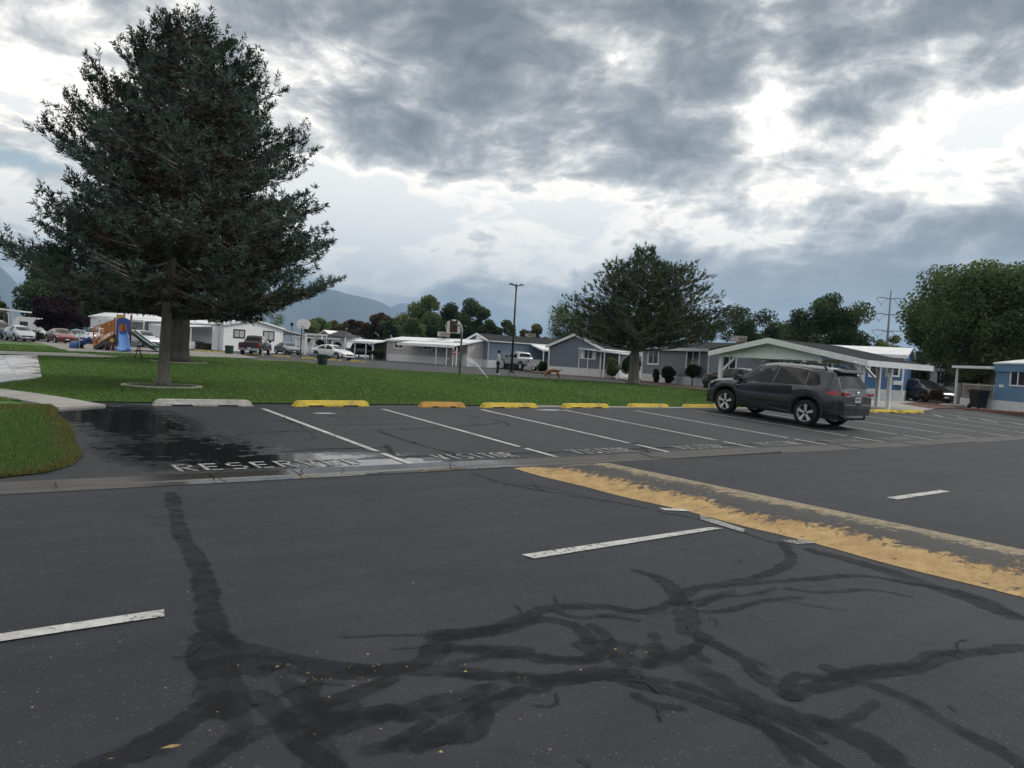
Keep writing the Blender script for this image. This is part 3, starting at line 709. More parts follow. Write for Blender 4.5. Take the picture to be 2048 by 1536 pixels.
# ------------------------------------------------------------------ wheel stops
def stop_mesh(L, name):
    h, w = .122, .19
    out = [(-L / 2, 0), (-L / 2 + .05, .078), (-L / 2 + .10, h), (L / 2 - .10, h), (L / 2 - .05, .078), (L / 2, 0)]
    bot = [(L / 2 - .30, 0), (L / 2 - .33, .028), (L * .12 + .03, .028), (L * .12, 0), (-L * .12, 0), (-L * .12 - .03, .028), (-L / 2 + .33, .028), (-L / 2 + .30, 0)]
    poly = out + bot; n = len(poly); me = bpy.data.meshes.new(name); bm = bmesh.new()
    def yy(z): return w / 2 * (1 - .42 * max(0, (z - .03)) / h)
    a = [bm.verts.new((x, -yy(z), z)) for x, z in poly]; b = [bm.verts.new((x, yy(z), z)) for x, z in poly]
    bm.faces.new(a); bm.faces.new(list(reversed(b)))
    for i in range(n): bm.faces.new([a[(i + 1) % n], a[i], b[i], b[(i + 1) % n]])
    bmesh.ops.recalc_face_normals(bm, faces=bm.faces[:])
    ee = [e for e in bm.edges if e.calc_face_angle(0) > .5 and max(v.co.z for v in e.verts) > .05]
    bmesh.ops.bevel(bm, geom=ee, offset=.012, segments=2, affect='EDGES')
    bm.to_mesh(me); bm.free(); return me
M_STOPY = mat('yellow_stop_paint', (.62, .45, .04), .6, .18, 9, .6, 45, dirt=.5)
M_STOPO = mat('amber_stop_paint', (.52, .27, .045), .6, .2, 9, .35, 45, dirt=.4)
M_STOPC = mat('bare_concrete_stop', (.40, .39, .37), .8, .25, 9, .5, 50, dirt=.25)
rz_lot = math.atan2(U2.y, U2.x)
sm18, sm21, sm13 = stop_mesh(1.83, 'stop'), stop_mesh(1.86, 'stop_long'), stop_mesh(1.28, 'stop_short')
def wstop(uc, v, me, m_, label, rot=0.0):
    o = bpy.data.objects.new('wheel_stop', me.copy()); COL.objects.link(o); o.data.materials.append(m_)
    o.location = lot(uc, v, .001); o.rotation_euler = (0, 0, rz_lot + rot)
    tag(o, label, 'wheel stop', 'wheel stops at the head of the parking stalls')
wstop(-11.62, 6.30, sm21, M_STOPC, 'bare grey concrete wheel stop in the wet reserved stall')
wstop(-8.92, 6.42, sm18, M_STOPY, 'bright yellow wheel stop next to the bare grey one', .10)
wstop(-6.12, 6.38, sm13, M_STOPO, 'short amber wheel stop with a chipped foot')
wstop(-4.08, 6.38, sm18, M_STOPY, 'yellow wheel stop just after the short amber one', .03)
wstop(-1.28, 6.52, sm18, M_STOPY, 'yellow wheel stop behind the small puddle, second after the amber one', .05)
wstop(1.55, 6.74, sm18, M_STOPY, 'yellow wheel stop one stall before the parked grey car', .02)
wstop(4.15, 6.78, sm18, M_STOPY, 'yellow wheel stop touching the front tyre of the grey car')
wstop(14.05, 5.62, sm18, M_STOPY, 'yellow wheel stop between the two carport posts', -.05)
wstop(16.05, 5.48, sm18, M_STOPY, 'yellow wheel stop past the last carport post', -.05)
# ------------------------------------------------------------------ trees
M_BARK = mat('grey_bark', (.16, .145, .13), .9, .45, 7, 1.0, 16, stretch=(1, 1, .22))
M_BARK_D = mat('dark_bark', (.080, .070, .060), .9, .4, 7, 1.0, 16, stretch=(1, 1, .22))
M_NEEDLE_PINE = leafmat('pine_needles', (.013, .026, .017), (.056, .086, .048), .12, .9, .08)
M_NEEDLE_SPR = leafmat('spruce_needles', (.034, .054, .046), (.140, .185, .162), .12, .9, .08)
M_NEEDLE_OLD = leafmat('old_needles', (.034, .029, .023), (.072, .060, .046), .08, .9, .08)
M_NEEDLE_MID = leafmat('park_pine_needles', (.030, .050, .026), (.110, .145, .075), .15, .9, .08)
M_LEAF_DK = leafmat('leaf_dark_green', (.022, .042, .018), (.088, .132, .055), .28)
M_LEAF_MD = leafmat('leaf_mid_green', (.048, .082, .030), (.180, .240, .095), .35)
M_LEAF_YL = leafmat('leaf_yellowing', (.045, .055, .016), (.16, .15, .045), .3)
M_LEAF_RD = leafmat('leaf_russet', (.030, .022, .012), (.105, .070, .034), .28)
M_LEAF_PU = leafmat('leaf_plum', (.012, .007, .010), (.048, .020, .026), .2)
M_LEAF_SH = leafmat('leaf_shrub', (.010, .026, .010), (.045, .080, .028), .2)

def unit(v): return v / (np.linalg.norm(v, axis=-1, keepdims=True) + 1e-9)
def quads(P, A, B):
    """diamond leaf faces: centre P, half-axes A (length) and B (width)"""
    n = len(P); V = np.stack([P - A, P - A * .1 + B, P + A, P - A * .1 - B], 1).reshape(-1, 3)
    return V, np.arange(4 * n).reshape(n, 4)
def rnd_dir(n): return unit(rng.normal(size=(n, 3)))
def tufts(C, D, n, ln, w, spread=.9):
    """needle tufts at C pointing along D"""
    k = len(C); d = np.repeat(unit(D), n, 0) + rng.normal(size=(k * n, 3)) * spread
    d = unit(d); L = ln * rng.uniform(.6, 1.15, (k * n, 1)); c = np.repeat(C, n, 0) + d * L * .5 + rng.normal(size=(k * n, 3)) * ln * .15
    s = unit(np.cross(d, rnd_dir(k * n))); V, F = quads(c, d * L * .5, s * w)
    t = np.clip(np.repeat(rng.normal(.42, .2, k), n) + rng.normal(0, .13, k * n), 0, 1)
    return V, F, t
def brushes(C, D, n, la, ln, w):
    """bottle-brush shoots: needles set all along a twig of length la"""
    k = len(C); d = unit(unit(D) + rng.normal(size=(k, 3)) * .22); L = la * rng.uniform(.65, 1.2, (k, 1))
    dd = np.repeat(d, n, 0); u = rng.random((k * n, 1)); LL = np.repeat(L, n, 0)
    nd = unit(dd * .75 + unit(np.cross(dd, rnd_dir(k * n))) * rng.uniform(.55, 1.1, (k * n, 1)))
    l = ln * rng.uniform(.7, 1.15, (k * n, 1)); c = np.repeat(C, n, 0) + dd * LL * u + nd * l * .5
    s = unit(np.cross(nd, rnd_dir(k * n))); V, F = quads(c, nd * l * .5, s * w)
    t = np.clip(np.repeat(rng.normal(.38, .17, k), n) + rng.normal(0, .10, k * n) + (u[:, 0] - .5) * .35, 0, 1)
    return V, F, t
def merge(parts):
    Vs, Fs, Ts, o = [], [], [], 0
    for V, F, t in parts: Vs.append(V); Fs.append(F + o); Ts.append(t); o += len(V)
    return np.concatenate(Vs), np.concatenate(Fs), np.concatenate(Ts)

def conifer(name, base, H, prof, bark, needle, label, nb=6, whorl=.5, tuft_n=20, tuft_l=.2, tuft_w=.014, rise=.35, droop=0.0, r0=.55, tuft_step=.38, z_lo=.14, lean=(0, 0), side_bias=0.0, spread=.9, inner=.35, twig=.5, old=None, gap=.0, seed=1, brush=None, rag=0.0):
    """trunk with whorls of limbs; prof: (height fraction, radius) outline of the crown"""
    global rng
    keep = rng; rng = np.random.default_rng(seed); rd = random.Random(seed)
    root = empty(name, base, 0, label, 'tree')
    tr = MB(); zs = [0, .02, .05, .12, .25, .4, .55, .7, .85, 1.0]
    def axis(f): return Vector((lean[0] * f + .05 * math.sin(f * 9 + seed), lean[1] * f, H * f))
    rad = [r0 * 1.5, r0 * 1.15, r0, r0 * .92, r0 * .78, r0 * .62, r0 * .46, r0 * .30, r0 * .15, .01]
    tr.tube([axis(f) for f in zs], rad, 12)
    hs = [p[0] for p in prof]; rs = [p[1] for p in prof]
    limbs = MB(); C, Dv, OC, OD = [], [], [], []
    z = z_lo * H
    while z < H * .985:
        f = z / H; Rm = float(np.interp(f, hs, rs)); n = nb if Rm > 1 else max(4, nb - 2)
        a0 = rd.uniform(0, 6.28)
        for k in range(n):
            if rd.random() < gap: continue
            a = a0 + 6.283 * k / n + rd.uniform(-.35, .35)
            L = Rm * rd.uniform(.80, 1.04) * (1 + side_bias * math.cos(a)) * (1 + rag * (math.sin(2 * a + f * 13 + seed) * .6 + math.sin(3 * a - f * 21) * .4))
            if L < .15: continue
            d = Vector((math.cos(a), math.sin(a), 0)); p0 = axis(f); pts = []
            up = rise * (.5 + .6 * f); m_ = 6
            for i in range(m_ + 1):
                s = i / m_; hgt = up * L * (s ** 1.6) - droop * L * math.sin(math.pi * s) * .6 + droop * L * .25 * s * s
                pts.append(p0 + d * (L * s) + Vector((rd.uniform(-.05, .05) * L * s, rd.uniform(-.05, .05) * L * s, hgt)))
            r_ = max(.012, min(r0 * .28, .012 + L * .014)); limbs.tube(pts, [r_ * (1 - .85 * i / m_) for i in range(m_ + 1)], 5, cap=False)
            # side twigs carrying the tufts
            s = inner
            while s <= 1.0:
                i = min(int(s * m_), m_ - 1); q = pts[i].lerp(pts[i + 1], s * m_ - i)
                t = (pts[i + 1] - pts[i]).normalized(); sd = t.cross(Vector((0, 0, 1))).normalized()
                for sg in (-1, 1):
                    tl = twig * L * .26 * (1.32 - s) * rd.uniform(.5, 1.2) + .15
                    e = q + (t * .75 + sd * sg * rd.uniform(.5, 1.0) + Vector((0, 0, rd.uniform(.0, .55) * (1 if droop == 0 else .25)))) * tl
                    if tl > .5: limbs.tube([q, e], [.02, .008], 3, cap=False)
                    mcount = max(1, int(tl / (tuft_step * .9)))
                    for j in range(mcount):
                        w_ = (j + 1) / mcount
                        c = q.lerp(e, w_); dd = (e - q).normalized() + Vector((0, 0, .5 if droop == 0 else .05))
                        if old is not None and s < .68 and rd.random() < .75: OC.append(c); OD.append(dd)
                        else: C.append(c); Dv.append(dd)
                s += tuft_step / max(L, .5)
            C.append(pts[-1]); Dv.append((pts[-1] - pts[-2]).normalized() + Vector((0, 0, .4 if droop == 0 else 0)))
        z += whorl * rd.uniform(.8, 1.2) * (1.0 if f < .8 else .7)
    tp = axis(1.0); C.append(tp); Dv.append(Vector((0, 0, 1)))
    tr.build('trunk', bark, root); limbs.build('limbs', bark, root)
    if brush: V, F, t = brushes(np.array([tuple(c) for c in C]), np.array([tuple(d) for d in Dv]), tuft_n, brush, tuft_l, tuft_w)
    else: V, F, t = tufts(np.array([tuple(c) for c in C]), np.array([tuple(d) for d in Dv]), tuft_n, tuft_l, tuft_w, spread)
    cr_ = link('crown', np_mesh('crown', V, F, t), needle, root)
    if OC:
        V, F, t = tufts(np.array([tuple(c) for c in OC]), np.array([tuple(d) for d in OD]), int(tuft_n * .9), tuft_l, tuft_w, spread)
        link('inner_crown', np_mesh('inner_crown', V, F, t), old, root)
    rng = keep
    return root, len(C)

pine_b = at(358, 725)
conifer('pine_tree', pine_b, 15.9, [(.0, 3.0), (.12, 5.0), (.16, 6.7), (.21, 7.1), (.34, 6.2), (.49, 5.7), (.65, 5.0), (.80, 3.9), (.91, 2.7), (.97, 1.7), (1.0, 1.0)], M_BARK_D, M_NEEDLE_PINE,
        'towering dark green pine, the tallest tree, behind the blue spruce', nb=7, whorl=.56, tuft_n=34, tuft_l=.25, tuft_w=.024, rise=.44, r0=.48, tuft_step=.40, z_lo=.14, inner=.30, twig=1.0, gap=.17, seed=5, brush=.72, rag=.18)
spr_b = at(325, 774)
conifer('spruce_tree', spr_b, 9.0, [(.0, 1.6), (.20, 2.9), (.30, 3.7), (.42, 3.3), (.55, 2.7), (.70, 2.0), (.85, 1.15), (1.0, .12)], M_BARK, M_NEEDLE_SPR,
        'blue spruce with bare grey lower trunk in a concrete ring', nb=7, whorl=.32, tuft_n=20, tuft_l=.15, tuft_w=.014, rise=.02, droop=.22, r0=.14, tuft_step=.19, z_lo=.25, spread=.9, inner=.26, twig=1.0, gap=.10, seed=9, side_bias=.16, rag=.10, old=M_NEEDLE_OLD, lean=(.35, 0))
mid_b = at(1265, 768)
conifer('park_pine', mid_b, 8.9, [(.0, 2.0), (.20, 4.2), (.30, 5.4), (.44, 5.1), (.58, 4.3), (.70, 3.7), (.80, 2.7), (.84, 1.0), (.90, .5), (1.0, .15)], M_BARK, M_NEEDLE_MID,
        'broad shaggy park pine with a spindly leader before the grey homes', nb=7, whorl=.36, tuft_n=24, tuft_l=.15, tuft_w=.024, rise=.20, r0=.36, tuft_step=.36, z_lo=.25, brush=.42, inner=.15, twig=1.0, gap=.05, seed=21, side_bias=.12, rag=.14, lean=(.3, 0))

def broadleaf(name, base, H, W, label, leaf, bark=None, n=9000, size=.22, z_lo=.18, clumps=26, trunk_r=.25, seed=1, weep=0.0, depth=None, dense=False, group=None, shape='round', cat='tree', trunk=True):
    """short trunk, forking limbs, crown of many small leaves in uneven clumps"""
    r = np.random.default_rng(seed); rd = random.Random(seed); bark = bark or M_BARK_D
    root = empty(name, base, 0, label, cat, group); D_ = depth or W
    cz = H * (z_lo + 1) / 2; rz_ = H * (1 - z_lo) / 2
    if dense: cz, rz_ = H * (.46 if z_lo < .1 else .66), H * (.56 if z_lo < .1 else .36)
    C, Rr = [], []
    for k in range(clumps):
        v = r.normal(size=3); v /= np.linalg.norm(v); s = r.uniform(.35, .98) if not dense else r.uniform(.15, .70)
        zz_ = v[2]
        wx = 1.0
        if shape == 'mound': wx = 1.0 if zz_ < 0 else math.sqrt(max(0, 1 - zz_ * zz_)) * .25 + .85
        if shape == 'cone': wx = max(.10, .75 - .85 * zz_ * s / .7) if dense else max(.12, .5 - .5 * zz_ * s)
        if shape == 'vase': wx = .62 + .38 * zz_
        C.append((v[0] * s * W / 2 * wx, v[1] * s * D_ / 2 * wx, cz + zz_ * s * rz_)); Rr.append(r.uniform(.16, .30) * (W + D_ + H) / 3 * (.62 if not dense else .80))
    C = np.array(C); Rr = np.array(Rr)
    if trunk:
        mb = MB(); top = Vector((0, 0, H * .62)); mb.tube([(0, 0, -.05), (0.02, 0, H * .03), (.03 * H, 0, H * .2), (0, .02 * H, H * .4), top], [trunk_r * 1.4, trunk_r, trunk_r * .8, trunk_r * .55, trunk_r * .2], 8)
        mb.build('trunk', bark, root)
        lm = MB()
        for c in C[:14]:
            a = Vector((.02 * H, 0, H * rd.uniform(z_lo * .8, .4))); b = Vector(c); mdl = a.lerp(b, .5) + Vector((0, 0, .04 * H)); lm.tube([a, mdl, b], [trunk_r * .38, trunk_r * .22, .015], 5, cap=False)
        lm.build('limbs', bark, root)
    pk = r.choice(len(C), n, p=Rr ** 2 / (Rr ** 2).sum())
    d = r.normal(size=(n, 3)); d /= np.linalg.norm(d, axis=1, keepdims=True)
    rad = (r.random(n) ** .45)[:, None] * Rr[pk][:, None]
    P = C[pk] + d * rad * np.array([1, 1, .8])
    if weep:
        P[:, 2] -= (r.random(n) ** 2) * weep * np.clip(np.hypot(P[:, 0], P[:, 1]) / (W / 2), 0, 1.2)
    P[:, 2] = np.maximum(P[:, 2], .06)
    A = unit(r.normal(size=(n, 3)) + np.array([0, 0, -.5 - weep * .4])) * size * r.uniform(.6, 1.1, (n, 1)) * .5
    B = unit(np.cross(A, r.normal(size=(n, 3)))) * size * .30 * r.uniform(.7, 1.3, (n, 1))
    V, F = quads(P, A, B)
    t = np.clip(.45 + (r.normal(0, .24, len(C)))[pk] + r.normal(0, .16, n), 0, 1)
    link('crown', np_mesh('crown', V, F, t), leaf, root)
    return root
BG = 'trees behind the homes'
def bgtree(px, dist, top_px, wpx, name, label, leaf, seed, **kw):
    b = far(px, dist); H = hz_at(px + (top_px - 700) * -.0, top_px, b) - b.z; W = wpx / FPX * dist
    n = int(kw.pop('n', 8000) * 1.5)
    return broadleaf(name, b, H, W, label, leaf, n=n, size=kw.pop('size', .0034 * dist), seed=seed, group=BG, trunk_r=kw.pop('trunk_r', .02 * H + .1), **kw)
# left edge
bgtree(105, 105, 492, 190, 'evergreen_tree', 'dense black-green evergreen behind the plum tree and parked cars', M_LEAF_DK, 31, n=24000, clumps=44, z_lo=.05, shape='cone', size=.42)
bgtree(205, 112, 545, 170, 'evergreen_tree', 'dark evergreen filling the gap behind the playground', M_LEAF_DK, 32, n=16000, clumps=34, z_lo=.10, size=.42)
bgtree(120, 84, 594, 100, 'plum_tree', 'purple-leaved plum tree behind the red sedan', M_LEAF_PU, 33, n=14000, clumps=30, z_lo=.18, size=.26)
bgtree(290, 118, 560, 130, 'evergreen_tree', 'dark evergreen behind the porch home, seen between the trunks', M_LEAF_DK, 34, n=9000, clumps=26, z_lo=.12)
bgtree(-10, 120, 585, 60, 'leafy_tree', 'green tree at the photo edge above the white carport', M_LEAF_MD, 35, n=5000, z_lo=.12)
bgtree(540, 125, 612, 60, 'bare_tree', 'thin half-bare tree over the white gabled home', M_LEAF_MD, 36, n=900, clumps=18, z_lo=.2, size=.3)
# middle
bgtree(632, 150, 620, 80, 'leafy_tree', 'olive leafy tree right of the far basketball backboard', M_LEAF_MD, 37, n=7000, z_lo=.05)
bgtree(668, 155, 636, 70, 'leafy_tree', 'low yellowish leafy tree beside the olive one', M_LEAF_YL, 46, n=5000, z_lo=.05)
bgtree(712, 150, 633, 60, 'russet_tree', 'round russet tree above the tan home carport', M_LEAF_RD, 38, n=7000, z_lo=.05)
bgtree(752, 150, 630, 70, 'russet_tree', 'taller russet-green tree, second of the brownish pair', M_LEAF_RD, 39, n=7000, z_lo=.05)
bgtree(776, 146, 632, 50, 'leafy_tree', 'small round green tree beside the russet pair', M_LEAF_DK, 47, n=5000, z_lo=.05)
bgtree(852, 135, 592, 110, 'willow_tree', 'tallest willow-like mound of foliage left of the near backboard', M_LEAF_MD, 40, n=16000, clumps=40, z_lo=.03, weep=1.6)
bgtree(820, 128, 628, 60, 'leafy_tree', 'lighter green tree at the foot of the tall willow', M_LEAF_MD, 48, n=6000, z_lo=.05, weep=.8)
bgtree(922, 135, 598, 100, 'willow_tree', 'dark rounded tree directly behind the near backboard', M_LEAF_DK, 41, n=15000, clumps=40, z_lo=.03, weep=1.0)
bgtree(968, 132, 617, 70, 'leafy_tree', 'dome-shaped dark tree over the blue gabled home', M_LEAF_DK, 42, n=11000, clumps=34, z_lo=.03)
bgtree(1010, 140, 640, 50, 'leafy_tree', 'small round tree behind the thin lamp', M_LEAF_MD, 49, n=4000, z_lo=.05)
bgtree(1070, 140, 646, 62, 'yellowing_tree', 'yellowing autumn tree behind the roof cooler', M_LEAF_YL, 43, n=5000, z_lo=.05)
bgtree(1130, 110, 592, 70, 'birch_tree', 'wispy drooping birch left of the park pine', M_LEAF_MD, 44, n=4200, clumps=34, z_lo=.10, weep=2.4, size=.30)
bgtree(1180, 118, 640, 120, 'leafy_tree', 'green tree mass behind the slate gabled home', M_LEAF_DK, 45, n=9000, z_lo=.05)
# right
bgtree(1400, 90, 628, 100, 'leafy_tree', 'dark tree behind the park pine, over the grey home', M_LEAF_DK, 50, n=8000, z_lo=.05)
bgtree(1505, 92, 606, 130, 'leafy_tree', 'loose airy tree above the carport apex', M_LEAF_DK, 51, n=8500, clumps=40, z_lo=.08, size=.33)
bgtree(1642, 84, 585, 160, 'leafy_tree', 'large round leafy tree behind the carport roof', M_LEAF_DK, 52, n=17000, clumps=46, z_lo=.08, size=.34)
bgtree(1560, 98, 640, 120, 'leafy_tree', 'low dark tree filling between the two trees over the carport', M_LEAF_MD, 53, n=8000, z_lo=.05)
bgtree(1775, 78, 664, 110, 'leafy_tree', 'low bushy green tree beneath the power pylon', M_LEAF_MD, 54, n=8000, z_lo=.05)
bgtree(1968, 54, 523, 280, 'elm_tree', 'huge green elm over the porch, at the right side', M_LEAF_MD, 55, n=60000, clumps=90, z_lo=.20, size=.26, trunk_r=.42, weep=.5)
bgtree(1850, 66, 640, 140, 'leafy_tree', 'dark lower tree under the huge elm, above the dark sedan', M_LEAF_DK, 56, n=12000, clumps=36, z_lo=.12)
bgtree(1862, 62, 700, 120, 'leafy_tree', 'shadowy undergrowth tree behind the dark sedan', M_LEAF_DK, 57, n=9000, z_lo=.05)
bgtree(1945, 60, 715, 150, 'leafy_tree', 'dark undergrowth tree behind the porch of the sky blue home', M_LEAF_DK, 59, n=9000, z_lo=.0)
bgtree(2090, 70, 560, 160, 'leafy_tree', 'green tree leaning in from the photo edge behind the blue home', M_LEAF_MD, 58, n=9000, z_lo=.1)

# shrubs by the homes
def shrub(px, dist, top, wpx, label, seed, leaf=None, name='shrub', n=5000, shape='round', trunk=False, z_lo=.02, cl=26):
    b = far(px, dist); H = hz_at(px, top, b) - b.z; W = wpx / FPX * dist
    return broadleaf(name, b, H, W, label, leaf or M_LEAF_SH, n=n, size=.0020 * dist + .03, seed=seed, clumps=cl, z_lo=z_lo, shape=shape, cat='shrub', trunk=trunk, trunk_r=.06, dense=True, group='shrubs by the homes')
shrub(640, 92, 674, 22, 'dark columnar arborvitae by the gazebo drape', 61, n=5000)
shrub(672, 92, 678, 22, 'second dark arborvitae under the gazebo roof', 62, n=5000)
shrub(757, 83, 690, 24, 'rounded dark shrub in front of the lattice screen', 63, n=6000)
shrub(1086, 70, 720, 26, 'loose shrub at the nose of the silver pickup', 64, n=4000)
shrub(1225, 60, 706, 38, 'tall leafy bush beside the slate home porch', 65, n=9000, leaf=M_LEAF_MD)
shrub(1262, 63, 690, 44, 'dark hedge-like bush behind the park pine trunk', 66, n=9000)
shrub(1311, 57, 735, 20, 'small pointed cone shrub under the arched window', 67, n=4000, shape='cone')
shrub(1336, 56, 727, 33, 'clipped egg-shaped shrub by the grey home', 68, n=8000)
shrub(1383, 54, 728, 42, 'vase-shaped shrub on thin stems by the grey home corner', 69, n=7000, shape='vase', trunk=True, z_lo=.30)
shrub(1874, 44, 776, 34, 'wispy red-brown shrub in the mulch by the dark sedan', 70, n=1500, leaf=M_LEAF_RD, trunk=True, z_lo=.1)
shrub(1845, 43.5, 786, 20, 'small dead shrub before the sedan bumper', 71, n=700, leaf=M_LEAF_RD, trunk=True, z_lo=.1)
shrub(77, 80, 662, 30, 'low green bush between silver hatchback and red sedan', 72, n=4000)
shrub(510, 90, 668, 34, 'brown-green bush under the white gabled home windows', 73, n=3500, leaf=M_LEAF_RD)

# concrete tree rings: separate curved pieces with earth inside
def ring(c, rx, label, n, missing=()):
    root = empty('tree_ring', c, 0, label, 'planter')
    mb = MB(); mb.lathe([(0, .045), (rx * .5, .04), (rx - .1, .03), (rx - .06, -.02)], 28); mb.build('earth', M_MULCH if n > 12 else M_EARTH, root)
    for k in range(n):
        if k in missing: continue
        a0, a1 = 6.283 * k / n, 6.283 * (k + 1) / n - .02; V = []
        for i in range(5):
            a = a0 + (a1 - a0) * i / 4
            for (rr, z) in ((rx - .13, -.03), (rx - .12, .055), (rx, .05), (rx + .02, -.03)): V.append((rr * math.cos(a), rr * math.sin(a), z))
        m_ = MB(); m_.add(V, [(i * 4 + j, i * 4 + j + 1, i * 4 + 5 + j, i * 4 + 4 + j) for i in range(4) for j in range(3)] + [(3, 2, 1, 0), (16, 17, 18, 19)]); m_.build('ring_segment', M_CURBW, root)
ring(spr_b, .95, 'white concrete ring round the blue spruce', 8)
ring(pine_b, 1.35, 'pale concrete ring round the tall pine', 10)
# ------------------------------------------------------------------ vehicles
M_TYRE = mat('tyre_rubber', (.012, .012, .013), .85, .2, 20, .3, 60)
M_ALLOY = mat('alloy', (.72, .73, .74), .32, .08, 8, metal=.55)
M_DARKMETAL = mat('dark_metal', (.04, .04, .042), .5, .1, metal=.6)
M_GLASS = mat('car_glass', (.004, .005, .006), .03, .1, 2, spec=.42)
M_GLASS_L = mat('car_glass_clear', (.020, .028, .030), .03, .5, 1.6, spec=.36)
M_PLASTIC = mat('black_plastic', (.018, .018, .019), .55, .12, 30, .15, 120)
M_CHROME = mat('chrome', (.75, .76, .77), .10, .03, metal=1.0)
M_SILVERP = mat('silver_plastic', (.30, .31, .32), .35, .05, metal=.5)
M_REDLAMP = mat('red_lamp', (.34, .012, .015), .12, .2, 12, spec=.8)
M_LAMP = mat('clear_lamp', (.55, .57, .60), .08, .25, 14, metal=.4, spec=.8)
M_PLATE = mat('plate_white', (.68, .68, .70), .4, .05)
M_PLATE_TXT = mat('plate_text', (.05, .05, .12), .5, .05)
M_INTERIOR = mat('car_interior', (.02, .02, .021), .9, .2)
def paint(name, col, metal=.35): return mat(name, col, .30, .05, 3, metal=metal, coat=.9)

def interp(P, x): return float(np.interp(x, [p[0] for p in P], [p[1] for p in P]))
def smooth_interp(P, x):
    xs = [p[0] for p in P]; ys = [p[1] for p in P]
    w = .03
    return (interp(P, x - w) + 2 * interp(P, x) + interp(P, x + w)) / 4
def wheel_meshes(r, w, spokes=5, style=0):
    M = Matrix.Rotation(math.pi / 2, 4, 'X')
    t = MB(); t.lathe([(r * .69, -w / 2), (r * .90, -w / 2), (r * .985, -w * .40), (r, -w * .2), (r, w * .2), (r * .985, w * .40), (r * .90, w / 2), (r * .69, w / 2), (r * .64, w * .2), (r * .64, -w * .2), (r * .69, -w / 2)], 28, M)
    k = MB(); k.lathe([(r * .735, w * .49), (r * .72, w * .53), (r * .645, w * .51), (r * .63, w * .15), (r * .63, -w * .3), (r * .68, -w * .47)], 28, M)
    k.lathe([(.001, w * .40), (r * .15, w * .40), (r * .17, w * .30)], 14, M)
    bk = MB(); bk.lathe([(.001, -w * .05), (r * .59, -w * .05)], 20, M)
    for i in range(spokes):
        a = 6.283 * i / spokes + .3; c, s = math.cos(a), math.sin(a)
        def p(rr, off, yy): return (c * rr - s * off, yy, s * rr + c * off)
        a0, a1 = r * .06, r * .125
        V = [p(r * .10, -a0, -w * .38), p(r * .10, a0, -w * .38), p(r * .655, a1, -w * .44), p(r * .655, -a1, -w * .44), p(r * .10, -a0, -w * .2), p(r * .10, a0, -w * .2), p(r * .655, a1 * 1.05, -w * .28), p(r * .655, -a1 * 1.05, -w * .28)]
        k.add([(x, -y, z) for x, y, z in V], [(0, 1, 2, 3), (0, 4, 5, 1), (1, 5, 6, 2), (2, 6, 7, 3), (3, 7, 4, 0)])
    return t.mesh('tyre'), k.mesh('rim'), bk.mesh('hub_shadow')
WCACHE = {}
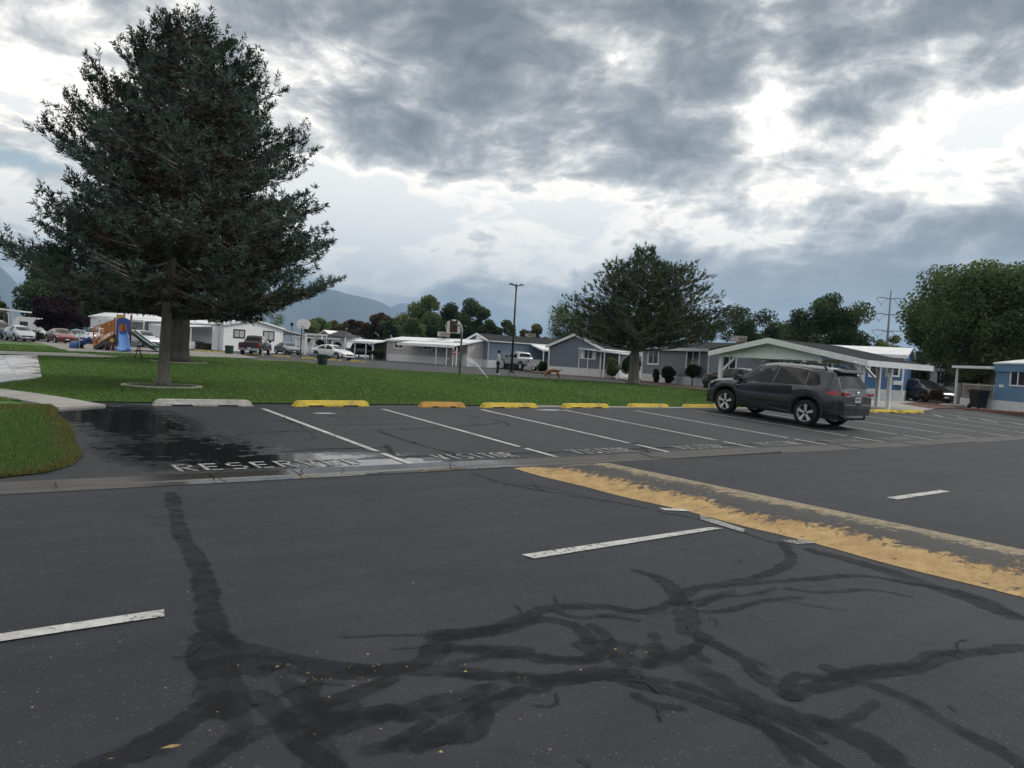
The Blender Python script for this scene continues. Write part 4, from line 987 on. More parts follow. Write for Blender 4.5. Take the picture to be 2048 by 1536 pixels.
def car(name, label, cat, loc, heading, sp, pm, group=None, tilt=0.0, hero=False):
    """sp: outline of the vehicle; x forward, y left, z up"""
    root = empty(name, loc, heading, label, cat, group)
    if tilt: root.rotation_euler = (0, -tilt, heading)
    Lh = sp['L'] / 2; W = sp['W'] / 2; top = sp['top']; belt = sp['belt']; sill = sp.get('sill', .30); rw = sp['roofw']
    xf, xr, r = sp['xf'], sp['xr'], sp['r']; ar = r + sp.get('arch', .06); wz = r
    plan = sp.get('plan', [(-Lh, .80), (-Lh + .12, .92), (-Lh + .5, .99), (0, 1), (Lh - .75, .985), (Lh - .30, .90), (Lh - .08, .76), (Lh, .66)])
    ends = sp.get('ends', [(-Lh, .34), (-Lh + .3, .0), (Lh - .35, .0), (Lh, .14)])     # extra ground clearance at the ends
    xs = list(np.linspace(-Lh, Lh, 46 if hero else 30))
    for xw in (xf, xr):
        for a in np.linspace(0, math.pi, 11 if hero else 8): xs.append(xw + ar * math.cos(a))
    for p in top: xs += [p[0]] if -Lh <= p[0] <= Lh else []
    xs = sorted(set(round(x, 4) for x in xs)); xs = [x for i, x in enumerate(xs) if i == 0 or x - xs[i - 1] > .004]
    def zbot(x):
        z = sill + interp(ends, x)
        for xw in (xf, xr):
            if abs(x - xw) < ar: z = max(z, wz + math.sqrt(ar * ar - (x - xw) ** 2) * sp.get('archk', 1.0))
        return z
    def ringpts(x):
        w = W * interp(plan, x); zt = smooth_interp(top, x); zb = zbot(x); zl = min(interp(belt, x), zt - .012)
        zb = min(zb, zl - .06); h = zl - zb
        k = min(1, max(0, (zt - zl) / .45)); yr = w * .93 * (1 - k) + rw * k * interp(plan, x) ** .3
        rail = zl + (zt - zl) * (.80 if k > .5 else .55)
        return [(w * .90, zb), (w * .975, zb + .12 * h), (w * 1.0, zb + .42 * h), (w * .99, zb + .75 * h), (w * .955, zl), (w * .955 + (yr - w * .955) * .52 , zl + (rail - zl) * .52), (yr, rail), (yr * .90, zl + (zt - zl) * .93), (yr * .55, zl + (zt - zl) * .99), (0, zt)]
    body = MB(); rings = [ringpts(x) for x in xs]; n = 19
    V = []
    for x, rg in zip(xs, rings):
        V += [(x, y, z) for y, z in rg] + [(x, -y, z) for y, z in reversed(rg[:-1])]
    F = [(i * n + j, i * n + j + 1, (i + 1) * n + j + 1, (i + 1) * n + j) for i in range(len(xs) - 1) for j in range(n - 1)]
    for (ja, jb) in ((0, 4), (4, 6), (6, 12), (12, 14), (14, 18)):
        kk = jb - ja + 1; Vs = [V[i * n + j] for i in range(len(xs)) for j in range(ja, jb + 1)]
        body.add(Vs, [(i * kk + j, i * kk + j + 1, (i + 1) * kk + j + 1, (i + 1) * kk + j) for i in range(len(xs) - 1) for j in range(kk - 1)], True)
    body.add(V[:n], [tuple(range(n))]); body.add(V[-n:], [tuple(reversed(range(n)))])
    bo = body.build('body', pm, root)
    def side_y(x, z):
        rg = ringpts(x)
        for (y0, z0), (y1, z1) in zip(rg, rg[1:]):
            if z0 <= z <= z1 and z1 > z0: return y0 + (y1 - y0) * (z - z0) / (z1 - z0)
        return rg[4][0]
    def top_z(x, y):
        rg = ringpts(x)[4:]; y = abs(y)
        for (y0, z0), (y1, z1) in zip(rg, rg[1:]):
            if y1 <= y <= y0 and y0 > y1: return z0 + (z1 - z0) * (y0 - y) / (y0 - y1)
        return rg[0][1]
    def side_patch(nm, poly, m_, off=.006, sides=(1, -1), parent=root, th=0.0):
        for sgn in sides:
            mb = MB(); v = [(x, sgn * (side_y(x, z) + off), z) for x, z in poly]; c = tuple(sum(p[i] for p in v) / len(v) for i in range(3))
            k = len(v); fs = [(i, (i + 1) % k, k) for i in range(k)]
            cx, cz = c[0], c[2]; c = (cx, sgn * (side_y(cx, cz) + off), cz)
            mb.add(v + [c], fs if sgn < 0 else [tuple(reversed(f)) for f in fs]); mb.build(nm, m_, parent)
    def top_patch(nm, xa, xb, fy, m_, off=.008, fa=1.0, fb=1.0, nx=6, ny=8, parent=root):
        mb = MB(); V = []
        for i in range(nx + 1):
            x = xa + (xb - xa) * i / nx; rg = ringpts(x); lim = rg[6][0] * fy * (fa + (fb - fa) * i / nx)
            for j in range(ny + 1):
                y = lim * (2 * j / ny - 1); V.append((x, y, top_z(x, y) + off))
        fs = [(i * (ny + 1) + j, i * (ny + 1) + j + 1, (i + 1) * (ny + 1) + j + 1, (i + 1) * (ny + 1) + j) for i in range(nx) for j in range(ny)]
        mb.add(V, fs, True); o = mb.build(nm, m_, parent)
        if o.data.polygons[0].normal.z < 0: o.data.flip_normals()
        return o
    def end_patch(nm, poly, m_, end=-1, off=.006, parent=root):
        """poly in (y,z) on the flat front or rear cap"""
        x = end * (Lh + off); mb = MB(); v = [(x, y, z) for y, z in poly]; mb.add(v, [tuple(range(len(v)))]); o = mb.build(nm, m_, parent)
        if o.data.polygons[0].normal.x * end < 0: o.data.flip_normals()
        return o
    # underbody
    u = MB(); u.box(-Lh + .15, Lh - .15, -W * .86, W * .86, sill - .06, sill + .30)
    u.build('underbody', M_INTERIOR, root)
    # wheels
    key = (r, sp.get('tw', .235), sp.get('spokes', 5))
    if key not in WCACHE: WCACHE[key] = wheel_meshes(*key)
    tm, rm, hm = WCACHE[key]
    for me, m_ in ((tm, M_TYRE), (rm, M_ALLOY), (hm, M_INTERIOR)):
        if not me.materials: me.materials.append(m_)
    tr_ = W * .97 - key[1] / 2
    for xw in (xf, xr):
        for sgn in (1, -1):
            w = bpy.data.objects.new('wheel', tm); COL.objects.link(w); w.parent = root; w.location = (xw, sgn * tr_, r)
            if sgn < 0: w.rotation_euler = (0, 0, math.pi)
            rr = bpy.data.objects.new('rim', rm); COL.objects.link(rr); rr.parent = w
            hh = bpy.data.objects.new('hub_shade_disc', hm); COL.objects.link(hh); hh.parent = w  # dark disc: the shade behind the spokes put into its colour
    # arch liners: dark half-shells inside the openings
    for xw in (xf, xr):
        for sgn in (1, -1):
            mb = MB(); V = []
            for a in np.linspace(0, math.pi, 10):
                for yy in (W * .62, W * .93): V.append((xw + (ar - .004) * math.cos(a), sgn * yy, wz + (ar - .004) * math.sin(a) * sp.get('archk', 1.0)))
            mb.add(V, [(2 * i, 2 * i + 1, 2 * i + 3, 2 * i + 2) for i in range(9)], True); mb.build('arch_liner', M_INTERIOR, root)
    for nm, poly, m_ in sp.get('side', ()): side_patch(nm, poly, m_, .008 if m_ in (M_CHROME,) else .005)
    for a in sp.get('toppatch', ()): top_patch(*a)
    for nm, poly, m_, e in sp.get('end', ()): end_patch(nm, poly, m_, e)
    return root, side_patch, top_patch, end_patch, side_y

def mirror_y(poly): return [(-y, z) for y, z in poly]
# --- the grey SUV
SUV = dict(L=4.60, W=1.86, roofw=.64, xf=1.40, xr=-1.29, r=.365, arch=.075, archk=1.0, sill=.33, tw=.235,
    top=[(-2.30, .90), (-2.285, 1.00), (-2.20, 1.14), (-1.97, 1.53), (-1.93, 1.625), (-1.55, 1.675), (-.7, 1.70), (.0, 1.695), (.30, 1.655), (.62, 1.50), (1.17, 1.135), (1.30, 1.10), (1.75, 1.05), (2.08, .98), (2.22, .88), (2.30, .74)],
    belt=[(-2.30, .93), (-2.2, 1.08), (-1.6, 1.115), (-.5, 1.065), (.9, 1.02), (1.2, 1.03), (1.7, .985), (2.1, .90), (2.30, .70)],
    plan=[(-2.30, .80), (-2.22, .895), (-2.0, .955), (-1.3, 1.0), (1.4, 1.0), (1.85, .955), (2.12, .86), (2.25, .74), (2.30, .62)],
    ends=[(-2.30, .22), (-1.95, .02), (-1.8, 0), (1.9, 0), (2.3, .10)])
SUV['side'] = [
    ('door_window', [(.93, 1.065), (.55, 1.44), (.32, 1.555), (-.10, 1.59), (-.20, 1.585), (-.14, 1.09)], M_GLASS_L),
    ('door_window', [(-.19, 1.095), (-.25, 1.585), (-.80, 1.575), (-1.15, 1.545), (-1.18, 1.13)], M_GLASS),
    ('quarter_window', [(-1.22, 1.135), (-1.19, 1.54), (-1.38, 1.515), (-1.50, 1.44), (-1.62, 1.24), (-1.60, 1.17)], M_GLASS),
    ('sill_cladding', [(.93, .31), (-.83, .31), (-.86, .47), (-.6, .505), (.8, .49), (.95, .46)], M_PLASTIC),
    ('tail_lamp', [(-1.80, .995), (-1.95, 1.05), (-2.18, 1.06), (-2.20, .935), (-1.98, .945)], M_REDLAMP),
    ('head_lamp', [(2.05, .86), (1.75, .95), (1.90, .955), (2.12, .90)], M_LAMP),
    ('rear_cladding', [(-1.74, .33), (-2.18, .42), (-2.26, .56), (-2.20, .62), (-1.95, .50), (-1.74, .44)], M_PLASTIC),
    ('front_cladding', [(1.85, .33), (2.18, .40), (2.26, .50), (2.1, .52), (1.86, .48)], M_PLASTIC),
    ('fuel_flap_badge', [(1.02, .905), (.86, .905), (.84, .925), (1.02, .93)], M_SILVERP)]
SUV['toppatch'] = [('windshield', 1.12, .36, .93, M_GLASS_L, .008, 1.02, .96), ('rear_window', -1.985, -2.195, .86, M_GLASS_L, .012, .98, 1.06), ('sunroof', .05, -.75, .62, M_GLASS, .006)]
SUV['end'] = [('number_plate', [(-.155, .78), (.155, .78), (.155, .93), (-.155, .93)], M_PLATE, -1)]
M_SUV = mat('graphite_paint', (.046, .051, .062), .18, .04, 3, metal=.55, coat=1.0)
hd = math.atan2(N2.y, N2.x)
pr = lot(4.33, 3.98); 
suv, sidep, topp, endp, sy = car('suv', 'dark graphite SUV parked nose to the lawn with roof rails', 'car', pr, hd, SUV, M_SUV, hero=True, tilt=math.atan(LOT_S))
for sgn in (1, -1):
    MB().tube([(x, sgn * (sy(x, z) + .008), z) for x, z in ((.66, 1.40), (.50, 1.50), (.36, 1.575), (.10, 1.605), (-.20, 1.612), (-.60, 1.605), (-.95, 1.59), (-1.22, 1.57))], .010, 5).build('window_trim', M_CHROME, suv)
# wheel-arch cladding
for xw in (SUV['xf'], SUV['xr']):
    for sgn in (1, -1):
        mb = MB(); V = []
        for a in np.linspace(-.15, math.pi + .15, 17):
            for (rr, yo) in ((.435, -.02), (.44, .018), (.50, .018), (.515, -.01)):
                sq = 1 + .10 * abs(math.sin(2 * a)) ** 2
                x = xw + rr * sq * math.cos(a); z = .365 + rr * sq * math.sin(a); V.append((x, sgn * (sy(x, max(z, .45)) + yo), z))
        mb.add(V, [(i * 4 + j, i * 4 + j + 1, i * 4 + 5 + j, i * 4 + 4 + j) for i in range(16) for j in range(3)], True); mb.build('arch_cladding', M_PLASTIC, suv)
# rear bumper, skid plate, hatch details
def wrap(z0, z1, x_end, depth, wid, nm, m_, proud=0.0, side_len=.45):
    o = [(-x_end + side_len, wid + proud), (-x_end + .12, wid - .02 + proud), (-x_end - proud, wid - .16), (-x_end - .03 - proud, 0)]
    out = o + [(x, -y) for x, y in reversed(o[:-1])]; inn = [(x + depth, y * .9) for x, y in out]
    mb = MB(); k = len(out); V = [(x, y, z0) for x, y in out] + [(x, y, z1) for x, y in out] + [(x, y, z0) for x, y in inn] + [(x, y, z1) for x, y in inn]
    fs = []
    for i in range(k - 1): fs += [(i, i + 1, k + i + 1, k + i), (k + i, k + i + 1, 3 * k + i + 1, 3 * k + i), (2 * k + i, 2 * k + i + 1, i + 1, i)]
    fs += [(0, k, 3 * k, 2 * k), (k - 1, 3 * k - 1, 4 * k - 1, 2 * k - 1)]
    mb.add(V, fs); return mb.build(nm, m_, suv)
wrap(.60, .76, 2.30, .15, .86, 'bumper', M_SUV, .012)
wrap(.42, .60, 2.28, .15, .85, 'bumper_lower', M_PLASTIC, .02)
wrap(.355, .44, 2.26, .10, .55, 'skid_plate', M_SILVERP, .035, .10)
mb = MB(); mb.box(-2.335, -2.30, -.70, .70, .70, .725); mb.build('bumper_trim', M_SILVERP, suv)
for sgn in (1, -1):
    mb = MB(); mb.prism([(sgn * .80, .955), (sgn * .82, 1.045), (sgn * .46, 1.02), (sgn * .44, .985)], -2.315, -2.27, 'x'); mb.build('tail_lamp', M_REDLAMP, suv)
    mb = MB(); mb.prism([(sgn * .62, .925), (sgn * .63, .95), (sgn * .38, .965), (sgn * .36, .945)], -2.318, -2.27, 'x'); mb.build('reverse_lamp', M_LAMP, suv)
mb = MB(); mb.box(-2.33, -2.29, -.42, .42, .955, .99); mb.build('hatch_trim', M_CHROME, suv)
mb = MB(); mb.lathe([(.001, .012), (.035, .012), (.045, .010), (.055, .014), (.06, .0)], 18, Matrix.Translation((-2.30, 0, 1.01)) @ Matrix.Rotation(-math.pi / 2, 4, 'Y') @ Matrix.Scale(1.4, 4, (0, 1, 0))); mb.build('badge', M_CHROME, suv)
mb = MB(); mb.bar((-2.315, 0, 1.045), (-2.315, 0, .97), .012); mb.bar((-2.316, -.05, 1.02), (-2.316, .05, 1.02), .012); mb.build('badge_mark', M_CHROME, suv)
mb = MB(); mb.box(-2.305, -2.27, -.165, .165, .77, .94); mb.build('plate_frame', M_PLASTIC, suv)
mb = MB(); [mb.box(-2.3115, -2.3095, y0, y0 + .030, .825, .89) for y0 in (-.115, -.072, -.02, .035, .08)]; mb.build('plate_characters', M_PLATE_TXT, suv)
for o in suv.children:
    if o.name.startswith('number_plate'): o.location.x = -.0015
mb = MB(); mb.prism([(-1.80, 1.648), (-2.06, 1.600), (-2.07, 1.565), (-1.93, 1.575)], -.60, .60, 'y'); mb.build('roof_spoiler', M_PLASTIC, suv)
for sgn in (1, -1):
    mb = MB(); mb.tube([(.10, sgn * .60, 1.66), (0, sgn * .60, 1.735), (-.6, sgn * .605, 1.752), (-1.2, sgn * .60, 1.735), (-1.52, sgn * .59, 1.715), (-1.62, sgn * .585, 1.64)], [.018, .02, .02, .02, .022, .03], 6); mb.build('roof_rail', M_PLASTIC, suv)
    mb = MB(); mb.prism([(1.02, 1.055), (.86, 1.05), (.80, 1.11), (.82, 1.20), (.93, 1.22), (1.02, 1.15)], sgn * .93, sgn * 1.10, 'y'); mb.bar((.92, sgn * .86, 1.07), (.92, sgn * .96, 1.09), .06); mb.build('mirror', M_PLASTIC, suv)
    for xh in (.12, -.92):
        mb = MB(); yy = sy(xh, .93); mb.box(xh - .10, xh + .10, min(sgn * yy, sgn * (yy + .032)), max(sgn * yy, sgn * (yy + .032)), .915, .945); mb.box(xh - .11, xh + .11, min(sgn * (yy - .01), sgn * (yy + .004)), max(sgn * (yy - .01), sgn * (yy + .004)), .88, .965); mb.build('door_handle', M_PLASTIC, suv)
    for (x0, z0, x1, z1) in ((.98, .50, 1.0, 1.02), (-.165, .50, -.17, 1.08), (-.95, .80, -1.25, 1.12)):
        sidep('door_seam', [(x0 - .006, z0), (x1 - .006, z1), (x1 + .006, z1), (x0 + .006, z0)], M_INTERIOR, .003, (sgn,))
mb = MB(); mb.prism([(-.62, 1.70), (-.72, 1.70), (-.74, 1.76), (-.70, 1.765)], -.02, .02, 'y'); mb.build('antenna', M_PLASTIC, suv)
mb = MB(); mb.bar((-2.06, -.05, 1.34), (-2.18, .28, 1.13), .02); mb.build('wiper', M_PLASTIC, suv)
mb = MB(); mb.tube([(-2.30, .55, .34), (-2.12, .55, .34)], .035, 8); mb.build('exhaust', M_DARKMETAL, suv)

# --- car families for the street
def sedan(L=4.75, W=1.82, H=1.45):
    h = L / 2; k = H / 1.45
    s = dict(L=L, W=W, roofw=.58, xf=h - .92, xr=-h + 1.02, r=.33, arch=.06, sill=.25, tw=.215,
        top=[(-h, .86 * k), (-h + .10, .98 * k), (-h + .62, 1.02 * k), (-h + 1.35, 1.38 * k), (-.35, H), (.25, 1.43 * k), (.62, 1.30 * k), (1.18, .98 * k), (h - .55, .86 * k), (h - .12, .70 * k), (h, .58)],
        belt=[(-h, .84 * k), (-h + .6, .95 * k), (0, .93 * k), (1.0, .90 * k), (h - .5, .78 * k), (h, .56)],
        ends=[(-h, .16), (-h + .4, 0), (h - .5, 0), (h, .05)])
    s['side'] = [('door_window', [(.92, .955 * k), (.52, 1.27 * k), (.15, 1.36 * k), (-.12, 1.365 * k), (-.12, .965 * k)], M_GLASS), ('door_window', [(-.18, .97 * k), (-.18, 1.365 * k), (-.55, 1.355 * k), (-1.05, 1.22 * k), (-1.35, .985 * k)], M_GLASS),
                 ('head_lamp', [(h - .32, .60), (h - .62, .72 * k), (h - .30, .70 * k), (h - .14, .62)], M_LAMP), ('tail_lamp', [(-h + .08, .78), (-h + .42, .84), (-h + .40, .93 * k), (-h + .12, .93 * k)], M_REDLAMP), ('lower_trim', [(h - 1.35, .26), (-h + 1.45, .26), (-h + 1.45, .32), (h - 1.35, .32)], M_PLASTIC)]
    s['toppatch'] = [('windshield', 1.10, .48, .93, M_GLASS_L, .008, 1.02, .92), ('rear_window', -h + .72, -h + 1.28, .90, M_GLASS, .008, 1.0, .9)]
    s['end'] = [('grille', [(-.48, .44), (.48, .44), (.40, .57), (-.40, .57)], M_PLASTIC, 1), ('number_plate', [(-.16, .36), (.16, .36), (.16, .46), (-.16, .46)], M_PLATE, 1), ('number_plate', [(-.16, .62), (.16, .62), (.16, .74), (-.16, .74)], M_PLATE, -1),
                ('tail_lamp', [(.40, .70), (.66, .70), (.66, .82), (.42, .80)], M_REDLAMP, -1), ('tail_lamp', [(-.40, .70), (-.66, .70), (-.66, .82), (-.42, .80)], M_REDLAMP, -1)]
    return s
def hatch(L=4.45, W=1.75, H=1.50):
    s = sedan(L, W, H); h = L / 2; k = H / 1.45
    s['top'] = [(-h, .80), (-h + .06, 1.02), (-h + .45, 1.22), (-.85, 1.44), (-.15, H), (.30, 1.44), (.70, 1.28), (1.35, .98), (h - .45, .86), (h - .10, .68), (h, .56)]
    s['side'] = [('door_window', [(1.05, .97), (.60, 1.25), (.20, 1.38), (-.15, 1.40), (-.15, .99)], M_GLASS), ('door_window', [(-.22, .99), (-.22, 1.40), (-.75, 1.35), (-1.30, 1.17), (-1.35, 1.03)], M_GLASS)] + s['side'][2:]
    s['toppatch'] = [('windshield', 1.26, .52, .93, M_GLASS_L, .008, 1.02, .92), ('rear_window', -h + .12, -h + .75, .9, M_GLASS, .008)]
    return s
def wagon(L=4.8, W=1.9, H=1.78):
    s = sedan(L, W, H); h = L / 2
    s['r'] = .37; s['sill'] = .36; s['roofw'] = .66
    s['top'] = [(-h, 1.0), (-h + .06, 1.2), (-h + .25, 1.66), (-h + .6, 1.74), (-.3, H), (.35, 1.74), (.75, 1.55), (1.25, 1.16), (h - .35, 1.04), (h - .08, .86), (h, .66)]
    s['belt'] = [(-h, .98), (-h + .3, 1.10), (0, 1.06), (1.1, 1.03), (h - .4, .94), (h, .64)]
    s['side'] = [('door_window', [(1.0, 1.10), (.62, 1.50), (.30, 1.62), (-.12, 1.64), (-.12, 1.10)], M_GLASS), ('door_window', [(-.18, 1.10), (-.18, 1.64), (-1.0, 1.62), (-1.0, 1.12)], M_GLASS), ('quarter_window', [(-1.07, 1.12), (-1.07, 1.61), (-h + .45, 1.55), (-h + .42, 1.16)], M_GLASS),
                 ('head_lamp', [(h - .25, .72), (h - .50, .86), (h - .22, .86), (h - .10, .74)], M_LAMP), ('tail_lamp', [(-h + .06, .86), (-h + .25, .90), (-h + .25, 1.12), (-h + .10, 1.12)], M_REDLAMP)]
    s['toppatch'] = [('windshield', 1.18, .45, .93, M_GLASS_L, .008, 1.02, .92), ('rear_window', -h + .10, -h + .24, .88, M_GLASS, .01)]
    return s
def pickup(L=5.85, W=2.02, H=1.92):
    h = L / 2
    s = dict(L=L, W=W, roofw=.72, xf=h - .98, xr=-h + 1.25, r=.40, arch=.08, sill=.50, tw=.265,
        top=[(-h, 1.16), (-h + 1.85, 1.18), (-h + 1.90, 1.20), (-h + 1.96, 1.70), (-h + 2.1, 1.86), (-.1, H), (.55, 1.88), (.85, 1.70), (1.30, 1.30), (1.45, 1.26), (h - .35, 1.20), (h - .06, 1.08), (h, .95)],
        belt=[(-h, 1.14), (-h + 1.9, 1.17), (-h + 2.0, 1.22), (1.2, 1.18), (1.6, 1.14), (h - .3, 1.10), (h, .92)],
        plan=[(-h, .95), (-h + .08, .985), (0, 1), (h - .7, 1.0), (h - .25, .95), (h - .05, .88), (h, .82)], ends=[(-h, .12), (-h + .2, .0), (h, .0)])
    s['side'] = [('door_window', [(1.02, 1.25), (.72, 1.62), (.48, 1.78), (.02, 1.80), (.02, 1.25)], M_GLASS), ('door_window', [(-.05, 1.25), (-.05, 1.80), (-.70, 1.78), (-.88, 1.66), (-.90, 1.25)], M_GLASS),
                 ('head_lamp', [(h - .08, .92), (h - .32, .94), (h - .30, 1.08), (h - .10, 1.06)], M_LAMP), ('tail_lamp', [(-h + .03, .82), (-h + .16, .82), (-h + .16, 1.10), (-h + .03, 1.10)], M_REDLAMP)]
    s['toppatch'] = [('windshield', 1.22, .62, .95, M_GLASS_L, .008, 1.02, .94), ('rear_window', -h + 1.985, -h + 1.915, .86, M_GLASS, .012), ('truck_bed', -h + .10, -h + 1.78, .90, M_INTERIOR, .006)]
    s['end'] = [('tail_lamp', [(.72, .80), (.90, .80), (.90, 1.10), (.72, 1.10)], M_REDLAMP, -1), ('tail_lamp', [(-.72, .80), (-.90, .80), (-.90, 1.10), (-.72, 1.10)], M_REDLAMP, -1), ('tailgate_seam', [(-.68, .70), (.68, .70), (.68, .715), (-.68, .715)], M_INTERIOR, -1),
                ('grille', [(-.62, .72), (.62, .72), (.62, 1.0), (-.62, 1.0)], M_PLASTIC, 1), ('number_plate', [(-.16, .48 + .12), (.16, .60), (.16, .69), (-.16, .69)], M_PLATE, -1)]
    return s
def pk_bumpers(root, s, m_=None):
    h = s['L'] / 2
    mb = MB(); mb.box(-h - .16, -h + .02, -.95, -.30, .44, .66); mb.box(-h - .16, -h + .02, .30, .95, .44, .66); mb.box(-h - .15, -h + .02, -.30, .30, .42, .58); mb.build('rear_bumper', m_ or M_CHROME, root)
    mb = MB(); mb.box(h - .06, h + .10, -.92, .92, .45, .70); mb.build('front_bumper', m_ or M_CHROME, root)
    for sgn in (1, -1):
        mb = MB(); mb.prism([(1.06, 1.22), (.90, 1.22), (.88, 1.46), (1.0, 1.48)], sgn * 1.02, sgn * 1.22, 'y'); mb.build('mirror', M_PLASTIC, root)
def mirrors(root, s, m_, x=.88, z=1.0):
    w = s['W'] / 2
    for sgn in (1, -1):
        mb = MB(); mb.prism([(x + .08, z - .04), (x - .06, z - .03), (x - .08, z + .09), (x + .04, z + .10)], sgn * (w - .03), sgn * (w + .16), 'y'); mb.build('mirror', m_, root)
def face(loc, deg):
    """heading that points at the camera, turned by deg"""
    return math.atan2(-loc.y, -loc.x) + R(deg)
GP = 'cars parked among the homes'
def park(name, label, px, dist, deg, s, col, metal=.3, cat='car', bump=False, mz=1.0):
    l = far(px, dist); rt = car(name, label, cat, l, face(l, deg), s, paint(name + '_' + label.split()[0] + '_paint_%d' % int(px), col, metal), GP)[0]
    if bump: pk_bumpers(rt, s)
    else: mirrors(rt, s, M_PLASTIC, z=mz)
    return rt
park('hatchback', 'silver hatchback facing the lawn at the far left', 39, 71, 16, hatch(), (.42, .46, .50), .5)
park('sedan', 'dark red sedan facing the playground pad', 121, 73, 14, sedan(), (.16, .012, .018), .4)
park('van', 'dark van with tinted glass cut by the photo edge', -4, 77, 20, wagon(4.9, 1.95, 1.95), (.025, .027, .03), .4)
park('sedan', 'pale blue sedan between red sedan and playground', 152, 80, 10, sedan(), (.22, .27, .33), .3)
park('suv', 'white SUV seen behind the orange play ramp', 189, 82, -18, wagon(), (.62, .64, .66), .1, mz=1.12)
park('suv', 'white SUV parked behind the green slide', 284, 80, 28, wagon(), (.55, .58, .62), .2, mz=1.12)
rt = park('pickup_truck', 'dark maroon pickup seen from behind by the white gabled home', 511, 73, 168, pickup(), (.030, .012, .016), .4, 'truck', True)
park('sedan', 'white sedan parked beside the green trash can', 664, 74, 42, sedan(4.85), (.70, .71, .72), .05)
rt = park('pickup_truck', 'silver-white pickup parked by the blue gabled home', 1039, 80, 212, pickup(5.8), (.42, .45, .46), .3, 'truck', True)
rt = park('pickup_truck', 'black pickup under the tan home carport', 722, 92, 62, pickup(), (.025, .027, .03), .4, 'truck', True)
park('sedan', 'grey sedan nosing out of the white home carport', 574, 88, 20, sedan(), (.12, .13, .14), .4)
park('sedan', 'dark blue car in the shade of the white home porch', 413, 92, -30, sedan(), (.012, .016, .035), .4)
park('sedan', 'charcoal sedan parked under the elm beside the blue home', 1838, 48, 38, sedan(4.7), (.035, .037, .04), .5)
park('sedan', 'black sedan in the shade under the gabled carport', 1488, 42, 60, sedan(4.6, 1.8), (.014, .015, .018), .5)
# ------------------------------------------------------------------ homes
M_WHITE = mat('white_trim', (.80, .81, .82), .5, .06, 3, dirt=.15)
M_SIDING_W = mat('white_siding', (.78, .80, .82), .6, .06, 2, .25, 18, dirt=.12, stretch=(8, 8, 1), lap=.22)
M_SIDING_TAN = mat('tan_siding', (.43, .415, .405), .65, .08, 2, .3, 14, dirt=.15, stretch=(8, 8, 1), lap=.22)
M_SIDING_BLUE = mat('slate_blue_siding', (.175, .235, .31), .65, .07, 2, .3, 14, dirt=.12, stretch=(8, 8, 1), lap=.22)
M_SIDING_SLATE = mat('slate_grey_siding', (.15, .178, .22), .65, .07, 2, .3, 14, dirt=.12, stretch=(8, 8, 1), lap=.22)
M_SIDING_GREY = mat('grey_siding', (.195, .21, .24), .65, .07, 2, .3, 14, dirt=.12, stretch=(8, 8, 1), lap=.22)
M_SIDING_ROYAL = mat('royal_blue_siding', (.055, .15, .30), .6, .07, 2, .3, 14, dirt=.12, stretch=(8, 8, 1), lap=.22)
M_SIDING_SKY = mat('sky_blue_siding', (.11, .235, .37), .6, .07, 2, .2, 14, dirt=.15, stretch=(1, 1, 8))
M_SKIRT = mat('white_skirting', (.72, .73, .74), .6, .10, 4, .4, 20, dirt=.25, stretch=(10, 10, .6), lap=.30, lapv=True)
M_SHINGLE = mat('grey_shingles', (.040, .041, .045), 1.0, .3, 12, .8, 22, spec=.08)
M_METALROOF = mat('white_metal_roof', (.74, .76, .78), .45, .07, 2, dirt=.12)
M_WINGLASS = mat('window_glass', (.020, .024, .028), .05, .3, 1.2, spec=.8)
M_BLIND = mat('window_blind', (.42, .42, .41), .7, .12, 2)
M_BLACKTRIM = mat('black_trim', (.018, .02, .022), .5, .1)
M_DARKWOOD_SHADE = mat('dark_wood_and_shade', (.045, .035, .03), .8, .3, 5, .4, 20)
M_COOLER = mat('cooler_metal', (.42, .38, .32), .6, .12, 4, .2, 20, dirt=.3)
M_COOLER_V = mat('cooler_louvre', (.20, .185, .16), .7, .2, 6)
M_LATTICE = mat('brown_lattice', (.10, .085, .075), .8, .2, 5)
M_POST = mat('white_post', (.78, .79, .80), .5, .05, 3, dirt=.15)
M_CANVAS = mat('drape_cloth', (.50, .48, .45), .85, .12, 3, .3, 8)
M_CANOPY = mat('dark_canopy', (.045, .045, .05), .85, .2, 3)

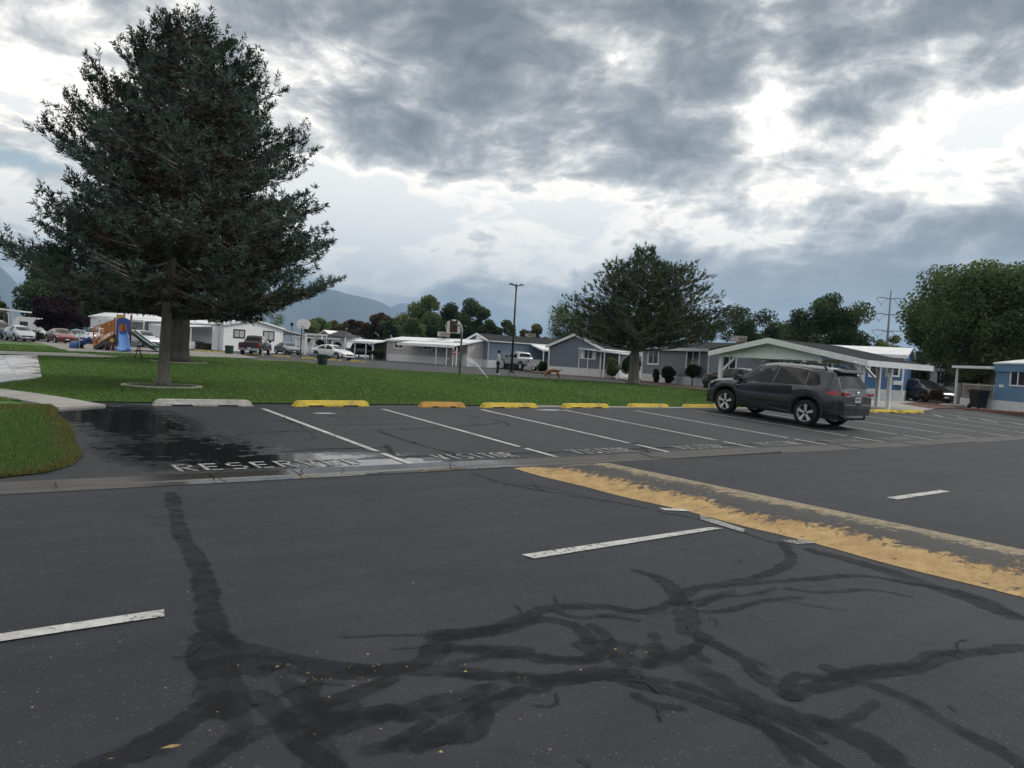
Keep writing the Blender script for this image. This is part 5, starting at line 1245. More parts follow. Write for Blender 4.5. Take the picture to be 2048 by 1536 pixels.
class Frame:
    """front wall of a home between two photo columns at known depths"""
    def __init__(s, pa, da, pb, db, base=None):
        s.A, s.B = far(pa, da), far(pb, db); s.pb = pb
        e = (s.B - s.A); s.w = e.length; e.normalize(); s.e = e; s.rz = math.atan2(e.y, e.x); s.n = Vector((-e.y, e.x, 0))
        if s.n.y < 0: s.n = -s.n
        s.inv = Matrix.Translation(s.A) @ Matrix.Rotation(s.rz, 4, 'Z'); s.inv.invert()
    def px(s, x, y, off=0.0):
        """pixel -> local (x, z) on the front plane moved off metres towards the camera"""
        d = ray(x, y); p0 = s.A - s.n * off; t = ((p0 - Vector((0, 0, EYE))).dot(s.n)) / d.dot(s.n)
        q = s.inv @ (Vector((0, 0, EYE)) + d * t); return q.x, q.z
def home(name, label, F, cat='house'): return empty(name, F.A, F.rz, label, cat)
def window(root, x0, x1, z0, z1, y=0.0, fr=None, glass=None, t=.09, mull=1, shutters=None, deep=.05, hmull=0):
    fr = fr or M_WHITE; mb = MB()
    mb.box(x0 - t, x1 + t, y - deep, y - .001, z1, z1 + t); mb.box(x0 - t, x1 + t, y - deep - .015, y - .001, z0 - t, z0)
    mb.box(x0 - t, x0, y - deep, y - .001, z0, z1); mb.box(x1, x1 + t, y - deep, y - .001, z0, z1)
    for k in range(mull):
        xm = x0 + (x1 - x0) * (k + 1) / (mull + 1); mb.box(xm - .03, xm + .03, y - deep + .008, y - .012, z0, z1)
    for k in range(hmull):
        zm = z0 + (z1 - z0) * (k + 1) / (hmull + 1); mb.box(x0, x1, y - deep + .010, y - .012, zm - .03, zm + .03)
    w = mb.build('window', fr, root)
    for k in range(mull + 1):
        a = x0 + (x1 - x0) * k / (mull + 1); b = x0 + (x1 - x0) * (k + 1) / (mull + 1)
        p = MB().box(a + .01, b - .01, y - .018, y - .005, z0 + .005, z1 - .005).build('pane', glass or M_WINGLASS, w)
    if shutters:
        for (a, b) in ((x0 - t - shutters, x0 - t - .01), (x1 + t + .01, x1 + t + shutters)):
            s = MB().box(a, b, y - .04, y - .001, z0 - t, z1 + t)
            nl = 7
            for k in range(nl):
                za = z0 - t + .05 + (z1 - z0 + 2 * t - .1) * k / nl; s.box(a + .04, b - .04, y - .052, y - .041, za, za + (z1 - z0) / nl * .6)
            s.build('shutter', fr, w)
    return w
def slab_roof(root, pts_xz, y0, y1, th, m_, name='roof'):
    """folded sheet: (x,z) line extruded along y with thickness"""
    poly = list(pts_xz) + [(x, z - th) for x, z in reversed(pts_xz)]
    return MB().prism(poly, y0, y1, 'y').build(name, m_, root)
def slab_roof_x(root, pts_yz, x0, x1, th, m_, name='roof'):
    poly = list(pts_yz) + [(y, z - th) for y, z in reversed(pts_yz)]
    return MB().prism(poly, x0, x1, 'x').build(name, m_, root)
def gable_front(root, w, D_, zs, ze, za, xa, sid, skm, roofm, over=.25, fascia=M_WHITE, th=.10, base=-.05):
    """gable wall faces the camera; eave ze, apex (xa, za)"""
    MB().prism([(0, zs), (w, zs), (w, ze), (xa, za), (0, ze)], 0, D_, 'y').build('wall', sid, root)
    MB().box(-.015, w + .015, -.018, D_ + .015, base, zs).build('skirting', skm, root)
    sl = (za - ze) / max(xa, .1); sr_ = (za - ze) / max(w - xa, .1)
    L = [(-over, ze - sl * over + .02), (xa, za + .02), (w + over, ze - sr_ * over + .02)]
    r_ = slab_roof(root, [(x, z + th) for x, z in L], -.22, D_ + .2, th, roofm)
    for (p, q) in ((L[0], L[1]), (L[1], L[2])):
        mb = MB(); mb.add([(p[0], -.25, p[1] - .10), (q[0], -.25, q[1] - .10), (q[0], -.25, q[1] + th + .03), (p[0], -.25, p[1] + th + .03), (p[0], -.221, p[1] - .10), (q[0], -.221, q[1] - .10), (q[0], -.221, q[1] + th + .03), (p[0], -.221, p[1] + th + .03)],
                          [(0, 1, 2, 3), (7, 6, 5, 4), (0, 4, 5, 1), (3, 2, 6, 7), (0, 3, 7, 4), (1, 5, 6, 2)]); mb.build('fascia', fascia, r_)
    for x in (-.02, w - .10):
        MB().box(x, x + .12, -.022, -.0005, zs, ze).build('corner_trim', fascia, root)
    # eave gutters
    for (x, z) in ((L[0][0], L[0][1]), (L[2][0], L[2][1])): MB().box(x - .05, x + .05, -.2, D_ + .2, z - .02, z + .085).build('eave_gutter', fascia, r_)
    return r_
def gable_side(root, w, D_, zs, ze, za, sid, skm, roofm, over=.25, th=.10, base=-.05, fascia=M_WHITE):
    """long wall faces the camera, ridge along x"""
    MB().prism([(0, zs), (D_, zs), (D_, ze), (D_ / 2, za), (0, ze)], 0, w, 'x').build('wall', sid, root)
    MB().box(-.015, w + .015, -.018, D_ + .015, base, zs).build('skirting', skm, root)
    s = (za - ze) / (D_ / 2)
    r_ = slab_roof_x(root, [(-over, ze - s * over + .02 + th), (D_ / 2, za + .02 + th), (D_ + over, ze - s * over + .02 + th)], -.2, w + .2, th, roofm)
    MB().box(-.22, w + .22, -over - .03, -over - .001, ze - s * over - .06, ze - s * over + th + .05).build('fascia', fascia, r_)
    for x in (-.02, w - .08): MB().box(x, x + .10, -.022, -.0005, zs, ze - .02).build('corner_trim', fascia, root)
    return r_
def posts(root, pts, z1, m_=None, t=.09, base=0.0):
    for (x, y) in pts: MB().box(x - t / 2, x + t / 2, y - t / 2, y + t / 2, base, z1).build('post', m_ or M_POST, root)
def cooler(px, dist, y0, y1, wpx, label, rz=0.3):
    """swamp cooler box on a roof; y0 top, y1 bottom in the photo"""
    P = far(px, dist); z0, z1 = hz_at(px, y1, P), hz_at(px, y0, P); w = wpx / FPX * dist
    root = empty('roof_cooler', (P.x, P.y, z0), rz, label, 'cooler', 'coolers on the home roofs'); h = z1 - z0
    MB().box(-w / 2, w / 2, -w / 2, w / 2, .12, h).build('housing', M_COOLER, root)
    for s in (-1, 1):
        for q in (-1, 1): MB().box(s * w * .42 - .03, s * w * .42 + .03, q * w * .42 - .03, q * w * .42 + .03, -.25, .12).build('leg', M_COOLER, root)
    n = 5
    for k in range(n): MB().box(-w * .42, w * .42, -w / 2 - .02, -w / 2 - .001, .2 + (h - .3) * k / n, .2 + (h - .3) * (k + .6) / n).build('louvre', M_COOLER_V, root)
    MB().box(-w / 2 - .03, w / 2 + .03, -w / 2 - .03, w / 2 + .03, h, h + .05).build('lid', M_COOLER, root)

# D: white gabled home
F = Frame(446, 88, 564, 95); h = home('mobile_home', 'white gabled home with two black-trimmed windows behind the maroon pickup', F)
ze = F.px(446, 648)[1]; xa, za = F.px(507, 640)
gable_front(h, F.w, 16, .55, ze - .05, za, xa, M_SIDING_W, M_SIDING_W, M_METALROOF, .2)
for (a, b, c, d) in ((469, 488, 660, 674.5), (528, 546.5, 663, 680)):
    x0, z1 = F.px(a, c); x1, z0 = F.px(b, d); window(h, x0, x1, z0, z1, fr=M_BLACKTRIM, glass=M_BLIND, t=.12)
# its carport on one side and porch on the other
x1, z1 = F.px(612, 668, 0); slab_roof(h, [(F.w + .15, ze - .12), (x1, ze - .62)], -.2, 6, .09, M_METALROOF, 'carport_roof')
posts(h, [(x1 - .12, 0), (x1 - .12, 3), (x1 - .12, 5.8), (F.w + (x1 - F.w) * .55, 0)], ze - .70)
x0, z0 = F.px(386, 649); slab_roof(h, [(x0, ze - .55), (-.2, ze - .25)], 1.5, 9, .10, M_METALROOF, 'porch_roof')
posts(h, [(x0 + .1, 1.6), (x0 + .1, 4), (x0 + .1, 6.5), (x0 * .8, 1.6)], ze - .58)
MB().box(x0 + .1, x0 * .55, 2.2, 2.3, 0, .85).build('porch_panel', M_SKIRT, h)
MB().box(x0 * .42, x0 * .05, 2.0, 2.1, 0, .75).build('porch_screen', M_DARKWOOD_SHADE, h)
MB().box(-.9, -.15, .8, .9, 0, ze - .4).build('porch_wall', M_SIDING_W, h)
cooler(490, 94, 624, 637, 15, 'tan roof cooler above the white gabled home')

# C: porch home behind the playground
F = Frame(180, 104, 322, 99); h = home('mobile_home', 'white home with long metal porch roof behind the playground', F)
ze = F.px(322, 642)[1]
gable_side(h, F.w, 4.6, .6, ze + .15, ze + .75, M_SIDING_W, M_SKIRT, M_METALROOF, .2)
s = slab_roof_x(h, [(-3.0, ze - .15), (0, ze + .18)], F.w * .38, F.w + .2, .10, M_METALROOF, 'porch_roof')
MB().box(F.w * .38, F.w + .2, -3.08, -3.01, ze - .33, ze - .06).build('porch_fascia', M_WHITE, s)
posts(h, [(F.w * .40, -2.95), (F.w * .62, -2.95), (F.w * .80, -2.95), (F.w + .1, -2.95)], ze - .25, t=.12)
MB().box(F.w * .6, F.w, -2.2, -.02, 0, .72).build('porch_deck', M_SKIRT, h)
rl = MB(); rl.box(F.w * .62, F.w * .97, -2.2, -2.14, 1.62, 1.70)
for k in range(16): rl.box(F.w * (.62 + .35 * k / 15) - .02, F.w * (.62 + .35 * k / 15) + .02, -2.19, -2.15, .72, 1.62)
rl.build('railing', M_BLACKTRIM, h)
window(h, F.w * .55, F.w * .66, 1.3, 2.3); window(h, F.w * .80, F.w * .86, .8, 2.5, mull=0); window(h, F.w * .15, F.w * .28, 1.3, 2.3)

# A/B: far left carport and camper
cp0 = far(20, 84); c = empty('carport', cp0, .12, 'white flat carport roof on slim posts at the photo edge', 'carport')
zr = hz_at(20, 620, cp0) - FAR_Z
slab_roof(c, [(-6, zr + .35), (1.7, zr - .05)], -2.5, 3, .14, M_METALROOF)
posts(c, [(1.45, -2.3), (1.45, 2.8), (1.0, -2.3), (-4, -2.3), (-4, 2.8)], zr - .05, t=.10)
cb = far(54, 96); c = empty('camper_trailer', cb, .15, 'white camper trailer behind the silver hatchback', 'trailer')
zt = hz_at(54, 634, cb) - FAR_Z; wd = 52 / FPX * 96
MB().prism([(-wd / 2, .5), (wd / 2, .5), (wd / 2 + .1, zt * .55), (wd * .40, zt * .9), (wd * .25, zt), (-wd * .35, zt), (-wd / 2, zt * .85)], 0, 5, 'y').build('body', M_SIDING_W, c)
window(c, -wd * .28, wd * .02, zt * .55, zt * .78, mull=0, t=.05); MB().box(-wd * .45, wd * .45, -.03, -.001, zt * .36, zt * .40).build('stripe', M_COOLER_V, c)
for s in (-1, 1):
    MB().lathe([(.1, -.1), (.34, -.1), (.34, .1), (.1, .1)], 16, Matrix.Translation((s * wd * .28, .2, .34)) @ Matrix.Rotation(math.pi / 2, 4, 'X')).build('wheel', M_TYRE, c)
MB().box(-wd * .5, wd * .45, .1, 4.9, .36, .5).build('chassis', M_DARKMETAL, c)

# E: gazebo with drapes and the pale home behind
F = Frame(588, 118, 692, 112); h = home('mobile_home', 'pale home behind the draped gazebo', F)
ze = F.px(640, 672)[1]; gable_side(h, F.w, 5, .6, ze - .3, ze + .35, M_SIDING_W, M_SKIRT, M_SHINGLE, .25)
window(h, F.w * .2, F.w * .32, 1.3, 2.3); window(h, F.w * .6, F.w * .72, 1.3, 2.3)
F = Frame(611, 92, 690, 90); g = home('gazebo', 'open white gazebo with tied drapes and a dark canopy', F, 'gazebo')
zb = F.px(612, 668)[1]
posts(g, [(0, 0), (F.w * .52, 0), (F.w * .98, 0), (0, 3.2), (F.w * .52, 3.2), (F.w * .98, 3.2)], zb, t=.13)
MB().box(-.2, F.w * .55, -.06, .06, zb - .12, zb + .10).build('beam', M_WHITE, g)
xg0, zg0 = F.px(637, 671); xg1, zg1 = F.px(662, 671); xm, zm = F.px(648, 662)
slab_roof(g, [(xg0, zb + .05), (xm, zb + .62), (xg1, zb + .05)], -.08, 3.2, .13, M_WHITE, 'gable_frame')
a, b = F.w * .58, F.w * 1.02; zc_ = zb + .05
MB().add([(a, -.3, zc_), (b, -.3, zc_ - .15), (b, 3, zc_ - .15), (a, 3, zc_), ((a + b) / 2 - .5, 1.2, zc_ + .62), ((a + b) / 2 + .4, 1.2, zc_ + .55)], [(0, 1, 5, 4), (1, 2, 5), (2, 3, 4, 5), (3, 0, 4), (3, 2, 1, 0)]).build('canopy', M_CANOPY, g)
for (x0, x1, sw) in ((F.px(627, 690)[0], F.px(637, 690)[0], -.35), (F.px(679, 690)[0], F.px(687, 690)[0], .35)):
    mb = MB(); n = 10; V = []
    for i in range(9):
        t = i / 8; pinch = 1 - .55 * math.sin(math.pi * min(1, t * 1.15)) ** 2
        for j in range(n + 1):
            s = j / n; V.append((x0 + (x1 - x0) * (.5 + (s - .5) * pinch) + sw * t * t * .5, .12 + .06 * math.sin(s * 19) * pinch, zb - .1 - t * (zb - .5)))
    mb.add(V, [(i * (n + 1) + j, i * (n + 1) + j + 1, (i + 1) * (n + 1) + j + 1, (i + 1) * (n + 1) + j) for i in range(8) for j in range(n)], True); mb.build('drape', M_CANVAS, g)

# F: long tan home
F = Frame(773, 88, 934, 79); h = home('mobile_home', 'long tan home with white skirting and a posted metal awning', F)
ze = (F.px(773, 678)[1] + F.px(930, 690)[1]) / 2; zs = F.px(790, 708)[1]
gable_side(h, F.w, 4.4, zs, ze, ze + .42, M_SIDING_TAN, M_SKIRT, M_METALROOF, .2)
for (a, b, c, d) in ((790.5, 806, 682, 696), (848, 863, 688, 699)):
    x0, z1 = F.px(a, c); x1, z0 = F.px(b, d); window(h, x0, x1, z0, z1, t=.12)
xa_, _ = F.px(823, 690)
aw = slab_roof_x(h, [(-2.1, ze - .30), (.0, ze + .06)], xa_, F.w + .15, .07, M_METALROOF, 'awning')
MB().box(xa_, F.w + .15, -2.17, -2.101, ze - .52, ze - .24).build('awning_fascia', M_WHITE, aw)
posts(h, [(F.px(871, 726, 2.05)[0], -2.05), (F.px(892, 728, 2.05)[0], -2.05), (F.px(912, 729, 2.05)[0], -2.05), (F.w - .05, -2.05)], ze - .45, t=.08)
x0, _ = F.px(908, 700); window(h, x0, x0 + .95, .75, 2.55, mull=0, t=.1)
mb = MB()
for k in range(4): mb.box(x0 - .2, x0 + 1.2, -1.3 + .3 * k, -1.0 + .3 * k, 0, .18 * (k + 1))
mb.build('steps', M_CONC, h)
mb = MB(); mb.bar((x0 + 1.25, -1.3, 1.0), (x0 + 1.25, -.1, 1.6), .05); [mb.bar((x0 + 1.25, -1.25 + .28 * k, .1), (x0 + 1.25, -1.25 + .28 * k, 1.02 + .14 * k), .03) for k in range(5)]; mb.build('handrail', M_WHITE, h)
# carport end with lattice
xl, _ = F.px(747, 690); xc, _ = F.px(690, 690)
slab_roof_x(h, [(-1.8, ze - .35), (0.3, ze - .05), (4.4, ze + .05)], xc, -.1, .12, M_METALROOF, 'carport_roof')
MB().box(xc, -.1, -1.9, -1.801, ze - .55, ze - .30).build('carport_fascia', M_WHITE, h)
posts(h, [(F.px(709, 713, 1.7)[0], -1.7), (F.px(731, 714, 1.7)[0], -1.7), (F.px(745, 715, 1.7)[0], -1.7), (xc + .2, -1.7), (xc + .2, 4)], ze - .4, t=.10)
MB().box(xc, -.1, 4.2, 4.3, 0, ze - .1).build('carport_back_wall', M_SIDING_W, h)
lt = MB(); lt.box(xl, -.06, -.06, -.02, 0, ze - .1)
lt.build('lattice_screen', M_LATTICE, h)
for k in range(7):
    xx = xl + (-.06 - xl) * k / 6; MB().box(xx - .03, xx + .03, -.085, -.061, 0, ze - .1).build('lattice_slat', M_LATTICE, h)
cooler(884, 84, 664.5, 674.5, 21, 'beige roof cooler on the tan home beside the near backboard')

# G: blue gabled home
F = Frame(932, 84, 975, 80); h = home('mobile_home', 'slate blue gabled home with an arched white-shuttered window', F)
ze = (F.px(932, 680)[1] + F.px(975, 682)[1]) / 2; xa, za = F.px(953, 668.5); zs = (F.px(932, 717)[1] + F.px(975, 719)[1]) / 2
gable_front(h, F.w, 18, zs, ze, za, F.w * .5, M_SIDING_BLUE, M_SKIRT, M_SHINGLE, .22)
x0, z1 = F.px(952.5, 685); x1, z0 = F.px(959.5, 708); wdw = window(h, x0, x1, z0, z1, shutters=.36, hmull=2, mull=0)
mb = MB(); xc = (x0 + x1) / 2; rr = (x1 - x0) / 2 + .1
mb.prism([(x0 - .1, z1 + .1), (x1 + .1, z1 + .1)] + [(xc + rr * math.cos(a), z1 + .35 + rr * 1.1 * math.sin(a)) for a in np.linspace(0, math.pi, 9)], -.05, -.002, 'y'); mb.build('window_arch', M_WHITE, wdw)
mt = Matrix.Rotation(-math.pi / 2, 4, 'Z') @ Matrix.Identity(4)
# long right-hand side: corner boards, awning and posts (local y runs away from the camera)
aw = MB(); aw.add([(F.w, 5.2, ze - .02), (F.w, 13.5, ze - .02), (F.w + 2.6, 13.5, ze - .55), (F.w + 2.6, 5.2, ze - .55), (F.w, 5.2, ze - .10), (F.w, 13.5, ze - .10), (F.w + 2.6, 13.5, ze - .75), (F.w + 2.6, 5.2, ze - .75)],
                  [(0, 3, 2, 1), (4, 5, 6, 7), (0, 4, 7, 3), (3, 7, 6, 2), (1, 2, 6, 5), (0, 1, 5, 4)]); aw.build('awning', M_METALROOF, h)
posts(h, [(F.w + 2.5, 5.4), (F.w + 2.5, 8), (F.w + 2.5, 10.6), (F.w + 2.5, 13.3)], ze - .7, t=.09)
cooler(1057, 90, 668, 675, 17, 'pale roof cooler on the dark shingle roof by the lamp')

# H: slate gabled home
F = Frame(1095, 67, 1200, 64.5); h = home('mobile_home', 'slate grey gabled home beside the dog, with white shutters', F)
ze = (F.px(1095, 690)[1]) ; zs = (F.px(1095, 731)[1] + F.px(1199, 739)[1]) / 2; xa, za = F.px(1147, 670)
gable_front(h, F.w, 16, zs, ze - .10, za, F.w * .5, M_SIDING_SLATE, M_SKIRT, M_SHINGLE, .25)
x0, z1 = F.px(1170, 699); x1, z0 = F.px(1184, 717); window(h, x0, x1, z0, z1, shutters=.28)
for p in (1157, 1175): 
    x, _ = F.px(p, 740); MB().box(x - .04, x + .04, -.06, -.021, 0, ze - .25).build('trim_board', M_WHITE, h)
slab_roof(h, [(F.w * .62, ze - .12), (F.w + 2.0, ze - .38)], -.6, 5, .10, M_METALROOF, 'porch_roof')
posts(h, [(F.w + .5, -.5), (F.w + 1.85, -.5), (F.w + 1.85, 4.8)], ze - .4, t=.09)

# I: grey home with arched windows
F = Frame(1282, 61, 1414, 53); h = home('mobile_home', 'grey home behind clipped shrubs with tall white-framed windows', F)
ze = F.px(1414, 700)[1]; zs = (F.px(1290, 747)[1] + F.px(1405, 756)[1]) / 2
gable_side(h, F.w, 5.0, zs, ze, ze + .55, M_SIDING_GREY, M_SKIRT, M_SHINGLE, .25)
for (a, b, c, d) in ((1299, 1316, 700, 727), (1376, 1397, 703, 735)):
    x0, z1 = F.px(a, c); x1, z0 = F.px(b, d); w = window(h, x0, x1, z0, z1, t=.14)
    MB().box(x0 - .14, x1 + .14, -.06, -.051, z1 + .14, z1 + .22).build('window_head', M_WHITE, w)
# small window on the end wall
P = MB(); y0, y1, z0, z1 = 1.2, 2.3, 1.35, 2.25
P.box(F.w + .001, F.w + .05, y0 - .1, y1 + .1, z0 - .1, z0); P.box(F.w + .001, F.w + .05, y0 - .1, y1 + .1, z1, z1 + .1); P.box(F.w + .001, F.w + .05, y0 - .1, y0, z0, z1); P.box(F.w + .001, F.w + .05, y1, y1 + .1, z0, z1); P.box(F.w + .008, F.w + .04, 1.72, 1.78, z0, z1)
w = P.build('window', M_WHITE, h); MB().box(F.w + .001, F.w + .012, y0, y1, z0, z1).build('pane', M_WINGLASS, w)
cooler(1472, 62, 673, 686, 21, 'cream roof cooler showing over the carport gable')

# J: gabled carport
C0 = at(1744, 822); C0 = Vector((C0.x, C0.y, FAR_Z))
class Lotf:  # plane of the gable end: local x along N2 from the near corner
    pass
cpz = math.atan2(U2.y, U2.x)
cport = empty('carport', C0, cpz, 'grey-roofed gabled carport on white braced posts behind the SUV', 'carport')
inv = (Matrix.Translation(C0) @ Matrix.Rotation(cpz, 4, 'Z')).inverted()
def cpx(px, py, xoff=0.0):
    d = ray(px, py); U3 = Vector((U2.x, U2.y, 0)); p0 = C0 + U3 * xoff; t = (p0 - Vector((0, 0, EYE))).dot(U3) / d.dot(U3)
    q = inv @ (Vector((0, 0, EYE)) + d * t); return q.y, q.z
ya, za = cpx(1536, 681, -.4); yl, zl = cpx(1417, 707, -.4); yr, zr = cpx(1734, 726, -.4)
LEN = 5.4; th = .10
rf = MB().prism([(yr, zr + th), (ya, za + th), (yl, zl + th), (yl, zl), (ya, za), (yr, zr)], -.4, LEN, 'x').build('roof', M_SHINGLE, cport)
for (p, q) in (((yr, zr), (ya, za)), ((ya, za), (yl, zl))):
    MB().add([(-.44, p[0], p[1] - .12), (-.44, q[0], q[1] - .12), (-.44, q[0], q[1] + th + .02), (-.44, p[0], p[1] + th + .02), (-.401, p[0], p[1] - .12), (-.401, q[0], q[1] - .12), (-.401, q[0], q[1] + th + .02), (-.401, p[0], p[1] + th + .02)],
             [(0, 1, 2, 3), (7, 6, 5, 4), (0, 4, 5, 1), (3, 2, 6, 7), (0, 3, 7, 4), (1, 5, 6, 2)]).build('fascia', M_WHITE, rf)
MB().box(-.44, LEN + .02, yr - .05, yr - .001, zr - .12, zr + th + .02).build('eave_fascia', M_WHITE, rf)
# shingle courses on the slope that faces the road
nc = 14
for k in range(nc):
    t0, t1 = k / nc, (k + 1) / nc + .02
    a_ = (yr + (ya - yr) * t0, zr + (za - zr) * t0 + th + .010); b_ = (yr + (ya - yr) * min(1, t1), zr + (za - zr) * min(1, t1) + th + .003)
    MB().add([(-.4, a_[0], a_[1]), (LEN, a_[0], a_[1]), (LEN, b_[0], b_[1]), (-.4, b_[0], b_[1]), (-.4, a_[0], a_[1] - .010), (LEN, a_[0], a_[1] - .010)], [(0, 1, 2, 3), (4, 5, 1, 0)]).build('shingle_course', M_SHINGLE, rf)
yb1, zb1 = cpx(1444, 704); yb0, zb0 = cpx(1642, 709)
def roofz(y): return zr + (za - zr) * (y - yr) / (ya - yr) if (y - yr) / (ya - yr) <= 1 else za + (zl - za) * (y - ya) / (yl - ya)
zb = min(roofz(yb1), roofz(yb0)) - .06
MB().prism([(yb0, zb), (yb1, zb), (yb1, roofz(yb1) - .02), (ya, za - .02), (yb0, roofz(yb0) - .02)], -.02, .02, 'x').build('gable_panel', M_SIDING_W, cport)
for k in range(1, 4):
    zz_ = zb + (za - zb) * k / 4; f = k / 4; MB().box(-.026, -.021, yb0 + (ya - yb0) * f, yb1 + (ya - yb1) * f, zz_ - .01, zz_ + .01).build('gable_seam', M_WHITE, cport)
for x in (0, LEN * .5, LEN - .3):
    MB().box(x - .07, x + .07, min(yb0, yb1) - .1, max(yb0, yb1) + .1, zb - .16, zb - .001).build('beam', M_WHITE, cport)
    for (y, s) in ((yb1, -1), (yb0, 1)):
        MB().box(x - .08, x + .08, y - .08, y + .08, 0, zb - .161).build('post', M_POST, cport)
        mb = MB(); mb.bar((x, y + s * .04, zb - .85), (x, y + s * .80, zb - .15), .10, .10); mb.build('brace', M_POST, cport)
# eave posts: each with a short brace
for x in (.12, 2.45):
    y = yr + .42; MB().box(x - .07, x + .07, y - .07, y + .07, 0, roofz(y) - .03).build('post', M_POST, cport)
    mb = MB(); mb.bar((x - .02, y, roofz(y) - .70), (x - .62, y, roofz(y) - .06), .08, .08); mb.build('brace', M_POST, cport)
MB().box(.0, LEN - .1, yr + .36, yr + .48, roofz(yr + .42) - .16, roofz(yr + .42) - .035).build('eave_beam', M_WHITE, cport)

# K: royal blue home behind the carport
F = Frame(1555, 50, 1803, 46); h = home('mobile_home', 'royal blue home with white roof seen beneath the carport', F)
ze = F.px(1795, 709)[1]; zs = F.px(1770, 779)[1]
gable_side(h, F.w, 4.6, zs, ze - .1, ze + .4, M_SIDING_ROYAL, M_SKIRT, M_METALROOF, .3)
for (a, b, c, d) in ((1586, 1600, 716, 742), (1648, 1662, 720, 750), (1742, 1752, 728, 752), (1776, 1796, 731, 751)):
    x0, z1 = F.px(a, c); x1, z0 = F.px(b, d); window(h, x0, x1, z0, z1, t=.10, mull=1 if b - a > 12 else 0)
x0, z1 = F.px(1720, 727); x1, z0 = F.px(1729, 760); MB().box(x0, x1, -.05, -.001, z0, z1).build('shutter', M_WHITE, h)
x0, z1 = F.px(1800, 776); MB().box(x0 - .35, x0 + .1, -.45, -.05, 1.0, 1.25).build('meter_box', M_WHITE, h)

# L: sky blue home, porch and railing at the right
F = Frame(1986, 40, 2180, 33.5); h = home('mobile_home', 'sky blue home with white vertical skirting at the right edge', F)
ze = F.px(1990, 727)[1]; zs = F.px(1990, 800)[1]
MB().box(0, F.w, 0, 4.5, zs, ze).build('wall', M_SIDING_SKY, h)
MB().box(-.05, F.w, -.10, 4.5, ze - .42, ze).build('parapet', M_SIDING_SKY, h)
nb = 9; zb_ = F.px(1990, 771)[1]
for k in range(nb):
    z0 = zs + (zb_ - zs) * k / nb; MB().add([(-.02, -.045, z0), (F.w, -.045, z0), (F.w, -.012, z0 + (zb_ - zs) / nb - .004), (-.02, -.012, z0 + (zb_ - zs) / nb - .004), (-.02, -.001, z0), (F.w, -.001, z0)], [(0, 1, 2, 3), (4, 5, 1, 0)]).build('siding_board', M_SIDING_SKY, h)
k = 0; xx = -.03
while xx < F.w:
    MB().box(xx, xx + .285, -.05, -.02 + (k % 2) * .004, -.05, zs).build('skirting_panel', M_SKIRT, h); xx += .30; k += 1
MB().box(-.02, F.w, -.02, 4.4, -.04, zs - .002).build('skirting_back', M_SKIRT, h)
slab_roof_x(h, [(-.15, ze + .05), (2.2, ze + .42), (4.6, ze + .05)], -.08, F.w, .08, M_METALROOF)
x0, z1 = F.px(2024.5, 742); x1, z0 = F.px(2050, 771); window(h, x0, x1, z0, z1, t=.07)
x0, z1 = F.px(2000, 769); MB().box(x0, x0 + .32, -.06, -.013, z1 - .14, z1).build('house_number_plate', M_WHITE, h)
x0, z0 = F.px(1914, 737)
slab_roof_x(h, [(-.3, z0 + .16), (4.0, z0 + .22)], x0, -.02, .14, M_METALROOF, 'porch_roof')
posts(h, [(x0 + .22, -.1), (x0 + .22, 3.8)], z0 + .02, t=.10)
xr0 = F.px(1927, 780)[0]; zr1 = F.px(1950, 768)[1]; zr0 = F.px(1950, 793)[1]
MB().box(xr0 - .3, -.03, .02, 3.6, 0, zr0 - .12).build('porch_deck', M_SKIRT, h)
MB().box(xr0 - .04, -.04, -.02, .05, zr1 - .07, zr1).build('rail_top', M_COOLER, h); MB().box(xr0 - .04, -.04, -.02, .05, zr0 - .06, zr0).build('rail_bottom', M_COOLER, h)
nb = 13
for k in range(nb): 
    x = xr0 + (-.08 - xr0) * k / (nb - 1); t = .05 if k in (0, 6, nb - 1) else .02; MB().box(x - t, x + t, -.012, .04, zr0 - (.1 if t > .03 else 0), zr1 - .071 + (.12 if t > .03 else 0)).build('baluster', M_COOLER, h)
MB().box(x0 + .3, -.05, 3.0, 3.1, 0, z0 + .1).build('porch_back_dark_wall', M_DARKWOOD_SHADE, h)  # dark colour stands in for the darkness behind the porch
# stair skirt
MB().box(xr0 - .55, xr0 - .42, .0, 2.0, 0, 1.35).build('stair_panel', M_CONC, h)

# pale neighbour home glimpsed behind the charcoal sedan
F = Frame(1853, 60, 1905, 59); h = home('mobile_home', 'pale home glimpsed behind the charcoal sedan under the elm', F)
gable_side(h, F.w, 4, .5, 2.7, 3.2, M_SIDING_W, M_SKIRT, M_METALROOF, .2)
window(h, F.w * .35, F.w * .6, 1.2, 2.2); posts(h, [(.1, -.8), (F.w * .7, -.8)], 2.6, M_DARKWOOD_SHADE, .14)
# ------------------------------------------------------------------ street furniture
M_BRONZE = mat('bronze_pole', (.045, .035, .034), .5, .12, 5, metal=.3)
M_GALV = mat('galvanised_pole', (.20, .21, .22), .5, .15, 6, metal=.5)
M_GREENCAN = mat('green_can', (.010, .030, .022), .5, .15, 8)
M_BOARD = mat('backboard_white', (.86, .87, .88), .5, .05, 4)
M_RUST = mat('rust_brown', (.10, .05, .035), .8, .3, 8)
M_RIMRED = mat('hoop_red', (.40, .05, .03), .5, .1)
M_SIGNRED = mat('stop_red', (.38, .018, .022), .45, .08)
M_SIGNBACK = mat('sign_back', (.50, .51, .52), .45, .08, metal=.3)
M_BLACK = mat('black_steel', (.014, .016, .015), .5, .15)
M_STEELW = mat('pylon_steel', (.16, .17, .20), .6, .1, metal=.3)

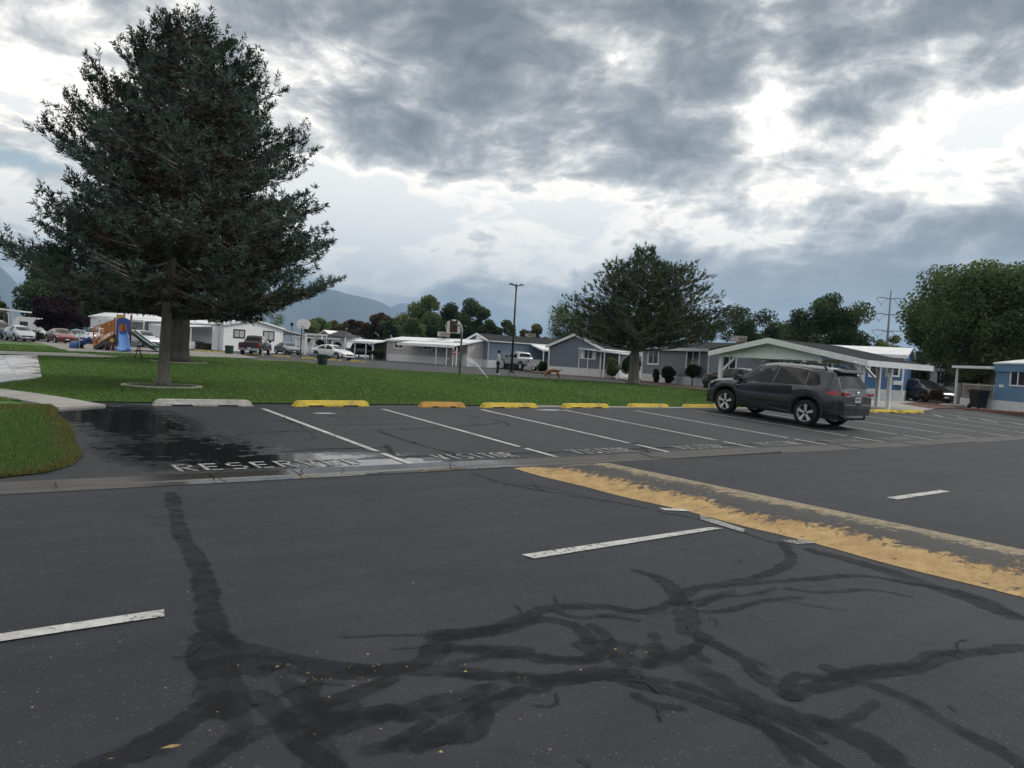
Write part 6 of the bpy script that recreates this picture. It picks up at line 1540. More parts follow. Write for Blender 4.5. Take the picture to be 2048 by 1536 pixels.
b = at(1022, 753.5)
o = empty('park_lamp', b, .15, 'tall bronze twin-head park lamp on a concrete block', 'lamp')
zt = hz_at(1033, 568, b) - b.z
MB().box(-.22, .22, -.22, .22, -.05, .28).build('base', M_CONC, o)
MB().box(-.18, .18, -.18, .18, .28, .36).build('base_cover', M_BRONZE, o)
MB().tube([(0, 0, .36), (0, 0, zt)], [.075, .055], 10).build('pole', M_BRONZE, o)
for s in (-1, 1):
    mb = MB(); mb.prism([(s * .05, zt - .10), (s * .20, zt - .03), (s * .50, zt - .01), (s * .50, zt - .05), (s * .18, zt - .10), (s * .05, zt - .18)], -.12, .12, 'y'); hd_ = mb.build('lamp_head', M_BRONZE, o)
    MB().box(s * .32 - .03, s * .32 + .03, -.03, .03, zt - .01, zt + .06).build('sensor', M_BRONZE, hd_)
def post_lamp(px, dist, top, label):
    b = far(px, dist); o = empty('post_lamp', b, 0, label, 'lamp', 'slim post lamps along the streets'); z = hz_at(px + 1, top, b) - b.z
    MB().tube([(0, 0, -.05), (0, 0, .25), (0, 0, .3), (0, 0, z - .55)], [.11, .10, .055, .045], 8).build('pole', M_BLACK, o)
    MB().lathe([(.05, z - .55), (.16, z - .48), (.20, z - .15), (.24, z - .12), (.16, z - .02), (.02, z)], 10).build('lantern', M_BLACK, o)
post_lamp(1005, 88, 655, 'slim black post lamp beside the tall twin-head lamp')
post_lamp(581, 105, 645, 'small post lamp over the white home carport')
post_lamp(7, 110, 606, 'small post lamp above the carport at the photo edge')

def fan_board(w, h, n=12):
    pts = [(-w * .36, 0), (w * .36, 0)]
    for a in np.linspace(-.25, math.pi + .25, n): pts.append((w / 2 * math.cos(a), h * .46 + h * .54 * max(math.sin(a), -.9) if math.sin(a) > 0 else h * .46 + h * .46 * math.sin(a)))
    return pts
def hoop(px, py, dist_px, bx0, bx1, by0, by1, pole_top, label, back):
    b = at(px, py); k = b.length / FPX * 1.0; o = empty('basketball_hoop', b, 0, label, 'basketball hoop', 'basketball hoops by the court')
    zt = hz_at(px, pole_top, b) - b.z; zb0, zb1 = hz_at((bx0 + bx1) / 2, by1, b) - b.z, hz_at((bx0 + bx1) / 2, by0, b) - b.z
    d0, d1 = ray(bx0, by0), ray(bx1, by0); x0 = d0.x / d0.y * b.y - b.x; x1 = d1.x / d1.y * b.y - b.x; xc = (x0 + x1) / 2; w = x1 - x0; h = zb1 - zb0
    sy_ = 1.1 if back else -1.1
    M_ = Matrix.Translation((xc, sy_, zb0))
    MB().prism(fan_board(w, h), -.025, .025, 'y', M_).build('backboard', M_BOARD, o)
    if back:
        MB().tube([(0, 0, -.05), (0, 0, zt * .82), (.0, .02, zt * .93), (-.10, .2, zt), (xc * .6, .65, zt + .10), (xc, 1.04, zt + .02)], .065, 10).build('pole', M_GALV, o)
        MB().box(xc - w * .22, xc + w * .22, sy_ - .10, sy_ - .03, zb0 + h * .08, zb0 + h * .88).build('mounting_plate', M_RUST, o)
        MB().box(xc - w * .22, xc - w * .12, sy_ - .12, sy_ - .10, zb0 + h * .6, zb0 + h * .95).build('bracket', M_BLACK, o)
        MB().box(xc + w * .12, xc + w * .22, sy_ - .12, sy_ - .10, zb0 + h * .6, zb0 + h * .95).build('bracket', M_BLACK, o)
        for s in (-1, 1): mb = MB(); mb.bar((xc + s * w * .42, sy_ - .06, zb0 + h * .25), (xc + s * w * .42, sy_ - .06, zb0 + h * .75), .05); mb.build('stiffener', M_GALV, o)
        ring_y = sy_ + .28
    else:
        MB().tube([(0, 0, -.05), (0, 0, zt), (.05, -.15, zt + .25), (xc * .5, -.7, zt + .45), (xc, -1.05, zt + .30)], .06, 10).build('pole', M_GALV, o)
        ring_y = sy_ - .28
    pts = [(xc + .23 * math.cos(a), ring_y + .23 * math.sin(a), zb0 + h * .22) for a in np.linspace(0, 2 * math.pi, 17)]
    rm_ = MB(); rm_.tube(pts, .014, 5, cap=False); rm_.bar((xc, sy_, zb0 + h * .2), (xc, ring_y + (.22 if not back else -.22), zb0 + h * .22), .06); rm_.build('rim', M_RIMRED, o)
hoop(919, 749.5, 0, 888, 923, 637, 665.5, 652, 'basketball hoop seen from behind, fan backboard on a bent pole', True)
hoop(600.5, 716, 0, 600, 628, 639, 658.5, 660, 'far basketball hoop with white fan backboard facing the lawn', False)

def stop_sign(px, dist, y0, y1, label, front):
    b = far(px, dist); o = empty('stop_sign', b, 0 if front else .2, label, 'sign'); z1 = hz_at(px, y0, b) - b.z; z0 = hz_at(px, y1, b) - b.z; r_ = (z1 - z0) / 2 * 1.04
    oc = lambda s: [(s * r_ * math.cos(a), s * r_ * math.sin(a)) for a in [math.pi / 8 + k * math.pi / 4 for k in range(8)]]
    MB().box(-.035, .035, .0, .05, -.05, z1 - .05).build('post', M_GALV, o)
    T_ = Matrix.Translation((0, 0, (z0 + z1) / 2))
    MB().prism(oc(1), -.03, -.012, 'y', T_).build('plate_border', M_SIGNBACK, o)
    if front:
        MB().prism(oc(.93), -.036, -.031, 'y', T_).build('plate_face', M_SIGNRED, o)
        mb = MB(); p = r_ * .36; word(mb, 'STOP', lambda x, y: (x - p * 1.95, -.039, (z0 + z1) / 2 - r_ * .3 + y), p, r_ * .62, r_ * .09); mb.build('lettering', M_BOARD, o)
stop_sign(906.5, 76, 700, 710.5, 'red stop sign in front of the tan home porch', True)
stop_sign(619.5, 84, 683, 693, 'back of a stop sign near the far hoop', False)

def can(px, py, wpx, hpx, label):
    b = at(px, py); k = b.y / FPX; w, h = wpx * k, hpx * k
    o = empty('trash_can', b, 0, label, 'trash can', 'green park trash cans'); r_ = w / 2
    MB().lathe([(r_ * .80, .06), (r_ * .86, .08), (r_ * .97, h * .93), (r_ * .90, h * .93), (r_ * .80, h * .2)], 20).build('liner', M_BLACK, o)
    n = 22
    for i in range(n):
        a = 6.283 * i / n; mb = MB(); c, s = math.cos(a), math.sin(a); mb.bar((r_ * .90 * c, r_ * .90 * s, .03), (r_ * 1.0 * c, r_ * 1.0 * s, h * .95), .075 * r_ / .33, .012, (c, s, 0)); mb.build('slat', M_GREENCAN, o)
    for z, rr in ((.10, .905), (h * .5, .96), (h * .95, 1.01)):
        pts = [(r_ * rr * math.cos(a), r_ * rr * math.sin(a), z) for a in np.linspace(0, 2 * math.pi, 21)]; MB().tube(pts, .016, 5, cap=False).build('hoop_band', M_GREENCAN, o)
    MB().lathe([(.0, h * 1.02), (r_ * .5, h * 1.02), (r_ * .95, h * .99), (r_ * 1.0, h * .955)], 20).build('lid', M_GREENCAN, o)
can(644.5, 730.5, 20, 22, 'dark green trash can on the lawn by the white sedan')
can(458, 708, 16.5, 17, 'dark green trash can by the maroon pickup')
# wheeled bin
b = far(1955, 40.5); o = empty('wheelie_bin', b, .2, 'black wheeled garbage bin in front of the porch railing', 'bin')
MB().add([(-.24, -.28, .08), (.24, -.28, .08), (.24, .25, .08), (-.24, .25, .08), (-.33, -.36, .95), (.33, -.36, .95), (.33, .34, .95), (-.33, .34, .95)], [(3, 2, 1, 0), (4, 5, 6, 7), (0, 1, 5, 4), (1, 2, 6, 5), (2, 3, 7, 6), (3, 0, 4, 7)]).build('body', M_BLACK, o)
MB().prism([(-.40, .955), (.40, .955), (.36, 1.0), (.0, 1.05), (-.36, 1.02)], -.37, .37, 'x').build('lid', M_BLACK, o)
MB().tube([(-.25, .42, .92), (.25, .42, .92)], .02, 6).build('handle', M_BLACK, o)
for s in (-1, 1): MB().lathe([(.02, -.03), (.13, -.03), (.13, .03), (.02, .03)], 14, Matrix.Translation((s * .29, .26, .13)) @ Matrix.Rotation(math.pi / 2, 4, 'Y')).build('wheel', M_TYRE, o)
MB().box(-.2, .2, -.335, -.31, .45, .52).build('grip', M_PLASTIC, o)

# picnic table
b = at(303, 719); o = empty('picnic_table', b, .25, 'dark green picnic table half hidden behind the spruce trunk', 'table')
for k in range(5): MB().box(-.92, .92, -.36 + k * .148, -.36 + k * .148 + .135, .72, .755).build('top_plank', M_GREENCAN, o)
for s in (-1, 1):
    for k in range(2): MB().box(-.92, .92, s * .72 - .14 + k * .145, s * .72 - .14 + k * .145 + .13, .43, .46).build('seat_plank', M_GREENCAN, o)
    x = s * .65
    mb = MB(); mb.tube([(x, -.75, .0), (x, -.62, .20), (x, -.30, .40), (x, -.22, .70)], .03, 6); mb.build('leg', M_BLACK, o)
    mb = MB(); mb.tube([(x, .75, .0), (x, .62, .20), (x, .30, .40), (x, .22, .70)], .03, 6); mb.build('leg', M_BLACK, o)
    mb = MB(); mb.bar((x, -.80, .415), (x, .80, .415), .05); mb.build('crossbar', M_BLACK, o)

# ------------------------------------------------------------------ playground
M_PBLUE = mat('play_blue', (.035, .085, .30), .4, .08, 3)
M_PBLUE2 = mat('play_light_blue', (.065, .20, .52), .35, .08, 3)
M_PORANGE = mat('play_orange', (.52, .19, .035), .45, .1, 4)
M_PYEL = mat('play_yellow', (.60, .36, .06), .45, .1, 4)
M_PMAR = mat('play_maroon', (.085, .018, .028), .45, .1, 4)
M_PGREEN = mat('play_green', (.018, .060, .055), .4, .1, 4)
M_PLGREEN = mat('play_pale_green', (.42, .55, .46), .45, .1, 4)
M_PGREY = mat('play_deck_grey', (.09, .095, .10), .6, .1, 4)
pb = at(246, 703.5); pk = pb.y / FPX
pg = empty('playground', pb, 0, 'playground tower with blue and green slides and an orange ramp', 'playground')
def pp(px, py, y=0.0):
    """photo pixel -> local x, z on the plane y metres behind the playground's base"""
    d = ray(px, py); t = (pb.y + y) / d.y; return d.x * t - pb.x, EYE + d.z * t - pb.z
def P3(px, py, y=0.0):
    x, z = pp(px, py, y); return (x, y, z)
for (px, top, y, nm) in ((230, 637, .6, 'post'), (262.5, 633, .6, 'post'), (235, 634, 2.0, 'post'), (263, 630, 2.0, 'post'), (249, 626, 2.0, 'post')):
    x, z = pp(px, top, y); x0, _ = pp(px - 3, 700, y); MB().tube([(x0 + (x - x0) * .5, y, -.05), (x, y, z)], .065, 10).build(nm, M_PMAR, pg)
    MB().lathe([(.068, z), (.068, z + .03), (.03, z + .07), (.001, z + .08)], 10, Matrix.Translation((x, y, 0))).build('post_cap', M_PMAR, pg)
x0, z0 = pp(233, 667, .55); x1, z1 = pp(261, 640, .55)
xc, zc_ = pp(245.5, 655.5, .55); rr = 8.6 * pk; mb = MB(); n = 24
inner_ = [(xc + rr * math.cos(a), zc_ + rr * math.sin(a)) for a in np.linspace(0, 2 * math.pi, n, endpoint=False)]
def sqp(a):
    c, s = math.cos(a), math.sin(a); tx = ((x1 if c > 0 else x0) - xc) / c if abs(c) > 1e-6 else 1e9; tz = ((z1 if s > 0 else z0) - zc_) / s if abs(s) > 1e-6 else 1e9; t = min(abs(tx), abs(tz)); q = (xc + c * t, zc_ + s * t)
    return (q[0], q[1] + (.14 * math.cos((q[0] - xc) / (x1 - x0) * math.pi) if s > 0 and q[1] > z1 - .02 else 0))
outer_ = [sqp(a) for a in np.linspace(0, 2 * math.pi, n, endpoint=False)]
V = [(x, .52, z) for x, z in inner_] + [(x, .52, z) for x, z in outer_] + [(x, .58, z) for x, z in inner_] + [(x, .58, z) for x, z in outer_]
mb.add(V, [(i, (i + 1) % n, n + (i + 1) % n, n + i) for i in range(n)] + [(2 * n + i, 3 * n + i, 3 * n + (i + 1) % n, 2 * n + (i + 1) % n) for i in range(n)] + [(i, 2 * n + i, 2 * n + (i + 1) % n, (i + 1) % n) for i in range(n)] + [(n + i, n + (i + 1) % n, 3 * n + (i + 1) % n, 3 * n + i) for i in range(n)])
mb.build('front_panel', M_PBLUE, pg)
xa_, za_ = pp(238, 664, 2.0); xb_, zb_ = pp(258, 648, 2.0)
MB().box(xa_, xb_, 1.97, 2.03, za_, zb_).build('back_panel', M_PORANGE, pg)
xa_, za_ = pp(233, 639, 1.2); xb_, zb_ = pp(245, 629, 1.2)
for k in range(3): MB().prism([(xa_ + .20 * k, za_), (xa_ + .20 * k + .14, za_), (xa_ + .20 * k + .17, zb_), (xa_ + .20 * k - .02, zb_ - .05)], 1.18, 1.22, 'y').build('crown_panel', M_PYEL, pg)
_, dz_ = pp(246, 667.5, .6)
MB().box(x0 - .05, x1 + .05, .6, 2.0, dz_ - .08, dz_).build('deck', M_PGREY, pg)
def chute(name, pts, wid, lip, m_, lipm=None, side=Vector((1, 0, 0))):
    """slide: bed with raised sides; widths per point"""
    mb = MB(); V = []; n = 9
    for (p, w) in zip(pts, wid):
        p = Vector(p)
        for j in range(n):
            s = j / (n - 1) * 2 - 1; V.append(p + side * (s * w / 2) + Vector((0, 0, lip * abs(s) ** 5)))
        for j in reversed(range(n)):
            s = j / (n - 1) * 2 - 1; V.append(p + side * (s * (w / 2 + .03)) + Vector((0, 0, lip * abs(s) ** 5 - .05)))
    k = 2 * n
    mb.add(V, [(i * k + j, i * k + (j + 1) % k, (i + 1) * k + (j + 1) % k, (i + 1) * k + j) for i in range(len(pts) - 1) for j in range(k)] + [tuple(reversed(range(k))), tuple(range((len(pts) - 1) * k, len(pts) * k))], True)
    o = mb.build(name, m_, pg)
    if lipm:
        for s in (-1, 1): MB().tube([Vector(p) + side * (s * w / 2) + Vector((0, 0, lip)) for p, w in zip(pts, wid)], .035, 6).build('slide_lip', lipm, o)
    return o
wS = 20 * pk
chute('slide', [P3(246, 667, .5), P3(246.5, 672, .2), P3(247.5, 684, -.7), P3(249, 695, -1.5), P3(250, 702, -2.0), (P3(250, 702, -2.0)[0], -2.5, .16)], [wS * .9, wS * .92, wS, wS * 1.05, wS * 1.12, wS * 1.15], .22, M_PBLUE2)
chute('slide', [P3(264, 667, 1.4), P3(276, 676, 1.4), P3(291, 688, 1.4), P3(304, 697, 1.4), P3(313, 700.5, 1.4)], [.62] * 5, .30, M_PGREEN, M_PLGREEN, Vector((0, 1, 0)))
# orange ramp: deck and two barred sides
A_, B_ = P3(228, 668, 1.0), P3(187, 692, 1.0)
for yy in (.55, 1.75):
    a, b = P3(228, 668, yy), P3(187, 692.5, yy); at_, bt_ = P3(228, 640.5, yy), P3(187, 655, yy)
    mb = MB(); mb.bar(a, b, .06); mb.bar(at_, bt_, .06); mb.bar(a, at_, .06); mb.bar(b, bt_, .06); mid_a = Vector(a).lerp(Vector(at_), .30); mid_b = Vector(b).lerp(Vector(bt_), .30); mb.bar(mid_a, mid_b, .05); mb.build('ramp_rail', M_PORANGE, pg)
    for k in range(13):
        t = (k + .5) / 13; q0 = Vector(a).lerp(Vector(b), t); q1 = Vector(at_).lerp(Vector(bt_), t); mb = MB(); mb.bar(q0, q1, .035); mb.build('baluster', M_PORANGE, pg)
    for k in range(4):
        t0, t1 = k / 4 + .02, (k + 1) / 4 - .02
        q = [mid_a.lerp(mid_b, t0), mid_a.lerp(mid_b, t1), Vector(at_).lerp(Vector(bt_), t1), Vector(at_).lerp(Vector(bt_), t0)]
        if k < 2: MB().add([p + Vector((0, .012, 0)) for p in q] + [p + Vector((0, .03, 0)) for p in q], [(0, 1, 2, 3), (7, 6, 5, 4), (0, 4, 5, 1), (1, 5, 6, 2), (2, 6, 7, 3), (3, 7, 4, 0)]).build('ramp_panel', M_PORANGE, pg)
a, b = Vector(P3(228, 669, .6)), Vector(P3(187, 693, .6))
MB().add([a, b, b + Vector((0, 1.1, 0)), a + Vector((0, 1.1, 0)), a - Vector((0, 0, .35)), b - Vector((0, 0, .25)), b + Vector((0, 1.1, -.25)), a + Vector((0, 1.1, -.35))], [(0, 1, 2, 3), (7, 6, 5, 4), (0, 4, 5, 1), (1, 5, 6, 2), (2, 6, 7, 3), (3, 7, 4, 0)]).build('ramp_deck', M_PGREY, pg)
# low panels under the tower
for k, px in enumerate((213, 219, 226)):
    x, z = pp(px, 686, .4); MB().tube([(x, .4, -.02), (x, .4, z)], .10, 8).build('short_post', M_PMAR, pg)
x, z = pp(224.5, 680.5, .3); MB().prism([(x + .17 * math.cos(a), z + .17 * math.sin(a)) for a in np.linspace(0, 2 * math.pi, 6, endpoint=False)], .24, .30, 'y').build('play_wheel', M_PYEL, pg)
x, z = pp(233, 678, .6); MB().box(x - .18, x + .18, .58, .62, z - .3, z + .2).build('bubble_panel', M_PGREY, pg)
# crawl tube and arch ladder at the low end
chute('slide', [P3(186, 680, 1.2), P3(172, 686, 1.2), P3(160, 692, 1.2)], [.8] * 3, .25, M_PBLUE, None, Vector((0, 1, 0)))
M_ = Matrix.Translation(P3(153, 692.5, 1.2)) @ Matrix.Rotation(math.pi / 2, 4, 'Y')
MB().lathe([(.30, -.35), (.36, -.33), (.36, .33), (.30, .35), (.29, -.35)], 18, M_).build('crawl_tube', M_PBLUE, pg)
for yy in (.8, 1.5):
    MB().tube([P3(159, 699, yy), P3(158.5, 675, yy), P3(160, 667, yy), P3(163, 663.5, yy)], .035, 6).build('arch_rail', M_PLGREEN if yy < 1 else M_PMAR, pg)
for k in range(4): a = Vector(P3(159, 696 - 7 * k, .8)); mb = MB(); mb.bar(a, a + Vector((0, .7, 0)), .03); mb.build('rung', M_PMAR, pg)

# yellow stops and kerb by the court
def far_stop(px, dist, wpx, label, deg=0):
    b = far(px, dist); L = wpx / FPX * dist
    o = bpy.data.objects.new('wheel_stop', sm18.copy()); COL.objects.link(o); o.data.materials.append(M_STOPY); o.location = b + Vector((0, 0, .0)); o.rotation_euler = (0, 0, R(deg)); o.scale = (L / 1.83, 1, 1)
    tag(o, label, 'wheel stop', 'yellow stops along the far court')
far_stop(510, 71, 36, 'far yellow stop under the maroon pickup tailgate', -4); far_stop(562, 70.5, 34, 'far yellow stop left of the far hoop pole', -4); far_stop(617, 69, 32, 'far yellow stop right of the far hoop pole', -4)
far_stop(668, 68, 30, 'far yellow stop behind the near trash can', -4); far_stop(714, 67, 31, 'far yellow stop at the tan home carport', -4); far_stop(440, 74, 34, 'far yellow stop beside the far trash can', -4); far_stop(404, 76, 34, 'far yellow stop by the tall pine trunk', -4)

# stepping kerb pieces and rocks
def rock(px, dist, s, label, m_=None, seed=1):
    b = far(px, dist); r_ = random.Random(seed); bm = bmesh.new(); bmesh.ops.create_icosphere(bm, subdivisions=3, radius=1)
    for v in bm.verts:
        n_ = 1 + .22 * math.sin(v.co.x * 3 + seed) * math.cos(v.co.y * 2.7) + .1 * math.sin(v.co.z * 6 + v.co.x * 5); v.co = Vector((v.co.x * s[0] * n_, v.co.y * s[1] * n_, v.co.z * s[2] * n_ + s[2] * .5))
    me = bpy.data.meshes.new('boulder'); bm.to_mesh(me); bm.free()
    o = link('boulder', me, m_ or M_CONC); o.location = b; tag(o, label, 'rock')
rock(1244, 57, (.55, .4, .18), 'flat pale boulder at the foot of the leafy bush')
rock(1906, 41.5, (.6, .45, .12), 'flat stone slab at the end of the mulch bed', seed=4)
# scalloped brick edging before the sky blue home
M_BRICK = mat('edging_brick', (.16, .065, .045), .85, .3, 6, .4, 25)
A_, B_ = at(1926, 820), at(2075, 834); n = 34
ed_ = empty('garden_edging', A_, math.atan2(B_.y - A_.y, B_.x - A_.x), 'row of small red-brown edging bricks before the sky blue home', 'edging')
bl = (B_ - A_).length / n; bme = MB().add([(0, -.10, -.02), (bl * .86, -.10, -.02), (bl * .86, .10, -.02), (0, .10, -.02), (bl * .06, -.08, .10), (bl * .80, -.08, .10), (bl * .80, .08, .12), (bl * .06, .08, .12)], [(3, 2, 1, 0), (4, 5, 6, 7), (0, 1, 5, 4), (1, 2, 6, 5), (2, 3, 7, 6), (3, 0, 4, 7)]).mesh('brick'); bme.materials.append(M_BRICK)
for k in range(n):
    o = bpy.data.objects.new('brick', bme); COL.objects.link(o); o.parent = ed_; o.location = (bl * k, random.uniform(-.02, .02), random.uniform(-.01, .012)); o.rotation_euler = (0, random.uniform(-.06, .06), random.uniform(-.08, .08))

# fallen leaves and grit on the road (too many to count)
pts = []
for _ in range(46): pts.append((random.uniform(0, 1300), random.uniform(1290, 1480)))
for _ in range(18): pts.append((random.uniform(550, 760), random.uniform(1335, 1375)))
for _ in range(40): pts.append((random.uniform(0, 2048), random.uniform(1000, 1536)))
V, F, T_ = [], [], []
for (x, y) in pts:
    p = at(x, y); s = random.uniform(.004, .010); a = random.uniform(0, 6.28); e = random.uniform(.4, .8); c, sn = math.cos(a) * s, math.sin(a) * s; b0 = len(V)
    zz_ = p.z + .022
    V += [(p.x + c, p.y + sn, zz_), (p.x - sn * e, p.y + c * e, zz_ + random.uniform(.001, .006)), (p.x - c, p.y - sn, zz_), (p.x + sn * e, p.y - c * e, zz_ + random.uniform(0, .004))]; F.append((b0, b0 + 1, b0 + 2, b0 + 3)); T_.append(random.random())
p = at(340, 1506); b0 = len(V); V += [(p.x - .03, p.y - .016, .024), (p.x, p.y + .006, .030), (p.x + .035, p.y + .018, .024), (p.x + .01, p.y - .008, .025)]; F.append((b0, b0 + 1, b0 + 2, b0 + 3)); T_.append(.5)
M_LITTER = leafmat('fallen_leaf', (.22, .15, .05), (.42, .34, .16), .1)
tag(link('fallen_leaves', np_mesh('fallen_leaves', np.array(V), np.array(F), np.array(T_)), M_LITTER), 'tiny yellow fallen leaves strewn over the road', 'leaves', kind='stuff')

# ------------------------------------------------------------------ sprinkler
b = at(977, 763.5); e_ = far(930, 42.5, 1.25)
o = empty('lawn_sprinkler', b, 0, 'lawn sprinkler throwing a thin jet of water over the grass', 'sprinkler')
MB().lathe([(.03, 0), (.03, .10), (.02, .12), (.001, .125)], 8).build('nozzle', M_BLACK, o)
M_WATER = mat('spray_water', (.75, .80, .85), .2, .05); 
N_ = 2600; tt = rng.random(N_) ** .8; tgt = np.array(e_ - b); jit = rng.normal(size=(N_, 3)) * (tt[:, None] ** 1.2) * np.array([.14, .2, .08])
Pp = tgt[None] * tt[:, None] + jit; Pp[:, 2] = .12 + tgt[2] * (1.55 * tt - .55 * tt ** 2) + jit[:, 2]
Aa = unit(rng.normal(size=(N_, 3)) + tgt) * rng.uniform(.012, .03, (N_, 1)); Bb = unit(np.cross(Aa, rng.normal(size=(N_, 3)))) * .006
V, F = quads(Pp, Aa, Bb); jo = link('water_jet', np_mesh('water_jet', V, F), M_WATER, o); jo['kind'] = 'stuff'

# ------------------------------------------------------------------ power pylon
b = far(1768, 260); o = empty('power_pylon', b, .0, 'steel power pylon with bowed arms beyond the trees', 'pylon'); zt = hz_at(1773, 580, b) - b.z; k = 260 / FPX
MB().tube([(0, 0, 0), (0, 0, zt)], [.55, .22], 10).build('mast', M_STEELW, o)
for py, wl in ((598, 29), (630, 33), (663, 33)):
    z = hz_at(1770, py, b) - b.z
    for s in (-1, 1):
        w = wl * k * s
        mb = MB(); mb.tube([(0, 0, z), (w * .35, 0, z + .35), (w * .8, 0, z + .4), (w, 0, z - .1)], [.20, .17, .14, .10], 6)
        mb.tube([(w * .98, 0, z - .05), (w * .62, 0, z - 2.0), (w * .22, 0, z + .1)], .09, 5); mb.build('arm', M_STEELW, o)
        MB().tube([(w * .62, 0, z - 2.0), (w * .62, 0, z - 2.5)], .12, 6).build('insulator', M_STEELW, o)
# ------------------------------------------------------------------ person and dog
M_SKIN = mat('skin', (.20, .12, .085), .6, .05)
M_HOOD = mat('pale_hoodie', (.42, .47, .47), .85, .10, 6, .3, 20)
M_PANTS = mat('black_trousers', (.014, .015, .018), .85, .1, 6)
M_SHOE = mat('white_shoes', (.66, .66, .66), .6, .05)
M_HAIR = mat('black_hair', (.012, .010, .010), .7, .2, 20)
M_DOG = mat('tan_fur', (.26, .135, .06), .85, .25, 9, .3, 40)
M_DOGD = mat('dark_fur', (.05, .03, .02), .85, .2, 9)
def skin(name, verts, edges, radii, m_, parent, root_i=0, sub=2):
    me = bpy.data.meshes.new(name); me.from_pydata(verts, edges, []); o = link(name, me, None, parent)
    md = o.modifiers.new('skin', 'SKIN'); sv_ = me.skin_vertices[0].data
    for i, r_ in enumerate(radii): sv_[i].radius = (r_, r_) if not isinstance(r_, tuple) else r_; sv_[i].use_root = (i == root_i)
    md.use_smooth_shade = True; s = o.modifiers.new('sub', 'SUBSURF'); s.levels = sub; s.render_levels = sub
    dg = bpy.context.evaluated_depsgraph_get(); ev = o.evaluated_get(dg); nm = bpy.data.meshes.new_from_object(ev); o.modifiers.clear(); o.data = nm; nm.materials.clear(); nm.materials.append(m_)
    nm.polygons.foreach_set('use_smooth', [True] * len(nm.polygons)); return o
pbp = at(995, 750)
per = empty('person', pbp, 0.0, 'person in a pale hoodie and black trousers standing on the grass edge', 'person')
# local: facing +x (towards the dog), y away from the camera
hh = 1.64
bv = [(0, 0, .90), (-.01, 0, 1.10), (0, 0, 1.30), (.02, 0, 1.40), (.045, 0, 1.47), (.06, 0, 1.56), (.055, 0, 1.62),
      (.01, -.09, .86), (.03, -.095, .48), (.0, -.10, .09), (.13, -.11, .035), (-.01, .09, .86), (-.03, .095, .48), (-.07, .10, .09), (.06, .11, .035),
      (.0, -.17, 1.34), (.02, -.21, 1.08), (.09, -.19, .86), (.0, .17, 1.34), (.02, .21, 1.08), (.09, .19, .86)]
be = [(0, 1), (1, 2), (2, 3), (3, 4), (4, 5), (5, 6), (0, 7), (7, 8), (8, 9), (9, 10), (0, 11), (11, 12), (12, 13), (13, 14), (2, 15), (15, 16), (16, 17), (2, 18), (18, 19), (19, 20)]
br = [.11, .10, .11, .055, .06, .088, .07, .075, .05, .036, .03, .075, .05, .036, .03, .055, .042, .03, .055, .042, .03]
body = skin('body', bv, be, br, M_SKIN, per)
# nose, ears
MB().add([(.135, -.012, 1.545), (.135, .012, 1.545), (.165, 0, 1.54), (.138, 0, 1.585)], [(0, 1, 2), (0, 2, 3), (1, 3, 2)]).build('nose', M_SKIN, per)
for s in (-1, 1): MB().lathe([(.001, .012), (.022, .01), (.026, 0), (.001, 0)], 8, Matrix.Translation((.05, s * .078, 1.55)) @ Matrix.Rotation(-s * math.pi / 2, 4, 'X')).build('ear', M_SKIN, per)
for s in (-1, 1):
    yy = s * .19
    for k in range(4): MB().tube([(.085 + .018 * (k - 1.5), yy, .84), (.09 + .018 * (k - 1.5), yy, .79), (.10 + .016 * (k - 1.5), yy - s * .012, .745 - .006 * abs(k - 1.5))], [.0095, .009, .007], 6).build('finger', M_SKIN, body)
    MB().tube([(.12, yy, .85), (.145, yy, .82), (.15, yy, .79)], [.010, .010, .008], 6).build('thumb', M_SKIN, body)
skin('hoodie', [(0, 0, .80), (-.01, 0, 1.0), (0, 0, 1.22), (.01, 0, 1.36), (.015, -.19, 1.33), (.02, -.235, 1.08), (.085, -.205, .90), (.015, .19, 1.33), (.02, .235, 1.08), (.085, .205, .90), (-.07, 0, 1.44)],
     [(0, 1), (1, 2), (2, 3), (3, 4), (4, 5), (5, 6), (3, 7), (7, 8), (8, 9), (3, 10)], [.145, .145, .155, .10, .075, .062, .05, .075, .062, .05, .08], M_HOOD, per)
skin('trousers', [(0, 0, .88), (.01, -.09, .80), (.03, -.095, .47), (.0, -.10, .11), (-.01, .09, .80), (-.03, .095, .47), (-.07, .10, .11)], [(0, 1), (1, 2), (2, 3), (0, 4), (4, 5), (5, 6)], [.125, .095, .066, .056, .095, .066, .056], M_PANTS, per)
for (x, y) in ((.0, -.105), (-.07, .105)): skin('shoe', [(x - .05, y, .05), (x + .06, y, .05), (x + .17, y, .038)], [(0, 1), (1, 2)], [.05, .052, .04], M_SHOE, per)
skin('hair', [(.02, 0, 1.58), (.05, 0, 1.64), (.01, 0, 1.67), (-.02, 0, 1.55), (.10, 0, 1.655)], [(0, 1), (1, 2), (0, 3), (1, 4)], [.095, .085, .06, .06, .05], M_HAIR, per)
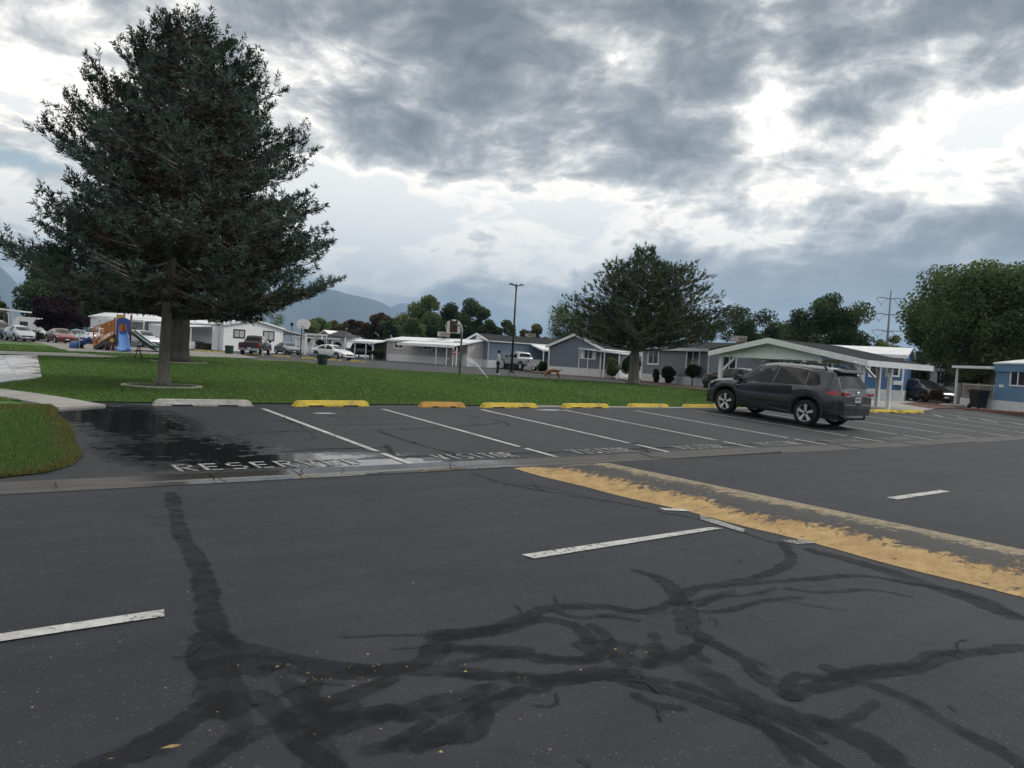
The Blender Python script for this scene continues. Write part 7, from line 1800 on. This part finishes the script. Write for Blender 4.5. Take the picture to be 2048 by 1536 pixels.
# dog: facing -x, nose to the grass
db = at(1106, 757.0); dog = empty('dog', db, 0.12, 'tan dog with raised tail sniffing the grass edge', 'dog'); q = 1.0
dv = [(.28, 0, .54), (.05, 0, .55), (-.22, 0, .53), (-.36, 0, .47), (-.46, 0, .33), (-.54, 0, .20), (-.60, 0, .10),            # spine .. muzzle
      (.30, -.10, .44), (.23, -.10, .31), (.35, -.10, .17), (.31, -.10, .03), (.26, -.10, .02), (.30, .10, .44), (.36, .10, .31), (.47, .10, .18), (.44, .10, .03), (.39, .10, .02),
      (-.24, -.09, .38), (-.20, -.09, .20), (-.26, -.09, .03), (-.31, -.09, .02), (-.27, .09, .38), (-.33, .09, .21), (-.36, .09, .03), (-.41, .09, .02),
      (.44, 0, .56), (.56, 0, .60), (.63, 0, .72)]
de = [(0, 1), (1, 2), (2, 3), (3, 4), (4, 5), (5, 6), (0, 7), (7, 8), (8, 9), (9, 10), (10, 11), (0, 12), (12, 13), (13, 14), (14, 15), (15, 16), (2, 17), (17, 18), (18, 19), (19, 20), (2, 21), (21, 22), (22, 23), (23, 24), (0, 25), (25, 26), (26, 27)]
dr = [.115, .12, .145, .11, .085, .085, .045, .085, .055, .032, .026, .028, .085, .055, .032, .026, .028, .06, .036, .028, .03, .06, .036, .028, .03, .035, .028, .018]
bd = skin('body', dv, de, dr, M_DOG, dog, 1)
for s in (-1, 1): MB().add([(-.47, s * .06, .29), (-.53, s * .07, .26), (-.50, s * .115, .17), (-.50, s * .075, .29)], [(0, 1, 2), (1, 3, 2), (3, 0, 2), (0, 3, 1)]).build('ear', M_DOGD, dog)
MB().lathe([(.001, .03), (.022, .02), (.026, 0), (.02, -.02)], 10, Matrix.Translation((-.635, 0, .095)) @ Matrix.Rotation(-math.pi / 2, 4, 'Y')).build('nose', M_DOGD, dog)

# ------------------------------------------------------------------ mountains and air
M_HILL = mat('mountain_rock', (.045, .052, .048), .95, .35, .0016, .0)
RIDGE = [(-900, 470), (-400, 500), (-150, 515), (0, 531), (30, 562), (50, 585), (90, 600), (160, 610), (260, 600), (380, 596), (470, 606), (520, 612), (560, 612), (600, 596), (630, 584), (655, 578), (680, 583), (700, 591), (716, 592), (734, 597), (750, 600), (770, 608), (790, 622), (806, 637), (820, 652), (850, 668), (900, 680), (1000, 694), (1300, 712), (1800, 735), (2300, 760), (3200, 790)]
def ridge(dist, prof, name, seed, drop=1.0):
    r_ = np.random.default_rng(seed); V = []; n = 220; rows = 14; xs = np.linspace(prof[0][0], prof[-1][0], n)
    ys = np.interp(xs, [p[0] for p in prof], [p[1] for p in prof]); jag = np.convolve(r_.normal(0, 3.0, n + 8), np.ones(4) / 4, 'same')[4:-4]
    ph = r_.uniform(0, 6.28, 6)
    for i in range(n):
        d = ray(xs[i], ys[i] + jag[i] * .7); ta = d.x / d.y; el_ = d.z / d.y
        for j in range(rows + 1):
            s = j / rows; dd = dist * (1 - .42 * s); H_ = max(20, el_ * dist) * drop
            spur = 1 + .25 * math.sin(xs[i] * .045 + ph[0] + 2 * s) * math.sin(math.pi * s) + .16 * math.sin(xs[i] * .11 + ph[1] - 3 * s) * math.sin(math.pi * s)
            z = EYE + H_ * ((1 - s) ** 1.25) * spur * (1 if j else 1); V.append((ta * dd, dd, z if j < rows else -40))
    b0 = len(V)
    for i in range(n): V.append((V[i * (rows + 1)][0] * 1.25, V[i * (rows + 1)][1] * 1.25, -40))
    F = [(i * (rows + 1) + j, i * (rows + 1) + j + 1, (i + 1) * (rows + 1) + j + 1, (i + 1) * (rows + 1) + j) for i in range(n - 1) for j in range(rows)] + [(b0 + i, i * (rows + 1), (i + 1) * (rows + 1), b0 + i + 1) for i in range(n - 1)]
    me = bpy.data.meshes.new(name); me.from_pydata(V, [], F); me.polygons.foreach_set('use_smooth', [True] * len(F)); o = link(name, me, M_HILL); tag(o, kind='structure')
ridge(9000, RIDGE, 'mountains', 3)
ridge(14000, [(700, 640), (760, 618), (790, 611), (815, 607), (840, 612), (880, 640), (930, 665), (1000, 690)], 'far_mountains', 5)

hz_ = bpy.data.materials.new('haze_air'); hz_.use_nodes = True; nt = hz_.node_tree; nt.nodes.clear()
pv_ = nt.nodes.new('ShaderNodeVolumePrincipled'); pv_.inputs['Color'].default_value = (.46, .70, 1.0, 1); pv_.inputs['Density'].default_value = .00013; pv_.inputs['Anisotropy'].default_value = .2
out = nt.nodes.new('ShaderNodeOutputMaterial'); nt.links.new(pv_.outputs[0], out.inputs['Volume'])
MB().box(-26500, 26500, -26500, 26500, -45, 950).build('haze', hz_)['kind'] = 'stuff'
for o in bpy.data.objects:
    if o.name == 'haze': o['label'] = 'pale blue air between the park and the mountains'; o.visible_shadow = True
